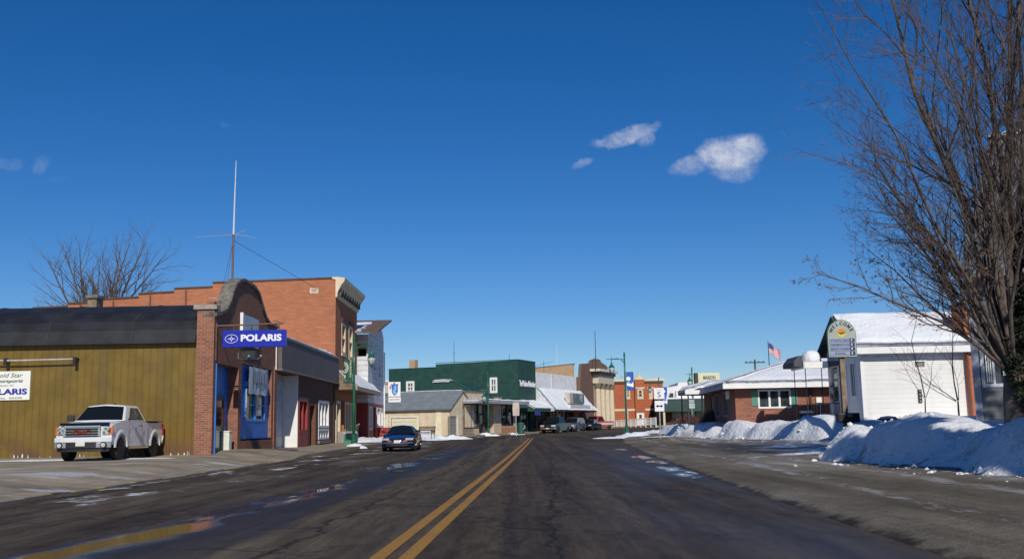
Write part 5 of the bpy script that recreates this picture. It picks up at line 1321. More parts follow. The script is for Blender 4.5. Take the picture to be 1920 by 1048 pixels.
window(T, 'f', 0, sw, WHITE, mat('pane_grey', (.20, .19, .17), .2, .3), 1, 1, .07, .05, .08)
window(T, 's', 0, (.9, 1.7, 2.3, 4.0), WHITE, GLASS, 2, 1, .08, .06, .08); window(T, 's', 0, (2.3, 3.0, 1.3, 3.8), WHITE, GLASS, 1, 3, .08, .06, .08)
d = MB().box(.08, .12, 3.95, 4.95, 1.3, 3.85).build('door', mat('door_greyish', (.35, .36, .40), .5), T); MB().box(.06, .08, 4.15, 4.75, 2.2, 3.6).build('door_glass', GLASS, d)
mb = MB(); gable_roof(mb, 0, LEN + .0, 0, D, ze, zr, .48, 'x', .1); ro = mb.build('roof', SHINGLE, T)
k = (zr - ze) / (D / 2)
snow_slab(ro, [(-.40, -.46, ze - .46 * k + .01), (LEN + .4, -.46, ze - .46 * k + .01), (LEN + .4, D / 2, zr + .01), (-.40, D / 2, zr + .01)], .24, 'roof_snow', seed=31, n=26, rag=.08)
bxp(T, 'fascia', WHITE, -.5, LEN + .5, -.52, -.483, ze - .48 * k - .34, ze - .48 * k - .03)
bxp(T, 'soffit', mat('soffit', (.55, .55, .55), .6), -.45, LEN + .4, -.48, -.003, ze - .48 * k - .20, ze - .48 * k - .14)
bxp(T, 'corner_board', WHITE, -.03, .12, -.03, -.004, z0, ze - .1); bxp(T, 'eave_shade_strip', mat('eave_shade_grey', (.60, .60, .58), .6), .0, LEN, -.02, -.004, ze - .75, ze - .3)  # grey strip paints the eave overhang's shadow onto the wall
# porch on the street side with a dome of snow
pz = b.s(1540, 684)[1]; 
zp = W(1525, 685, 52).z
MB().box(-1.75, -.05, 3.4, 6.0, zp - .1, zp + .12).build('porch_roof', SHINGLE, T); MB().box(-1.79, -.6, 3.34, 3.398, zp - .22, zp + .1).build('porch_fascia', WHITE, T); MB().box(-1.81, -1.752, 3.34, 6.0, zp - .22, zp + .1).build('porch_side_fascia', WHITE, T)
mb = MB(); nl = 7
vs = []; fs = []
for j in range(nl + 1):
    ph = j / nl * math.pi / 2
    for i in range(20): t_ = 2 * math.pi * i / 20; vs.append((-1.2 + .50 * math.cos(ph) ** .6 * math.cos(t_), 4.2 + .6 * math.cos(ph) ** .7 * math.sin(t_), zp + .1 + .62 * math.sin(ph)))
for j in range(nl):
    for i in range(20): fs.append((j * 20 + i, j * 20 + (i + 1) % 20, (j + 1) * 20 + (i + 1) % 20, (j + 1) * 20 + i))
MB().add(vs, fs).build('snow_dome', SNOW, T, smooth=True)
for xx, yy in ((-1.7, 3.5), (-1.7, 5.8), (-.9, 3.5)): MB().tube([(xx, yy, .8), (xx, yy, zp - .1)], .022, 8).build('porch_post', BLACK, T)
mb = MB(); mb.box(-1.7, -.1, 3.47, 3.53, 2.05, 2.1)
for k in range(12): mb.box(-1.66 + k * .14, -1.645 + k * .14, 3.49, 3.51, 1.2, 2.05)
mb.build('iron_railing', BLACK, T); MB().box(-1.75, -.01, 3.4, 6.0, .6, 1.2).build('porch_floor', CONC, T)
MB().prism([(-2.25, zp - .12), (-1.83, zp - .12), (-1.83, zp + .42), (-2.0, zp + .42), (-2.25, zp + .1)], 3.5, 5.9).build('porch_end_gable', SHINGLE, T)
# wreath and number plaque
wy = (b.s(1562, 735)[0]); wr = thing('wreath', 'round evergreen wreath with red bow on the shaded porch wall', 'wreath', (b.o + b.u * -.06 + b.v * 4.45) + Vector((0, 0, W(1562, 735, 51.5).z)), b.ang)
mb = MB(); rng = random.Random(8)
for k in range(260):
    t_ = rng.uniform(0, 2 * math.pi); r_ = .36 + rng.uniform(-.11, .11); c_ = Vector((-.06 + rng.uniform(-.07, .05), r_ * math.cos(t_), r_ * 1.15 * math.sin(t_)))
    d_ = Vector((rng.uniform(-1, .3), rng.uniform(-1, 1), rng.uniform(-1, 1))).normalized() * .09; e_ = d_.orthogonal().normalized() * .018
    mb.add([c_ - e_, c_ + e_, c_ + d_], [(0, 1, 2)])
mb.build('foliage', mat('wreath_green', (.02, .06, .025), .8, .4, 10), wr); MB().prism([(-.16, -.30), (0, -.22), (.16, -.30), (.12, -.10), (0, -.2), (-.12, -.10)], -.18, -.12, 's').build('bow', mat('bow_red', (.4, .02, .02), .5), wr)
r = b.rect('f', 1721, 1728, 730, 755); npq = thing('number_plaque', 'narrow black vertical plaque on the white clapboard wall', 'plaque', b.o, b.ang)
MB().box(r[0], r[1], -.06, -.02, r[2], r[3]).build('plate', BLACK, npq, .01); mb = MB()
for k in range(4): zc_ = r[3] - (k + .5) * (r[3] - r[2]) / 4; mb.lathe([(.035, 0), (.035, .012)], 10, ((r[0] + r[1]) / 2, -.075, zc_), 'y')
mb.build('pale_marks', mat('mark_grey', (.4, .4, .42), .5), npq)
# brick chimney end
a0 = b.f(1809, 680)[0]; a1 = b.f(1829, 680)[0]
cm = bxp(T, 'brick_chimney', brick('brick_chimney', (.50, .16, .06), (.40, .12, .05), (.34, .16, .1), 1.4, .1), a0, a1 + .35, -.25, 1.1, .6, W(1815, 574, 47).z); MB().box(a0 - .06, a1 + .4, -.32, 1.17, W(1815, 574, 47).z, W(1815, 571, 47).z + .1).build('chimney_cap', STONE, cm)
MB().tube([(a0 + .02, -.3, .7), (a0 + .02, -.3, 4.6)], .05, 6).build('downspout', mat('spout_brown', (.16, .06, .05), .5), T)

# 14 grey house behind the big tree
p0 = W(1828, 700, 29)
b = Bld('grey_house', 'grey sided house with tall steep roof in tree shade at the right', 'house', p0.x, 29, -27); T = b.t
LEN = 11; D = 10; z0 = .6; ze = W(1812, 500, 29).z - .1
wn = b.rect('f', 1841, 1884, 648, 723)
mb = MB(); wall(mb, 'f', 0, LEN, z0, ze, 0, [wn, (4.5, 5.8, 2.2, 3.6)], .12); wall(mb, 's', 0, D, z0, ze, 0, [(2, 3.2, 2.2, 3.7), (6, 7.2, 2.2, 3.7)], .12); mb.quad((LEN, 0, z0), (LEN, D, z0), (LEN, D, ze), (LEN, 0, ze)); mb.quad((0, D, z0), (LEN, D, z0), (LEN, D, ze), (0, D, ze)); mb.build('grey_siding_wall', GSID, T)
w_ = window(T, 'f', 0, wn, mat('frame_blue_white', (.50, .54, .62), .5), GLASS, 2, 1, .06, .06, .1); cu_ = MB(); 
for k in range(4): cu_.box(wn[0] + .1 + k * .055, wn[0] + .13 + k * .055, .03, .05, wn[2] + .1, wn[3] - .08)
cu_.build('curtain', WHITE, w_)
window(T, 'f', 0, (4.5, 5.8, 2.2, 3.6), WHITE, GLASS, 1, 2)
for r in ((2, 3.2, 2.2, 3.7), (6, 7.2, 2.2, 3.7)): window(T, 's', 0, r, WHITE, GLASS, 1, 2)
bxp(T, 'corner_board', mat('corner_blue_grey', (.34, .37, .44), .5), -.06, .13, -.06, -.004, z0, ze); bxp(T, 'corner_board_side', mat('corner_blue_grey', (.34, .37, .44), .5), -.06, -.004, -.003, .13, z0, ze)
ex = b.f(1797, 485, -.6)[0]; ry = 4.6; rx, rz = b.f(1854, 258, ry)
mb = MB(); e0 = (ex, -.6, ze - .1); e1 = (LEN + .7, -.6, ze - .1); e2 = (LEN + .7, D + .6, ze - .1); e3 = (ex, D + .6, ze - .1); r0 = (rx, ry, rz); r1 = (LEN - 2, ry, rz); r0b = (rx, ry + .9, rz); r1b = (LEN - 2, ry + .9, rz)
mb.add([e0, e1, e2, e3, r0, r1, r1b, r0b], [(0, 1, 5, 4), (1, 2, 6, 5), (2, 3, 7, 6), (3, 0, 4, 7), (4, 5, 6, 7), (3, 2, 1, 0)]); ro = mb.build('steep_roof', SHINGLE_G, T)
MB().add([(ex, -.6, ze - .1), (LEN + .7, -.6, ze - .1), (LEN + .7, -.64, ze - .12), (ex - .04, -.64, ze - .12), (ex - .04, -.64, ze - .32), (LEN + .7, -.64, ze - .32)], [(3, 2, 5, 4)]).build('fascia', GREY, T)
snow_slab(ro, [(rx - .05, ry - .15, rz - .02), (LEN - 2, ry - .15, rz - .02), (LEN - 2, ry + 1.0, rz), (rx - .05, ry + 1.0, rz)], .16, 'ridge_snow', seed=41, n=24, rag=.1)
# added house, out of view, that throws the shade over the near snow
b = Bld('shade_house', 'unseen white house added outside the right edge to shade the near snow', 'house', 10.4, 1.2, 0); T = b.t
mb = MB(); shell(mb, 0, 10, 0, 11.5, .5, 6.0, [(2, 3.4, 1.8, 3.4), (6, 7.4, 1.8, 3.4)], [(3, 4.4, 1.8, 3.4), (7, 8.4, 1.8, 3.4)], top=False); mb.add([(0, 0, 6), (0, 11.5, 6), (0, 5.75, 9.0)], [(0, 1, 2)]); mb.add([(10, 0, 6), (10, 11.5, 6), (10, 5.75, 9.0)], [(0, 1, 2)]); mb.build('clapboard_wall', WSID, T)
mb = MB(); gable_roof(mb, 0, 10, 0, 11.5, 6.0, 9.0, .5, 'x'); mb.build('roof', SHINGLE, T)
for r in ((3, 4.4, 1.8, 3.4), (7, 8.4, 1.8, 3.4)): window(T, 's', 0, r, WHITE, GLASS, 1, 2)
for r in ((2, 3.4, 1.8, 3.4), (6, 7.4, 1.8, 3.4)): window(T, 'f', 0, r, WHITE, GLASS, 1, 2)
# ================================================================ trees
BARK = mat('bark', (.105, .082, .07), .9, .35, 6, .6)
TWIG = mat('twig_bark', (.125, .085, .068), .9, .3, 4)
SPAN = (.32, .55)
def grow(rng, out, twigs, p, d, L, r, lvl, maxl, kids, up=.25, wig=.12, n=5, flat=None):
    pts = [p.copy()]; rad = [r]; q = p.copy(); dd = d.normalized()
    for i in range(n):
        dd = (dd + Vector((rng.gauss(0, wig), rng.gauss(0, wig), rng.gauss(0, wig) + up * .22))).normalized()
        q = q + dd * (L / n); pts.append(q.copy()); rad.append(max(.0025, r * (1 - .82 * (i + 1) / n)))
    (out if lvl < 2 else twigs).tube(pts, rad, 7 if lvl == 0 else (5 if lvl == 1 else 3), caps=False)
    if lvl >= maxl: return
    k = kids[lvl]
    for c in range(k):
        f = (.22 if lvl == 0 else .15) + (.80 if lvl == 0 else .85) * (c + rng.random()) / k
        f = min(f, .985); i = min(int(f * n), n - 1); fr = f * n - i
        pp = pts[i].lerp(pts[i + 1], fr); base = (pts[i + 1] - pts[i]).normalized()
        o = base.orthogonal().normalized(); o.rotate(Matrix.Rotation(rng.uniform(0, 2 * math.pi), 3, base))
        sp = rng.uniform(.45, .95) if lvl == 0 else rng.uniform(.4, .9)
        nd = (base + o * sp).normalized()
        rr = max(.003, (rad[i] * (1 - fr) + rad[i + 1] * fr) * rng.uniform(.45, .65))
        grow(rng, out, twigs, pp, nd, L * rng.uniform(*SPAN) * (1.1 - .55 * f), rr, lvl + 1, maxl, kids, up * .8, wig * 1.15, max(3, n - 1))
def bare_tree(name, label, x, y, z, stems, kids, seed, trunk_h=0, trunk_r=.2, maxl=3, group=None, up=.25):
    rng = random.Random(seed); t = thing(name, label, 'tree', (x, y, z), 0, group)
    a, b_ = MB(), MB()
    if trunk_h: a.tube([(0, 0, -.3), (0, 0, .1), (rng.uniform(-.05, .05), 0, trunk_h * .5), (0, 0, trunk_h)], [trunk_r * 1.4, trunk_r * 1.1, trunk_r, trunk_r * .85], 10)
    for (az, tilt, L, r) in stems:
        d = Vector((math.sin(R(tilt)) * math.cos(R(az)), math.sin(R(tilt)) * math.sin(R(az)), math.cos(R(tilt))))
        grow(rng, a, b_, Vector((0, 0, trunk_h * .92 if trunk_h else rng.uniform(-.1, .5))) + d * .1, d, L, r, 0, maxl, kids, up)
    a.build('trunk', BARK, t, smooth=True); b_.build('crown', TWIG, t)
    return t, b_
rng = random.Random(11)
st = []; SPAN = (.24, .42)
for k in range(20):
    az = k * 137.5 + rng.uniform(-20, 20); tilt = interp([(0, 4), (6, 10), (12, 22), (19, 34)], k) + rng.uniform(-3, 3)
    st.append((az, tilt, interp([(0, 14.0), (9, 10.5), (19, 6.0)], k) * rng.uniform(.9, 1.08), rng.uniform(.08, .12) if k < 6 else rng.uniform(.030, .060)))
for az, tilt, L in ((178, 28, 6.6), (184, 38, 5.2), (170, 43, 4.6), (190, 22, 7.6), (175, 16, 9.6), (182, 9, 12.2), (195, 34, 5.6), (165, 34, 5.8), (180, 46, 3.6), (186, 31, 6.2), (176, 12, 10.6), (172, 25, 7.0), (188, 6, 13.0), (181, 44, 4.6), (178, 20, 8.4)): st.append((az, tilt, L, .048))
TX, TY = 11.95, 24.0
bt, btw = bare_tree('bare_tree', 'big bare multi-stemmed tree filling the upper right over the snowbank', TX, TY, 1.0, st, (15, 9, 6), 7, 1.2, .30, 3, None, .20)
SPAN = (.32, .55)
lf_ = MB(); rng = random.Random(4)
tv = [Vector(v) for v in btw.v if v[2] < 6.2]
for k in range(1500):
    p = rng.choice(tv); 
    if p.z > 4.6 and rng.random() < .75: continue
    d = Vector((rng.uniform(-1, 1), rng.uniform(-1, 1), rng.uniform(-1.2, .3))).normalized() * rng.uniform(.05, .09); e = d.orthogonal().normalized() * rng.uniform(.02, .035)
    lf_.add([p, p + d * .5 + e, p + d, p + d * .5 - e], [(0, 1, 2, 3)])
lf_.build('withered_leaf_cluster', mat('withered_leaf', (.14, .05, .02), .8, .4, 9), bt)
def leaf_mass(t, blobs, n, m, seed, size=.09, name='crown'):
    rng = random.Random(seed); mb = MB()
    for (cx, cy, cz, rx, ry, rz, w) in blobs:
        for k in range(int(n * w)):
            v = Vector((rng.gauss(0, 1), rng.gauss(0, 1), rng.gauss(0, 1))).normalized() * (rng.uniform(.35, 1) ** .5)
            p = Vector((cx + v.x * rx, cy + v.y * ry, cz + v.z * rz))
            if noise.noise(p * 2.1 + Vector((seed, 0, 0))) < -.16: continue
            d = (v + Vector((rng.uniform(-.8, .8), rng.uniform(-.8, .8), rng.uniform(-.3, 1)))).normalized() * size * rng.uniform(.6, 1.4); e = d.orthogonal().normalized(); e.rotate(Matrix.Rotation(rng.uniform(0, 6.3), 3, d.normalized())); e *= size * .28
            mb.add([p - e, p + e, p + d * 1.0], [(0, 1, 2)])
    return mb.build(name, m, t)
# dark ivy-like growth around the tree's foot
EVG = mat('evergreen_dark', (.018, .030, .012), .8, .5, 3); EVG2 = mat('evergreen_brown', (.045, .028, .014), .85, .5, 4)
sh = thing('evergreen_shrub', 'dark overgrown evergreen climbing the foot of the big bare tree', 'shrub', (TX + .4, TY - .3, 1.0))
leaf_mass(sh, [(0, 0, .9, .62, .6, .9, 1), (.1, .1, 2.1, .6, .6, 1.0, 1), (.1, .1, 3.3, .5, .5, 1.0, .8), (.5, 0, 1.4, .7, .6, 1.2, 1), (.05, .1, 4.4, .32, .35, .9, .5), (.7, .2, 2.8, .6, .6, 1.2, .9), (-.3, -.1, 1.3, .45, .4, .6, .5)], 5200, EVG, 5, .10)
leaf_mass(sh, [(-.1, 0, 1.6, .6, .6, 1.3, 1), (.2, .1, 3.4, .55, .5, 1.3, 1)], 900, EVG2, 6, .10, 'brown_leaf_cluster')
MB().tube([(0, 0, 0), (.1, .1, 2.5), (.05, .1, 4.5)], [.09, .06, .03], 7).build('stem', BARK, sh)
# unseen conifers added at right to shade and dapple the snow
def shade_conifer(label, x, y, z, h, r, seed):
    rng = random.Random(seed); t = thing('shade_spruce', label, 'tree', (x, y, z), 0, 'unseen trees added at right for shade')
    MB().tube([(0, 0, -.2), (0, 0, h * .5), (0, 0, h * .97)], [.22, .13, .02], 8).build('trunk', BARK, t)
    mb = MB()
    for k in range(150):
        f = (k / 150) ** .85; zc = .8 + f * (h - 1.0); rr = r * (1 - f) ** .8 * rng.uniform(.7, 1.08) + .1; az = rng.uniform(0, 6.28)
        for q in range(26):
            s = rng.uniform(.12, 1); p = Vector((math.cos(az) * rr * s, math.sin(az) * rr * s, zc - .25 * rr * s * s)); sd_ = Vector((-math.sin(az), math.cos(az), 0)) * rng.choice((-1, 1))
            d = (sd_ * rng.uniform(.4, 1) + Vector((math.cos(az), math.sin(az), 0)) * .5 + Vector((0, 0, rng.uniform(-.55, .05)))).normalized() * rng.uniform(.22, .42); e = d.cross(Vector((0, 0, 1))).normalized() * .07
            mb.add([p - e, p + e, p + d], [(0, 1, 2)])
    mb.build('crown', EVG, t)
shade_conifer('tall unseen evergreen added at right to shade the yard and grey house', 14.3, 17.0, 1.0, 12.5, 3.0, 1)
shade_conifer('shorter unseen evergreen added farther right for shade', 19.5, 20.5, 1.0, 10.0, 2.8, 2)
shade_conifer('slim unseen evergreen added at right to dapple the near snowbank', 9.75, 14.0, .9, 7.6, 1.5, 3)
shade_conifer('small unseen evergreen added beside the slim one for shade', 12.0, 14.6, .9, 6.6, 1.7, 4)
# saplings
p_ = W(1737, 780, 38); bare_tree('sapling', 'thin bare sapling before the window side of the white wall', p_.x, 38, 1.0, [(90, 3, 3.6, .022), (170, 22, 2.0, .014), (10, 20, 2.0, .014)], (6, 3), 3, 1.0, .024, 2)
p_ = W(1798, 775, 40); bare_tree('sapling', 'wide leaning sapling close to the orange brick chimney', p_.x, 40, 1.0, [(100, 6, 3.4, .03), (180, 38, 2.8, .02), (185, 55, 2.2, .016), (20, 25, 2.2, .016)], (8, 4), 9, .9, .035, 2)
# distant trees
mk = lambda n, t0, t1, L, r, seed: [(k * 137.5, t0 + (t1 - t0) * ((k * .618) % 1), L * (.8 + .3 * ((k * .38) % 1)), r) for k in range(n)]
p_ = W(192, 560, 118); bare_tree('bare_tree', 'rounded bare tree rising behind the stepped brick wall', p_.x, 118, 0, mk(15, 6, 48, 15.5, .24, 1), (11, 7, 4), 21, 8.5, .6, 3, 'bare trees on the skyline')
p_ = W(110, 580, 128); bare_tree('bare_tree', 'low bare tree at the far left of the stepped brick wall', p_.x, 128, 0, mk(9, 8, 60, 9.5, .14, 1), (9, 6, 3), 22, 8.5, .4, 3, 'bare trees on the skyline')
p_ = W(275, 580, 128); bare_tree('bare_tree', 'sparse bare treetop showing just over the middle of the stepped wall', p_.x, 128, 0, mk(10, 20, 65, 10.0, .14, 1), (9, 6, 3), 23, 9.5, .4, 3, 'bare trees on the skyline')
for px, Y, h, sd_, lab in ((1162, 200, 8.2, 31, 'faint bare treetop between the bank and the red building'), (1178, 205, 8.6, 32, 'faint bare treetop behind the hanging blue banner'), (1372, 140, 3.9, 33, 'bare treetops peeking just over the snowy roof right of the MARION sign'), (1395, 150, 4.2, 34, 'bare treetop over the snowy roof left of the utility pole')):
    p_ = W(px, 790, Y); bare_tree('bare_tree', lab, p_.x, Y, .8, mk(8, 5, 45, h * .62, .12, 1), (6, 5, 3), sd_, h * .5, .25, 3, 'bare trees on the skyline')
# shrubs by the office
def twig_shrub(label, x, y, z, rx, rz, n, seed, c):
    rng = random.Random(seed); t = thing('bare_shrub', label, 'shrub', (x, y, z), 0, 'twiggy shrubs in the snow'); mb = MB(); st_ = MB()
    for k in range(n):
        az = rng.uniform(0, 6.28); tilt = rng.uniform(0, 1.25); L = rng.uniform(.75, 1.0)
        ex = Vector((math.cos(az) * math.sin(tilt) * rx * L, math.sin(az) * math.sin(tilt) * rx * L, math.cos(tilt) * rz * L)); mid = ex * .55 + Vector((rng.gauss(0, .06), rng.gauss(0, .06), .1))
        (st_ if k % 6 == 0 else mb).tube([Vector((0, 0, -.1)), mid, ex], [.012, .008, .004], 3, caps=False)
        for q in range(4):
            f = rng.uniform(.4, 1); p = mid.lerp(ex, f); e = p + Vector((rng.gauss(0, .13), rng.gauss(0, .13), rng.gauss(.05, .12))); mb.tube([p, e], [.006, .003], 3, caps=False)
    st_.build('stem', BARK, t); mb.build('twigs', mat(c[0], c[1], .9, .35, 4), t)
p_ = W(1345, 790, 66); twig_shrub('large round brown shrub against the shaded side of the brick office', p_.x, 66, .8, 1.35, 1.25, 2300, 1, ('shrub_brown', (.14, .085, .055)))
p_ = W(1292, 790, 80); twig_shrub('reddish spreading shrub half buried in snow beyond the office porch', p_.x, 80, .75, 1.6, 1.1, 900, 2, ('shrub_red', (.13, .06, .05)))
p_ = W(1268, 796, 90); twig_shrub('low snow-flecked shrub nearest the county road sign', p_.x, 90, .75, 1.1, .7, 420, 3, ('shrub_red', (.13, .06, .05)))
p_ = W(1665, 783, 36); bb = thing('bird_bath', 'low brown bird bath standing in the snowy yard', 'bird bath', (p_.x, 36, .95))
MB().lathe([(.10, 0), (.06, .1), (.08, .2)], 12).build('stem', mat('bath_brown', (.14, .09, .06), .8), bb); MB().lathe([(.10, .2), (.36, .27), (.38, .31), (.30, .29)], 18).build('bowl', mat('bath_brown', (.14, .09, .06), .8), bb); MB().lathe([(.33, .295), (.25, .37), (.02, .40)], 16).build('snow_cap', SNOW, bb, smooth=True)

# ================================================================ street lamps
GLOBE = mat('lamp_globe', (.42, .46, .46), .25, .05, 3)
def lamp(label, x, y, z, arm_z=5.75, H=6.35, side=1, L=1.0):
    t = thing('street_lamp', label, 'street lamp', (x, y, z), 0, 'green street lamps along the main street')
    MB().lathe([(.20, 0), (.20, .12), (.15, .2), (.13, .55), (.16, .6), (.10, .7)], 14).build('base', DKGREEN, t, smooth=False)
    MB().lathe([(.085, .7), (.085, 2.2), (.07, 4.5), (.062, H - .25)], 12).build('pole', DKGREEN, t, smooth=True)
    MB().lathe([(.062, H - .25), (.10, H - .2), (.05, H - .12), (.07, H - .04), (.01, H + .12)], 10).build('finial', DKGREEN, t)
    s = side; mb = MB(); mb.tube([(0, 0, arm_z - .28), (s * L * .25, 0, arm_z - .02), (s * L * .55, 0, arm_z + .08), (s * L, 0, arm_z + .03), (s * (L + .42), 0, arm_z + .04)], [.035, .03, .03, .03, .022], 7)
    mb.tube([(0, 0, arm_z + .02), (s * L, 0, arm_z + .02)], .02, 6); mb.tube([(s * L, 0, arm_z + .3), (s * L, 0, arm_z - .22)], [.012, .035], 8)
    for k in range(9): pass
    mb.build('arm', DKGREEN, t)
    cx = s * L; q = MB().lathe([(.03, arm_z - .2), (.06, arm_z - .26), (.09, arm_z - .42), (.19, arm_z - .52), (.24, arm_z - .60), (.235, arm_z - .66)], 16, (cx, 0, 0)).build('lantern_cap', DKGREEN, t, smooth=False)
    MB().lathe([(.22, arm_z - .66), (.225, arm_z - .80), (.17, arm_z - 1.0), (.07, arm_z - 1.12)], 16, (cx, 0, 0)).build('globe', GLOBE, q, smooth=True)
    fr = MB()
    for k in range(6): a = k * math.pi / 3; fr.tube([(cx + .236 * math.cos(a), .236 * math.sin(a), arm_z - .66), (cx + .24 * math.cos(a), .24 * math.sin(a), arm_z - .80), (cx + .185 * math.cos(a), .185 * math.sin(a), arm_z - 1.0), (cx + .07 * math.cos(a), .07 * math.sin(a), arm_z - 1.13)], .011, 4)
    fr.lathe([(.08, arm_z - 1.12), (.05, arm_z - 1.18), (.01, arm_z - 1.27)], 10, (cx, 0, 0)); fr.build('cage', DKGREEN, q)
    return t
lx = W(663, 830, 60).x
l1 = lamp('nearest green lamp, standing left by the shake awning with lantern over the street', lx, 60, side_z(lx, 60), 5.85, 6.5, 1, 1.05)
p_ = W(916, 800, 104.3); l2 = lamp('green lamp in front of the beige store with lantern to its left', p_.x, 104.3, BASE(104) + .13, 4.5, 6.3, -1, .42)
p_ = W(1175, 800, 81); l3 = lamp('green lamp with blue banner rising from a snow heap in mid-picture', p_.x, 81, BASE(81) + .25, 5.95, 6.5, -1, 1.05)
p_ = W(1238, 790, 127); l4 = lamp('farthest green lamp, right behind the county road sign', p_.x, 127, BASE(127), 5.8, 6.5, -1, 1.15)
p_ = W(1299, 740, 100); l5 = lamp('partly hidden green lamp whose top shows left of the MARION sign', p_.x, 100, BASE(100) + .4, 5.3, 6.0, -1, .25)
# banners
def banner(label, lamp_o, dx0, dx1, z0, z1, kind, Yoff=0):
    x, y, z = lamp_o.location; t = thing('street_banner', label, 'banner', (x, y, z))
    n = 8; vs = []
    for j in range(n + 1):
        for i in range(n + 1): vs.append((dx0 + (dx1 - dx0) * i / n, -.0 + .03 * math.sin(i * .9 + j * .5), z0 + (z1 - z0) * j / n))
    mb = MB(); mb.add(vs, [(j * (n + 1) + i, j * (n + 1) + i + 1, (j + 1) * (n + 1) + i + 1, (j + 1) * (n + 1) + i) for j in range(n) for i in range(n)])
    m = mat('banner_green', (.010, .075, .05), .7, .1, 3) if kind == 'g' else mat('banner_blue', (.02, .09, .42), .6, .15, 3)
    mb.build('cloth', m, t, smooth=True)
    mb = MB(); s0 = min(0, dx0 - .05) if dx0 < 0 else 0; s1 = dx1 + .05 if dx0 >= 0 else 0
    for zz_ in (z0 - .02, z1 + .02): MB().tube([(min(dx0, 0) - .03, 0, zz_), (max(dx1, 0) + .03, 0, zz_)], .018, 6).build('banner_rod', DKGREEN, t)
    w_ = dx1 - dx0; cm = mat('banner_cream', (.52, .56, .42), .7, .1, 4)
    if kind == 'g':
        text_on(t, 'MARION', 'f', -.05, dx0 + w_ * .80, (z0 + z1) / 2 + .15, w_ * .22, cm, 1.0, rot=-math.pi / 2, bold=.02, ext=.003)
        text_on(t, 'Est. 1898', 'f', -.05, dx0 + w_ * .48, z0 + .13, .09, cm, w_ * .78, ext=.003) if False else None
        text_on(t, 'Est.', 'f', -.05, dx0 + w_ * .28, z0 + .14, .10, cm, w_ * .25, ext=.003)
        mb = MB(); zc = z1 - .48
        for r0, r1 in ((.19, .25), (.10, .14)):
            m_ = 18
            for k in range(m_):
                a, b2 = math.pi * (-.5 + k / m_), math.pi * (-.5 + (k + 1) / m_)
                mb.add([(dx0 + .05 + r * math.cos(q), -.055, zc + r * 1.35 * math.sin(q)) for r, q in ((r0, a), (r1, a), (r1, b2), (r0, b2))], [(0, 1, 2, 3)])
        for k in range(5): q = math.pi * (-.4 + .2 * k); mb.add([(dx0 + .05 + .14 * math.cos(q), -.055, zc + .19 * math.sin(q)), (dx0 + .05 + .2 * math.cos(q - .08), -.055, zc + .27 * math.sin(q - .08)), (dx0 + .05 + .2 * math.cos(q + .08), -.055, zc + .27 * math.sin(q + .08))], [(0, 1, 2)])
        mb.box(dx0 + .04, dx0 + .13, -.058, -.054, zc - .62, zc - .42); mb.build('emblem', cm, t)
    else:
        mb = MB(); mb.add([(dx0 + w_ * .28 + .17 * math.cos(k * math.pi / 8), -.05, z1 - .5 + .17 * math.sin(k * math.pi / 8)) for k in range(16)], [tuple(range(16))])
        mb.add([(dx0 + .02, -.05, z0 + .35), (dx0 + w_ * .55, -.05, z0 + .28), (dx1 - .02, -.05, z0 + .22), (dx1 - .02, -.05, z1 - .75), (dx0 + w_ * .66, -.05, z0 + .48), (dx0 + w_ * .4, -.05, z0 + .62), (dx0 + .02, -.05, z0 + .55)], [(0, 1, 2, 3, 4, 5, 6)])
        mb.build('white_figure', SIGNWHITE, t)
        MB().add([(dx0 + .02, -.06, z1 - .75), (dx0 + w_ * .35, -.06, z1 - .7), (dx0 + w_ * .62, -.06, z0 + .5), (dx0 + .02, -.06, z0 + .58)], [(0, 1, 2, 3)]).build('pale_figure', mat('figure_light_blue', (.20, .32, .58), .6), t)
banner('narrow green street banner reading MARION on the nearest lamp', l1, -.62, -.09, 3.75, 5.1, 'g')
a = W(1180, 698, 81).x - l3.location.x; z1 = W(1185, 698, 81).z - l3.location.z; z0 = W(1185, 731, 81).z - l3.location.z
banner('blue and white street banner on the lamp rising from the snow heap', l3, .10, .68, z0, z1, 'b')
banner('blue and white street banner on the farthest lamp behind the county sign', l4, .45, 1.0, W(1245, 760, 127).z - l4.location.z, W(1245, 726, 127).z - l4.location.z, 'b')

# ================================================================ signs
p_ = W(1238, 800, 64); t = thing('county_route_sign', 'white county trunk S sign with two-way arrow plate on a post', 'road sign', (p_.x, 64, BASE(64) + .15), 0)
Z = lambda py: W(1238, py, 64).z - t.location.z
MB().box(-.32, .32, -.02, .02, Z(749), Z(727)).build('route_plate', SIGNWHITE, t, .01); MB().box(-.30, .30, -.02, .02, Z(771), Z(751)).build('arrow_plate', SIGNWHITE, t, .01)
text_on(t, 'S', 'f', -.021, .0, (Z(749) + Z(727)) / 2 - .04, .34, BLACK, .22, bold=.0, ext=.004); text_on(t, 'COUNTY', 'f', -.021, 0, Z(730) - .03, .06, GREY, .42, ext=.003)
mb = MB(); zc = (Z(771) + Z(751)) / 2; mb.box(-.14, .14, -.03, -.021, zc - .035, zc + .035)
for s in (-1, 1): mb.add([(s * .23, -.03, zc), (s * .10, -.03, zc + .10), (s * .10, -.03, zc - .10)], [(0, 1, 2)])
mb.build('two_way_arrow', BLACK, t); MB().box(-.035, .035, .025, .075, -.2, Z(727)).build('post', METAL, t)
mb = MB(); mb.box(-.33, .33, -.026, -.021, Z(749) - .0, Z(749) + .045); mb.build('plate_edge', BLACK, t)
p_ = W(968, 800, 97); t = thing('blank_road_sign', 'pale back of a tall road sign beside the green litter bin', 'road sign', (p_.x, 97, BASE(97) + .05), 0)
Z = lambda py: W(968, py, 97).z - t.location.z
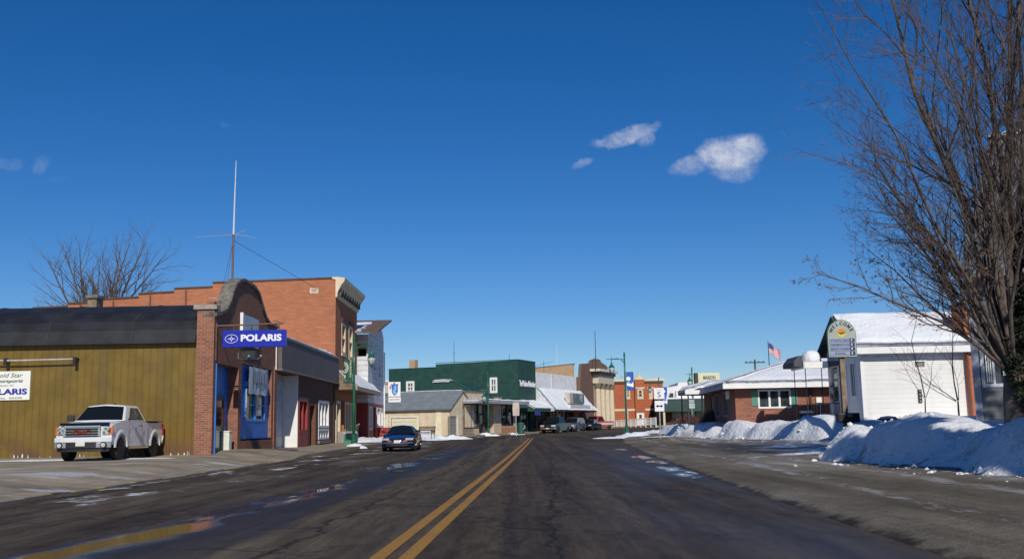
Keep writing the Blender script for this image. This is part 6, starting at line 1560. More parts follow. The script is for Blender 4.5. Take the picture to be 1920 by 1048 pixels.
w_ = .30; MB().prism([(-w_, Z(779)), (w_, Z(779)), (w_ + .03, Z(765)), (w_, Z(756)), (w_ * .5, Z(754)), (-w_ * .5, Z(754)), (-w_, Z(756)), (-w_ - .03, Z(765))], -.02, .02).build('plate', mat('sign_back', (.50, .43, .38), .5), t); MB().box(-.035, .035, .02, .07, -.2, Z(756)).build('post', METAL, t)
p_ = W(1298, 780, 84); t = thing('route_marker_sign', 'small pale route marker with plate above, near the office porch', 'road sign', (p_.x, 84, BASE(84) + .4), 0)
Z = lambda py: W(1298, py, 84).z - t.location.z
MB().box(-.22, .22, -.02, .02, Z(755), Z(749)).build('upper_plate', mat('plate_grey_green', (.28, .36, .34), .5), t); MB().box(-.24, .24, -.02, .02, Z(765), Z(756)).build('route_plate', mat('plate_pale', (.45, .49, .48), .5), t); text_on(t, '110', 'f', -.02, 0, (Z(765) + Z(756)) / 2, .20, mat('mark_dark', (.12, .15, .15), .6), .36); MB().box(-.03, .03, .02, .06, -.4, Z(756)).build('post', METAL, t)
# shield sign
Y = 92; p_ = W(739, 735, Y); x0 = W(728, 735, Y).x; x1 = W(751, 735, Y).x; z1 = W(739, 716, Y).z; zm = W(739, 744, Y).z; z0 = W(739, 754, Y).z
t = thing('shield_sign', 'white box sign with blue shield hanging off a pole near the cream garage', 'sign', (x0, Y, 0))
w_ = x1 - x0; cx = w_ * .56
MB().box(0, w_, -.12, .12, zm + .04, z1).build('sign_box', SIGNWHITE, t, .02); MB().box(.02, w_ + .03, -.12, .12, z0, zm - .03).build('name_box', SIGNWHITE, t, .02)
hh = z1 - zm
MB().add([(cx + a * w_, -.13, z1 - hh * b_) for a, b_ in ((-.36, .14), (.30, .14), (.24, .24), (.24, .66), (.12, .80), (-.03, .92), (-.20, .78), (-.27, .62), (-.26, .3))], [tuple(range(9))]).build('shield', mat('shield_blue', (.03, .15, .50), .5, .5, 6), t)
MB().add([(cx + a * w_, -.14, z1 - hh * b_) for a, b_ in ((-.12, .30), (.10, .24), (.12, .52), (.0, .6), (.14, .72), (-.04, .84), (-.18, .66), (-.14, .52), (-.02, .46))], [tuple(range(9))]).build('shield_centre', mat('shield_pale', (.22, .45, .80), .5, .4, 7), t)
MB().add([(cx + a * w_, -.135, z1 - hh * b_) for a, b_ in ((-.16, .16), (-.10, .04), (.02, .02), (.0, .13))] + [(cx + a * w_, -.135, z1 - hh * b_) for a, b_ in ((-.45, .3), (-.32, .22), (-.30, .38), (-.40, .52))], [(0, 1, 2, 3), (4, 5, 6, 7)]).build('red_mark', mat('mark_red', (.45, .06, .04), .5), t)
rm = MB(); rng = random.Random(9); pts_ = []
for k in range(34): pts_.append((w_ * (.12 + .78 * k / 33), -.13, (z0 + zm) / 2 + (.10 if k % 2 else -.08) * rng.uniform(.5, 1)))
rm.tube(pts_, .022, 4); rm.build('red_script', mat('mark_red', (.45, .06, .04), .5), t)
xp = -.55; mb = MB(); mb.tube([(xp, .0, 0), (xp, 0, z1 + .1)], .06, 8); mb.tube([(xp, 0, z1 - .2), (0, 0, z1 - .2)], .04, 6); mb.tube([(xp, 0, zm + .2), (0, 0, zm + .2)], .04, 6); mb.build('pole', STEELD, t)
# WELCOME sign
Y = 40; p_ = W(1589, 800, Y); cxp = W(1578, 640, Y).x; z0 = W(1578, 669, Y).z; z1 = W(1576, 601, Y).z; w_ = W(1604, 650, Y).x - W(1552, 650, Y).x
t = thing('welcome_sign', 'arched grey-green WELCOME sign with blue direction plates on a tall post', 'sign', (cxp, Y, 0))
hw = w_ / 2; zs = z1 - hw * 1.05
arc = [(hw * math.cos(math.pi * k / 20), zs + hw * 1.05 * math.sin(math.pi * k / 20)) for k in range(21)]
MB().prism([(-hw, z0)] + [(a, z) for a, z in reversed(arc)] + [(hw, z0)], -.05, .05).build('board', mat('board_sage', (.36, .42, .37), .5, .06), t)
MB().tube([(hw, 0, z0)] + [(a, 0, z) for a, z in arc] + [(-hw, 0, z0), (hw, 0, z0)], .035, 6).build('green_rim', mat('rim_green', (.06, .16, .10), .5), t)
for k, ch_ in enumerate('WELCOME'):
    th = math.pi * (.86 - .72 * k / 6); text_on(t, ch_, 'f', -.05, hw * .80 * math.cos(th), zs + hw * .84 * math.sin(th), .13, mat('letter_navy', (.03, .04, .14), .6), rot=th - math.pi / 2, bold=.02, name='welcome_letter')
mb = MB(); mb.add([(.19 * math.cos(math.pi * k / 10), -.06, zs + .08 + .17 * math.sin(math.pi * k / 10)) for k in range(11)], [tuple(range(11))]); mb.build('orange_arc', mat('sun_orange', (.75, .22, .04), .5), t)
MB().add([(.19 * math.cos(math.pi * k / 10), -.06, zs + .078 - .17 * math.sin(math.pi * k / 10)) for k in range(11)], [tuple(range(11))]).build('yellow_arc', mat('sun_yellow', (.62, .55, .10), .5), t)
MB().add([(-.05, -.07, zs + .02), (.10, -.07, zs + .06), (.16, -.07, zs + .1), (.03, -.07, zs + .11), (-.15, -.07, zs + .10)], [tuple(range(5))]).build('dark_mark', mat('mark_green', (.06, .12, .04), .5), t)
zt_ = zs - .12; rh = (zt_ - z0 - .05) / 4
for k, s_ in enumerate(('ATHLETIC FIELD', "DAIRYMAN'S STATE", 'MARION BUSINESS', 'SCHOOL')):
    zc = zt_ - rh * (k + .5); q = MB().box(-hw + .05, hw - .04, -.075, -.055, zc - rh * .42, zc + rh * .42).build('direction_plate', mat('plate_lilac', (.30, .35, .50), .5, .08, 4), t)
    text_on(q, s_, 'f', -.076, -.10, zc, rh * .5, mat('letter_blue2', (.02, .04, .22), .5), w_ * (.66 if k < 3 else .4), bold=.015, ext=.003)
    MB().box(hw - .27, hw - .06, -.079, -.0755, zc - rh * .38, zc + rh * .38).build('arrow_square', mat('square_navy', (.015, .02, .12), .5), q)
    MB().add([(hw - .22, -.083, zc), (hw - .16, -.083, zc + .05), (hw - .16, -.083, zc - .05)], [(0, 1, 2)]).build('arrow', SIGNWHITE, q)
pt_b = W(1590, 835, Y).x - cxp
MB().add([(a + dx, dy, z) for z, a in ((.2, .0), (z0 + .6, .0)) for dx, dy in ((-.10, .06), (.10, .06), (.10, .26), (-.10, .26))], [(0, 1, 5, 4), (1, 2, 6, 5), (2, 3, 7, 6), (3, 0, 4, 7), (4, 5, 6, 7)]).build('post', mat('post_wood', (.22, .17, .12), .8, .3, 4), t, .01)
zb0, zb1 = W(1586, 792, Y).z, W(1586, 774, Y).z
bx_ = thing('mailbox', 'black mailbox with faint red lettering on the welcome sign post', 'mailbox', (cxp, Y - .15, 0))
MB().box(-.45, .42, -.22, .15, zb0, zb1).build('box', BLACK, bx_, .05); MB().box(-.08, .12, -.235, -.222, zb1 - .16, zb1 - .05).build('label_plate', GREY, bx_); MB().tube([(.2, .1, zb0), (.24, .1, .7)], .035, 6).build('brace', BLACK, bx_)
MB().box(-.28, .08, -.232, -.222, zb0 + .06, zb0 + .12).build('red_marks', mat('mark_dark_red', (.16, .02, .02), .6), bx_)

# ================================================================ small street things
p_ = W(797, 824, 80); t = thing('street_bench', 'dark slatted bench with a cushion of snow by the cream garage', 'bench', (p_.x, 80, side_z(p_.x, 80) + .02), R(-25))
mb = MB()
for k in range(4): mb.box(-.75, .75, -.25 + k * .13, -.16 + k * .13, .42, .46)
mb.build('seat', WOODD, t); mb = MB()
for k in range(4): mb.box(-.75, .75, .28 + k * .03, .31 + k * .03, .55 + k * .12, .63 + k * .12)
mb.build('backrest', WOODD, t)
for s in (-.7, .7): MB().tube([(s, -.25, 0), (s, -.22, .42), (s, -.25, .65), (s, .25, .62)], .025, 6).tube([(s, .2, 0), (s, .25, .45), (s, .40, 1.0)], .025, 6).build('leg', BLACK, t)
snow_slab(t, [(-.7, -.26, .46), (.7, -.26, .46), (.7, .26, .46), (-.7, .26, .46)], .18, 'seat_snow', seed=3, rag=.04, n=8)
p_ = W(979, 815, 101.5); t = thing('litter_bin', 'dark green litter bin next to the blank road sign', 'litter bin', (W(977, 812, 101).x, 101, BASE(101) + .15))
MB().lathe([(.30, 0), (.33, .03), (.34, .95), (.36, 1.0)], 18).build('bin_body', mat('bin_green', (.02, .09, .06), .6), t); MB().lathe([(.36, 1.0), (.3, 1.12), (.15, 1.18)], 18).build('bin_lid', mat('bin_green', (.02, .09, .06), .6), t); MB().tube([(.22, -.3, .5), (.4, -.25, .65), (.36, -.3, .9)], .025, 6).build('white_handle', WHITE, t)
p_ = W(438, 852, 43.6); t = thing('white_bucket', 'plain white upright container by the blue shop entrance', 'container', (-12.65, Y1 + 2.9, .2)); 
MB().box(-.20, .22, -.22, .22, .05, 1.0).build('container_body', mat('white_cream', (.72, .72, .62), .5), t, .04); MB().box(-.22, .24, -.24, .24, 1.0, 1.05).build('container_lid', WHITE, t, .02)
for (px, py, s, lab) in ((690, 879, .22, 'dirty lump of dark slush lying in the left lane'), (118, 930, .16, 'black clod of frozen slush in the left gutter'), (745, 884, .10, 'small dark slush scrap near the parked coupe')):
    d = ray(px, py); tt = -CAMZ / d.z if d.z < 0 else 20; x, y = d.x * tt, d.y * tt
    rng = random.Random(px); mb = MB(); n = 12; vs = []
    for j in range(6):
        ph = j / 5 * math.pi / 2
        for i in range(n): a = 2 * math.pi * i / n; k_ = 1 + .45 * noise.noise(Vector((math.cos(a) * 2 + px, math.sin(a) * 2, j))); vs.append((s * 2.6 * math.cos(ph) * math.cos(a) * k_, s * 1.4 * math.cos(ph) * math.sin(a) * k_, s * .5 * math.sin(ph) * k_ - .01))
    mb.add(vs, [(j * n + i, j * n + (i + 1) % n, (j + 1) * n + (i + 1) % n, (j + 1) * n + i) for j in range(5) for i in range(n)])
    o = mb.build('slush_lump', mat('slush', (.035, .032, .03), .7, .5, 8, .5), None, smooth=True); o.location = (x, y, GZ(x, y) + .01); tag(o, lab, 'slush')
# ================================================================ vehicles (front faces local -y)
def paint(name, c, rough=.28, metal=0): return mat(name, c, rough, .03, 2, 0, metal, .5, 0, .35)
LENS_T = mat('truck_lamp_lens', (.40, .42, .42), .10, .85, 14, 0, .6)
LENS = mat('lamp_lens', (.62, .64, .64), .12, .1, 20, 0, .3); AMBER = mat('amber_lens', (.75, .16, .02), .2); REDL = mat('red_lens', (.35, .01, .01), .2)
PLATE = mat('licence_plate', (.62, .64, .56), .5, .1, 12)
def arch(cy, cz, r, n=9, a0=0, a1=180):
    return [(cy + r * math.cos(R(a0 + (a1 - a0) * k / n)), cz + r * math.sin(R(a0 + (a1 - a0) * k / n))) for k in range(n + 1)]
def car_body(t, profile, hw, m, nose=.10, tail=.06, crown=.035, L=4.5, zr=(0.5, 1.0), tuck=.06, bev=.045, name='body', taper=.05):
    xs = [-1, -.85, -.5, 0, .5, .85, 1]; n = len(profile); vs = []; fs = []
    zt = max(z for y, z in profile); zb = min(z for y, z in profile)
    for xk in xs:
        a = abs(xk)
        for y, z in profile:
            f = 1 - y / L
            yy = y + nose * (a ** 3) * max(0, 1 - y / (L * .22)) - tail * (a ** 3) * max(0, 1 - (L - y) / (L * .2))
            zz = z - crown * a ** 2 * (1 if z > zt * .68 else 0)
            w = hw * (1 - taper * max(0, (1 - y / (L * .25))) ** 1.5 - taper * .6 * max(0, (1 - (L - y) / (L * .22))) ** 1.5)
            w -= tuck * max(0, (z - zt * .62) / (zt * .38)) ** 1.5 + tuck * .7 * max(0, (zb + .22 - z) / .22)
            vs.append((xk * w, yy, zz))
    for k in range(len(xs) - 1):
        for i in range(n): j = (i + 1) % n; fs.append((k * n + i, k * n + j, (k + 1) * n + j, (k + 1) * n + i))
    fs += [tuple(range(n)), tuple(range(len(vs) - 1, len(vs) - n - 1, -1))]
    return MB().add(vs, fs).build(name, m, t, bev, smooth=True, seg=3)
def bil(q, u, v): a, b, c, d = q; return (a * (1 - u) + b * u) * (1 - v) + (d * (1 - u) + c * u) * v
def greenhouse(t, belt, roofr, zb, zr, hb, hr, m, gm, side_div, bev=.05, crown=.04, split=True, cg=None, off=.010):
    """belt=(y_front,y_rear) at zb (tuple allowed), roof=(y_front,y_rear) at zr"""
    zb0, zb1 = zb if isinstance(zb, tuple) else (zb, zb)
    V = lambda *a: Vector(a)
    B = [V(-hb, belt[0] + .10, zb0), V(hb, belt[0] + .10, zb0), V(hb, belt[1] - .06, zb1), V(-hb, belt[1] - .06, zb1)]
    T = [V(-hr, roofr[0] + .06, zr - .02), V(hr, roofr[0] + .06, zr - .02), V(hr, roofr[1], zr - .03), V(-hr, roofr[1], zr - .03)]
    fm_b, fm_t = V(0, belt[0], zb0 + .01), V(0, roofr[0], zr + crown * .6); rm_b, rm_t = V(0, belt[1], zb1), V(0, roofr[1], zr + crown * .4)
    ms_ = V(0, (roofr[0] + roofr[1]) / 2, zr + crown)
    vs = B + T + [fm_b, fm_t, rm_b, rm_t, ms_]
    fs = [(0, 8, 9, 4), (8, 1, 5, 9), (1, 2, 6, 5), (2, 10, 11, 6), (10, 3, 7, 11), (3, 0, 4, 7), (4, 9, 12), (9, 5, 12), (5, 6, 12), (6, 11, 12), (11, 7, 12), (7, 4, 12)]
    cab = MB().add(vs, fs).build('cab', m, t, bev, smooth=True, seg=3)
    def glass(q, u0, u1, v0, v1, nm='window', m_=gm, sk=(0, 0)):
        nn = (q[1] - q[0]).cross(q[3] - q[0]).normalized(); c = (q[0] + q[2]) / 2 - V(0, (belt[0] + belt[1]) / 2, (zb0 + zr) / 2)
        if nn.dot(c) < 0: nn = -nn
        p = [bil(q, u, v) + nn * off for u, v in ((u0, v0), (u1, v0), (u1 + sk[1], v1), (u0 + sk[0], v1))]; p2 = [x - nn * (off + .01) for x in p]
        return MB().add(p + p2, [(0, 1, 2, 3), (0, 4, 5, 1), (1, 5, 6, 2), (2, 6, 7, 3), (3, 7, 4, 0)]).build(nm, m_, t)
    # windscreen as two halves joined in one mesh
    def two(c0, c1, c2, m0, m1, nm, v0, v1, e, m_=gm):
        qa = [c0, m0, m1, c1[0]]; qb = [m0, c1[1], c2, m1]; mb = MB()
        for q, (u0, u1) in ((qa, (e, 1)), (qb, (0, 1 - e))):
            nn = (q[1] - q[0]).cross(q[3] - q[0]).normalized(); c = (q[0] + q[2]) / 2 - V(0, (belt[0] + belt[1]) / 2, (zb0 + zr) / 2)
            if nn.dot(c) < 0: nn = -nn
            p = [bil(q, u, v) + nn * off for u, v in ((u0, v0), (u1, v0), (u1, v1), (u0, v1))]; p2 = [x - nn * (off + .01) for x in p]
            mb.add(p + p2, [(0, 1, 2, 3), (0, 4, 5, 1), (2, 6, 7, 3), (3, 7, 4, 0), (1, 5, 6, 2)])
        return mb.build(nm, m_, t)
    two(B[0], (T[0], B[1]), T[1], fm_b, fm_t, 'windscreen', .06, .90, .08); two(B[3], (T[3], B[2]), T[2], rm_b, rm_t, 'rear_window', .12, .86, .12)
    for sgn, q in ((1, [B[1], B[2], T[2], T[1]]), (-1, [B[0], B[3], T[3], T[0]])):
        for (u0, u1, s0, s1) in side_div: glass(q, u0, u1, .07, .86, 'side_window', gm, (s0, s1))
    return cab
def wheels(t, hw, ys, r, w=.22, rim=ALU, spokes=6):
    for y in ys:
        for s in (-1, 1):
            x = s * (hw - w * .5 - .02); e = w / 2
            ty = MB().lathe([(r * .62, -e), (r * .93, -e), (r, -e * .7), (r, e * .7), (r * .93, e), (r * .62, e)], 28, (x, y, r), 'x').build('tyre', RUBBER, None)
            wh = bpy.data.objects.new('wheel', None); COL.objects.link(wh); wh.parent = t; ty.parent = wh
            mb = MB(); xo = x + s * e * .55
            mb.lathe([(r * .63, xo - s * .05 - x), (r * .66, xo + s * .045 - x), (r * .60, xo + s * .045 - x), (r * .58, xo - s * .04 - x)], 24, (x, y, r), 'x')
            mb.lathe([(r * .16, xo - x), (r * .14, xo + s * .05 - x)], 10, (x, y, r), 'x')
            for k in range(spokes):
                a = 2 * math.pi * k / spokes; c, sn = math.cos(a), math.sin(a); w0, w1 = r * .09, r * .11
                q = [(r * .1, -w0), (r * .62, -w1), (r * .62, w1), (r * .1, w0)]
                mb.add([(xo + s * dx, y + u * c - v * sn, r + u * sn + v * c) for dx in (.0, .035) for u, v in q], [(4, 5, 6, 7), (0, 1, 5, 4), (2, 3, 7, 6), (1, 2, 6, 5)])
            mb.build('rim', rim, wh)
            MB().lathe([(r * .60, xo - s * .05 - x), (.02, xo - s * .055 - x)], 20, (x, y, r), 'x').build('brake_disc', STEELD, wh)
def curved(t, name, m, x0, x1, z0, z1, yf, th=.03, n=8, off=.0, bev=.0):
    mb = MB(); vs = []
    for i in range(n + 1):
        x = x0 + (x1 - x0) * i / n
        for z in (z0, z1):
            y = yf(x, z) - off; vs += [(x, y - th, z), (x, y + .02, z)]
    fs = []
    for i in range(n):
        a = i * 4; b = a + 4; fs += [(a, b, b + 2, a + 2), (a + 1, a + 3, b + 3, b + 1), (a, a + 1, b + 1, b), (a + 2, b + 2, b + 3, a + 3)]
    fs += [(0, 2, 3, 1), (n * 4, n * 4 + 1, n * 4 + 3, n * 4 + 2)]
    return mb.add(vs, fs).build(name, m, t, bev)

# --- white pickup
TRX, TRY = W(152, 860, 35.5).x, 35.45
tz = side_z(TRX, 36)
t = thing('pickup_truck', 'white extended-cab pickup truck parked beside the olive metal wall', 'pickup truck', (TRX, TRY, tz), R(1.5))
WP_ = paint('truck_white', (.78, .79, .80)); hw = 1.015; L = 5.85
pf = [(.10, .62), (.07, .82), (.05, 1.00), (.08, 1.20), (.22, 1.28), (.80, 1.36), (1.5, 1.42), (1.62, 1.43), (2.6, 1.42), (3.86, 1.41), (3.90, 1.37), (5.74, 1.38), (5.80, 1.30), (5.82, .78), (5.78, .60)] + arch(4.75, .44, .50, 10, 12, 168) + [(4.2, .50), (1.66, .50)] + arch(1.10, .44, .51, 10, 10, 168)
car_body(t, pf, hw, WP_, .20, .03, .06, L, tuck=.07, bev=.05)
greenhouse(t, (1.42, 3.95), (2.18, 3.62), 1.40, 2.0, .93, .70, WP_, CARGLASS, [(.20, .58, .12, -.02), (.62, .90, -.02, -.08)], .09, .05)
MB().box(-.72, .72, .9, 5.6, .34, .75).box(-.9, .9, 1.75, 4.1, .42, .55).build('chassis', BLACK, t)
ny = lambda x, z: .055 + .20 * (abs(x) / hw) ** 3
curved(t, 'grille', BLACK, -.58, .58, .86, 1.18, ny, .02)
g = MB()
for k in range(4): g.box(-.56, .56, .0, .045, .89 + k * .085, .905 + k * .085)
g.build('grille_bar', CHROME, t)
fr = MB(); 
for (a, b_, c, d) in ((-.66, .66, 1.17, 1.25), (-.66, .66, .79, .86), (-.66, -.57, .86, 1.17), (.57, .66, .86, 1.17)): fr.box(a * .97, b_ * .97, .0, .08, c, d)
fr.build('grille_surround', CHROME, t, .015)
text_on(t, 'GMC', 'f', .01, 0, 1.015, .135, mat('badge_red', (.20, .012, .012), .3), .62, 'badge', bold=.03, ext=.015)
curved(t, 'hood_guard', mat('smoked_plastic', (.008, .009, .012), .06, 0, 3, 0, 0, .8), -.86, .86, 1.245, 1.34, lambda x, z: ny(x, z) + .07 + .5 * (z - 1.25), .035, 10)
for s in (-1, 1):
    a, b_ = sorted((s * .68, s * .92)); curved(t, 'headlight', LENS_T, a, b_, .92, 1.17, ny, .03, 4, .0, .012)
    a, b_ = sorted((s * .93, s * 1.0)); curved(t, 'indicator', AMBER, a, b_, .92, 1.20, lambda x, z: ny(x, z) + .01, .03, 3, .0, .01)
    MB().lathe([(.075, 0), (.075, -.02), (.02, -.03)], 16, (s * .76, .0, .56), 'y').build('fog_lamp', LENS, t); MB().lathe([(.11, .05), (.115, -.005), (.075, -.006)], 16, (s * .76, .01, .56), 'y').build('fog_bezel', BLACK, t)
by = lambda x, z: -.03 + .22 * (abs(x) / hw) ** 3
curved(t, 'bumper', paint('bumper_white', (.68, .69, .72), .2), -1.0, 1.0, .66, .83, by, .04, 14, 0, .03)
curved(t, 'bumper_lower', paint('bumper_grey', (.36, .37, .40), .25, .3), -.98, .98, .47, .655, lambda x, z: by(x, z) + .01, .03, 14, 0, .02)
curved(t, 'valance', BLACK, -.52, .52, .49, .655, lambda x, z: by(x, z) - .005, .035, 6); curved(t, 'air_dam', BLACK, -.9, .9, .34, .49, lambda x, z: by(x, z) + .08, .03, 10)
MB().box(-.16, .16, -.10, -.08, .53, .69).build('licence_plate', PLATE, t, .008)
for s in (-1, 1):
    m_ = MB(); m_.tube([(s * .92, 1.95, 1.46), (s * 1.10, 1.92, 1.50)], .03, 6); mo = m_.build('mirror', BLACK, t); MB().box(min(s * 1.05, s * 1.30), max(s * 1.05, s * 1.30), 1.84, 1.98, 1.43, 1.66).build('mirror_housing', mat('mirror_dark', (.035, .035, .04), .4), mo, .035)
    dl = MB(); dl.box(min(s * 1.008, s * 1.019), max(s * 1.008, s * 1.019), 3.20, 3.215, .58, 1.36); dl.box(min(s * 1.008, s * 1.019), max(s * 1.008, s * 1.019), 1.80, 1.812, .58, 1.38); dl.box(min(s * 1.0, s * 1.012), max(s * 1.0, s * 1.012), 3.88, 3.90, .56, 1.38); dl.build('panel_gap', mat('gap_dark', (.08, .08, .085), .7), t)
    MB().box(min(s * 1.012, s * 1.04), max(s * 1.012, s * 1.04), 2.95, 3.13, 1.20, 1.245).build('door_handle', mat('handle_dark', (.05, .05, .06), .4), t, .01)
    MB().tube([(s * .96, 1.85, .42), (s * .96, 4.05, .42)], .045, 8).build('step_bar', CHROME, t)
    for cy in (1.10, 4.75):
        fl_ = MB()
        pts = arch(cy, .44, .535, 14, 2, 178)
        vs = []; 
        for y, z in pts: 
            k_ = (y - cy) / .535; kz = (z - .44) / .535; off_ = .05 * max(0, 1 - y / (L * .25)) ** 1.5 * hw
            for (dr, dx) in ((-.03, .0), (-.03, .035), (.05, .03), (.12, -.01)): vs.append((s * (hw - off_ - .012 + dx), cy + (.535 + dr) * k_, .44 + (.535 + dr) * kz))
        fs = [(i * 4 + j, i * 4 + j + 1, i * 4 + j + 5, i * 4 + j + 4) for i in range(len(pts) - 1) for j in range(3)]
        fl_.add(vs, fs); fl_.build('wheel_arch_flare', WP_, t, smooth=True)
    MB().box(min(s * .74, s * 1.0), max(s * .74, s * 1.0), 5.77, 5.84, .85, 1.3).build('tail_light', REDL, t, .02)
    MB().box(min(s * .80, s * 1.0), max(s * .80, s * 1.0), 3.95, 5.72, 1.385, 1.41).build('bed_rail_cap', BLACK, t, .01)
MB().box(-.80, .80, 3.93, 5.72, 1.30, 1.395).build('bed_cover', mat('bed_black', (.02, .02, .022), .7), t)
MB().box(-.03, .03, 3.0, 3.12, 2.03, 2.10).build('roof_antenna', BLACK, t, .01)
MB().box(-.95, .95, 5.80, 5.98, .52, .72).build('rear_bumper', CHROME, t, .03)
wheels(t, hw, (1.10, 4.75), .405, .28)
MB().box(-.62, -.1, 2.6, 3.0, 1.0, 1.62).box(.1, .62, 2.6, 3.0, 1.0, 1.62).build('seat', BLACK, t)

# --- dark blue coupe
CX, CY = W(745, 845, 51.6).x, 51.5
t = thing('parked_coupe', 'dark blue coupe parked at the left kerb facing the camera', 'car', (CX, CY, BASE(52)), R(0))
BP = paint('coupe_blue', (.012, .016, .05), .10, .0); hw = .875; L = 4.5
pf = [(.06, .20), (.0, .36), (.0, .52), (.06, .62), (.35, .70), (1.2, .86), (1.5, .90), (3.0, .92), (3.9, .96), (4.42, .97), (4.50, .88), (4.48, .5), (4.40, .26)] + arch(3.62, .30, .37, 9, 5, 170) + [(3.1, .20), (1.4, .20)] + arch(.98, .30, .37, 9, 5, 170)
car_body(t, pf, hw, BP, .30, .15, .07, L, tuck=.10, bev=.06, taper=.10)
greenhouse(t, (1.28, 4.05), (2.2, 2.95), (.89, .95), 1.30, .76, .52, BP, CARGLASS, [(.22, .60, .10, -.03), (.64, .84, -.03, -.10)], .07, .035)
fy = lambda x, z: .0 + .30 * (abs(x) / hw) ** 3
for s in (-1, 1):
    a, b_ = sorted((s * .42, s * .80)); curved(t, 'headlight', LENS, a, b_, .56, .67, lambda x, z: fy(x, z) + .045, .03, 5, 0, .01)
    a, b_ = sorted((s * .30, s * .50)); curved(t, 'indicator', AMBER, a, b_, .50, .55, lambda x, z: fy(x, z) + .01, .02, 3)
    mo = MB().tube([(s * .76, 1.75, .97), (s * .90, 1.72, .99)], .03, 6).build('mirror', BP, t); MB().box(min(s * .86, s * 1.02), max(s * .86, s * 1.02), 1.66, 1.78, .94, 1.06).build('mirror_housing', BP, mo, .03)
    MB().box(min(s * .45, s * .8), max(s * .45, s * .8), 4.44, 4.5, .68, .84).build('tail_light', REDL, t, .02)
    MB().box(min(s * .868, s * .880), max(s * .868, s * .880), 2.75, 2.765, .3, .88).build('door_gap', BLACK, t); MB().box(min(s * .865, s * .885), max(s * .865, s * .885), 2.55, 2.72, .74, .78).build('door_handle', BP, t)
curved(t, 'lower_grille', BLACK, -.55, .55, .27, .38, lambda x, z: fy(x, z) - .0, .02, 8); curved(t, 'bumper_strip', paint('bumper_light_blue', (.07, .09, .18), .3), -.78, .78, .39, .47, lambda x, z: fy(x, z) - .01, .02, 12, 0, .01)
MB().box(-.16, .16, -.05, -.03, .42, .57).build('licence_plate', PLATE, t, .008)
MB().box(-.68, .68, .5, 4.0, .17, .5).build('chassis', BLACK, t)
wheels(t, hw, (.98, 3.62), .31, .2); 
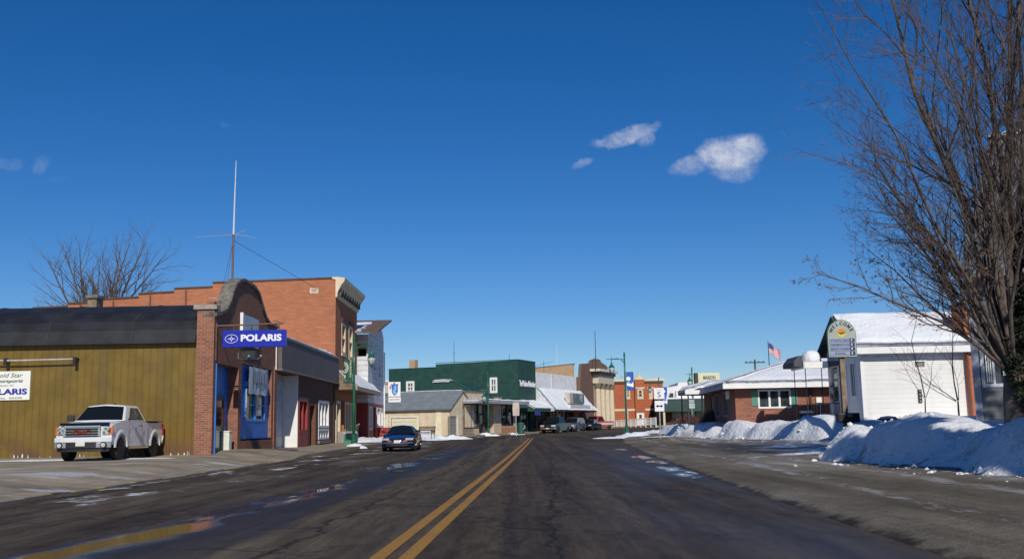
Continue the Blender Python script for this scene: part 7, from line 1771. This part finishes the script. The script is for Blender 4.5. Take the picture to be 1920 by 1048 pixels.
# --- cars along the awnings
ra = R(-22)
def suv(label, tpos, w, name, col, L=4.7, hw=.92, H=1.75, pick=False, rot=ra, col2=None, metal=0):
    x, y = along(tpos); n_ = Vector((uu.y, -uu.x, 0)); x += n_.x * w; y += n_.y * w
    t = thing(name, label, name.replace('parked_', '').replace('_', ' '), (x, y, BASE(y) + .02), rot)
    m = paint(name + '_paint_%d' % int(tpos * 10), col, .12, metal); k = H / 1.9
    r = .37 * (H / 1.75 if H > 1.5 else .85); y1, y2 = L * .19, L * .80; zb = r + .0
    bt = H * .60
    if pick: pf = [(.08, .40), (.0, .55), (.0, .78), (.10, bt - .12), (1.35, bt), (1.5, bt + .01), (L - 2.0, bt), (L - .05, bt), (L, bt - .08), (L - .02, .5)]
    else: pf = [(.08, .35), (.0, .50), (.0, bt * .68), (.12, bt * .82), (1.15, bt), (1.4, bt + .01), (L - .1, bt), (L, bt - .1), (L, .5), (L - .06, .36)]
    pf += arch(y2, r + .02, r + .07, 8, 4, 172) + [(y2 - .6, .34), (y1 + .6, .34)] + arch(y1, r + .02, r + .07, 8, 4, 172)
    car_body(t, pf, hw, m, .14, .06, .04, L, tuck=.07, bev=.05)
    if col2: MB().box(-hw - .012, hw + .012, .35, L - .1, .62, bt - .18).build('two_tone_side', paint(name + '_side', col2), t)
    if pick: greenhouse(t, (1.3, L - 2.05), (1.95, L - 2.35), bt, H, hw * .92, hw * .72, m, CARGLASS, [(.18, .55, .1, -.02), (.60, .88, -.02, -.06)])
    elif H > 1.6: greenhouse(t, (1.2, L - .03), (1.95, L - .35), bt, H, hw * .92, hw * .76, m, CARGLASS, [(.14, .42, .08, 0), (.45, .68, 0, 0), (.71, .93, 0, -.03)])
    else: greenhouse(t, (1.15, L - .55), (1.95, L - 1.35), bt, H, hw * .90, hw * .66, m, CARGLASS, [(.20, .50, .08, -.01), (.54, .84, -.01, -.08)])
    fy = lambda x, z: .14 * (abs(x) / hw) ** 3
    curved(t, 'grille', BLACK, -.42, .42, bt * .62, bt * .82, fy, .02, 6); curved(t, 'bumper', CHROME if pick or H > 1.6 else m, -hw * .96, hw * .96, .44, .60, lambda x, z: fy(x, z) - .02, .04, 10, 0, .02)
    for s in (-1, 1):
        a, b_ = sorted((s * .45, s * hw * .92)); curved(t, 'headlight', LENS, a, b_, bt * .64, bt * .82, lambda x, z: fy(x, z) + .01, .03, 4)
        MB().box(min(s * (hw - .03), s * (hw + .16)), max(s * (hw - .03), s * (hw + .16)), 1.72, 1.82, bt + .02, bt + .18).build('mirror', BLACK, t, .02)
        MB().box(min(s * (hw - .2), s * (hw - .01)), max(s * (hw - .2), s * (hw - .01)), L - .03, L + .02, bt - .45, bt - .1).build('tail_light', REDL, t)
    MB().box(-.16, .16, -.09, -.07, .46, .60).build('licence_plate', PLATE, t)
    MB().box(-hw + .25, hw - .25, .5, L - .4, .25, .6).build('chassis', BLACK, t)
    if pick: MB().box(-hw + .15, hw - .15, L - 1.95, L - .1, bt - .02, bt + .015).build('bed_cover', BLACK, t)
    wheels(t, hw, (y1, y2), r, .22, ALU, 5)
    return t
suv('dark pickup truck parked first in the row under the snowy awnings', .4, 3.4, 'parked_pickup_truck', (.007, .009, .011), 5.6, 1.0, 1.88, True)
suv('blue-grey sport utility vehicle parked second, behind the dark pickup', 8.6, 3.0, 'parked_suv', (.10, .14, .21), 4.6, .92, 1.72, False, metal=.4)
suv('low dark blue sedan parked third under the awnings', 15.6, 3.0, 'parked_sedan', (.015, .03, .06), 4.5, .88, 1.42, False)
tt_ = suv('red and white pickup truck parked last, angled before the bank', 19.6, 1.7, 'parked_pickup_truck', (.40, .045, .03), 5.5, .98, 1.82, True, R(-40), (.62, .60, .56))
tt_['group'] = 'cars along the awnings'
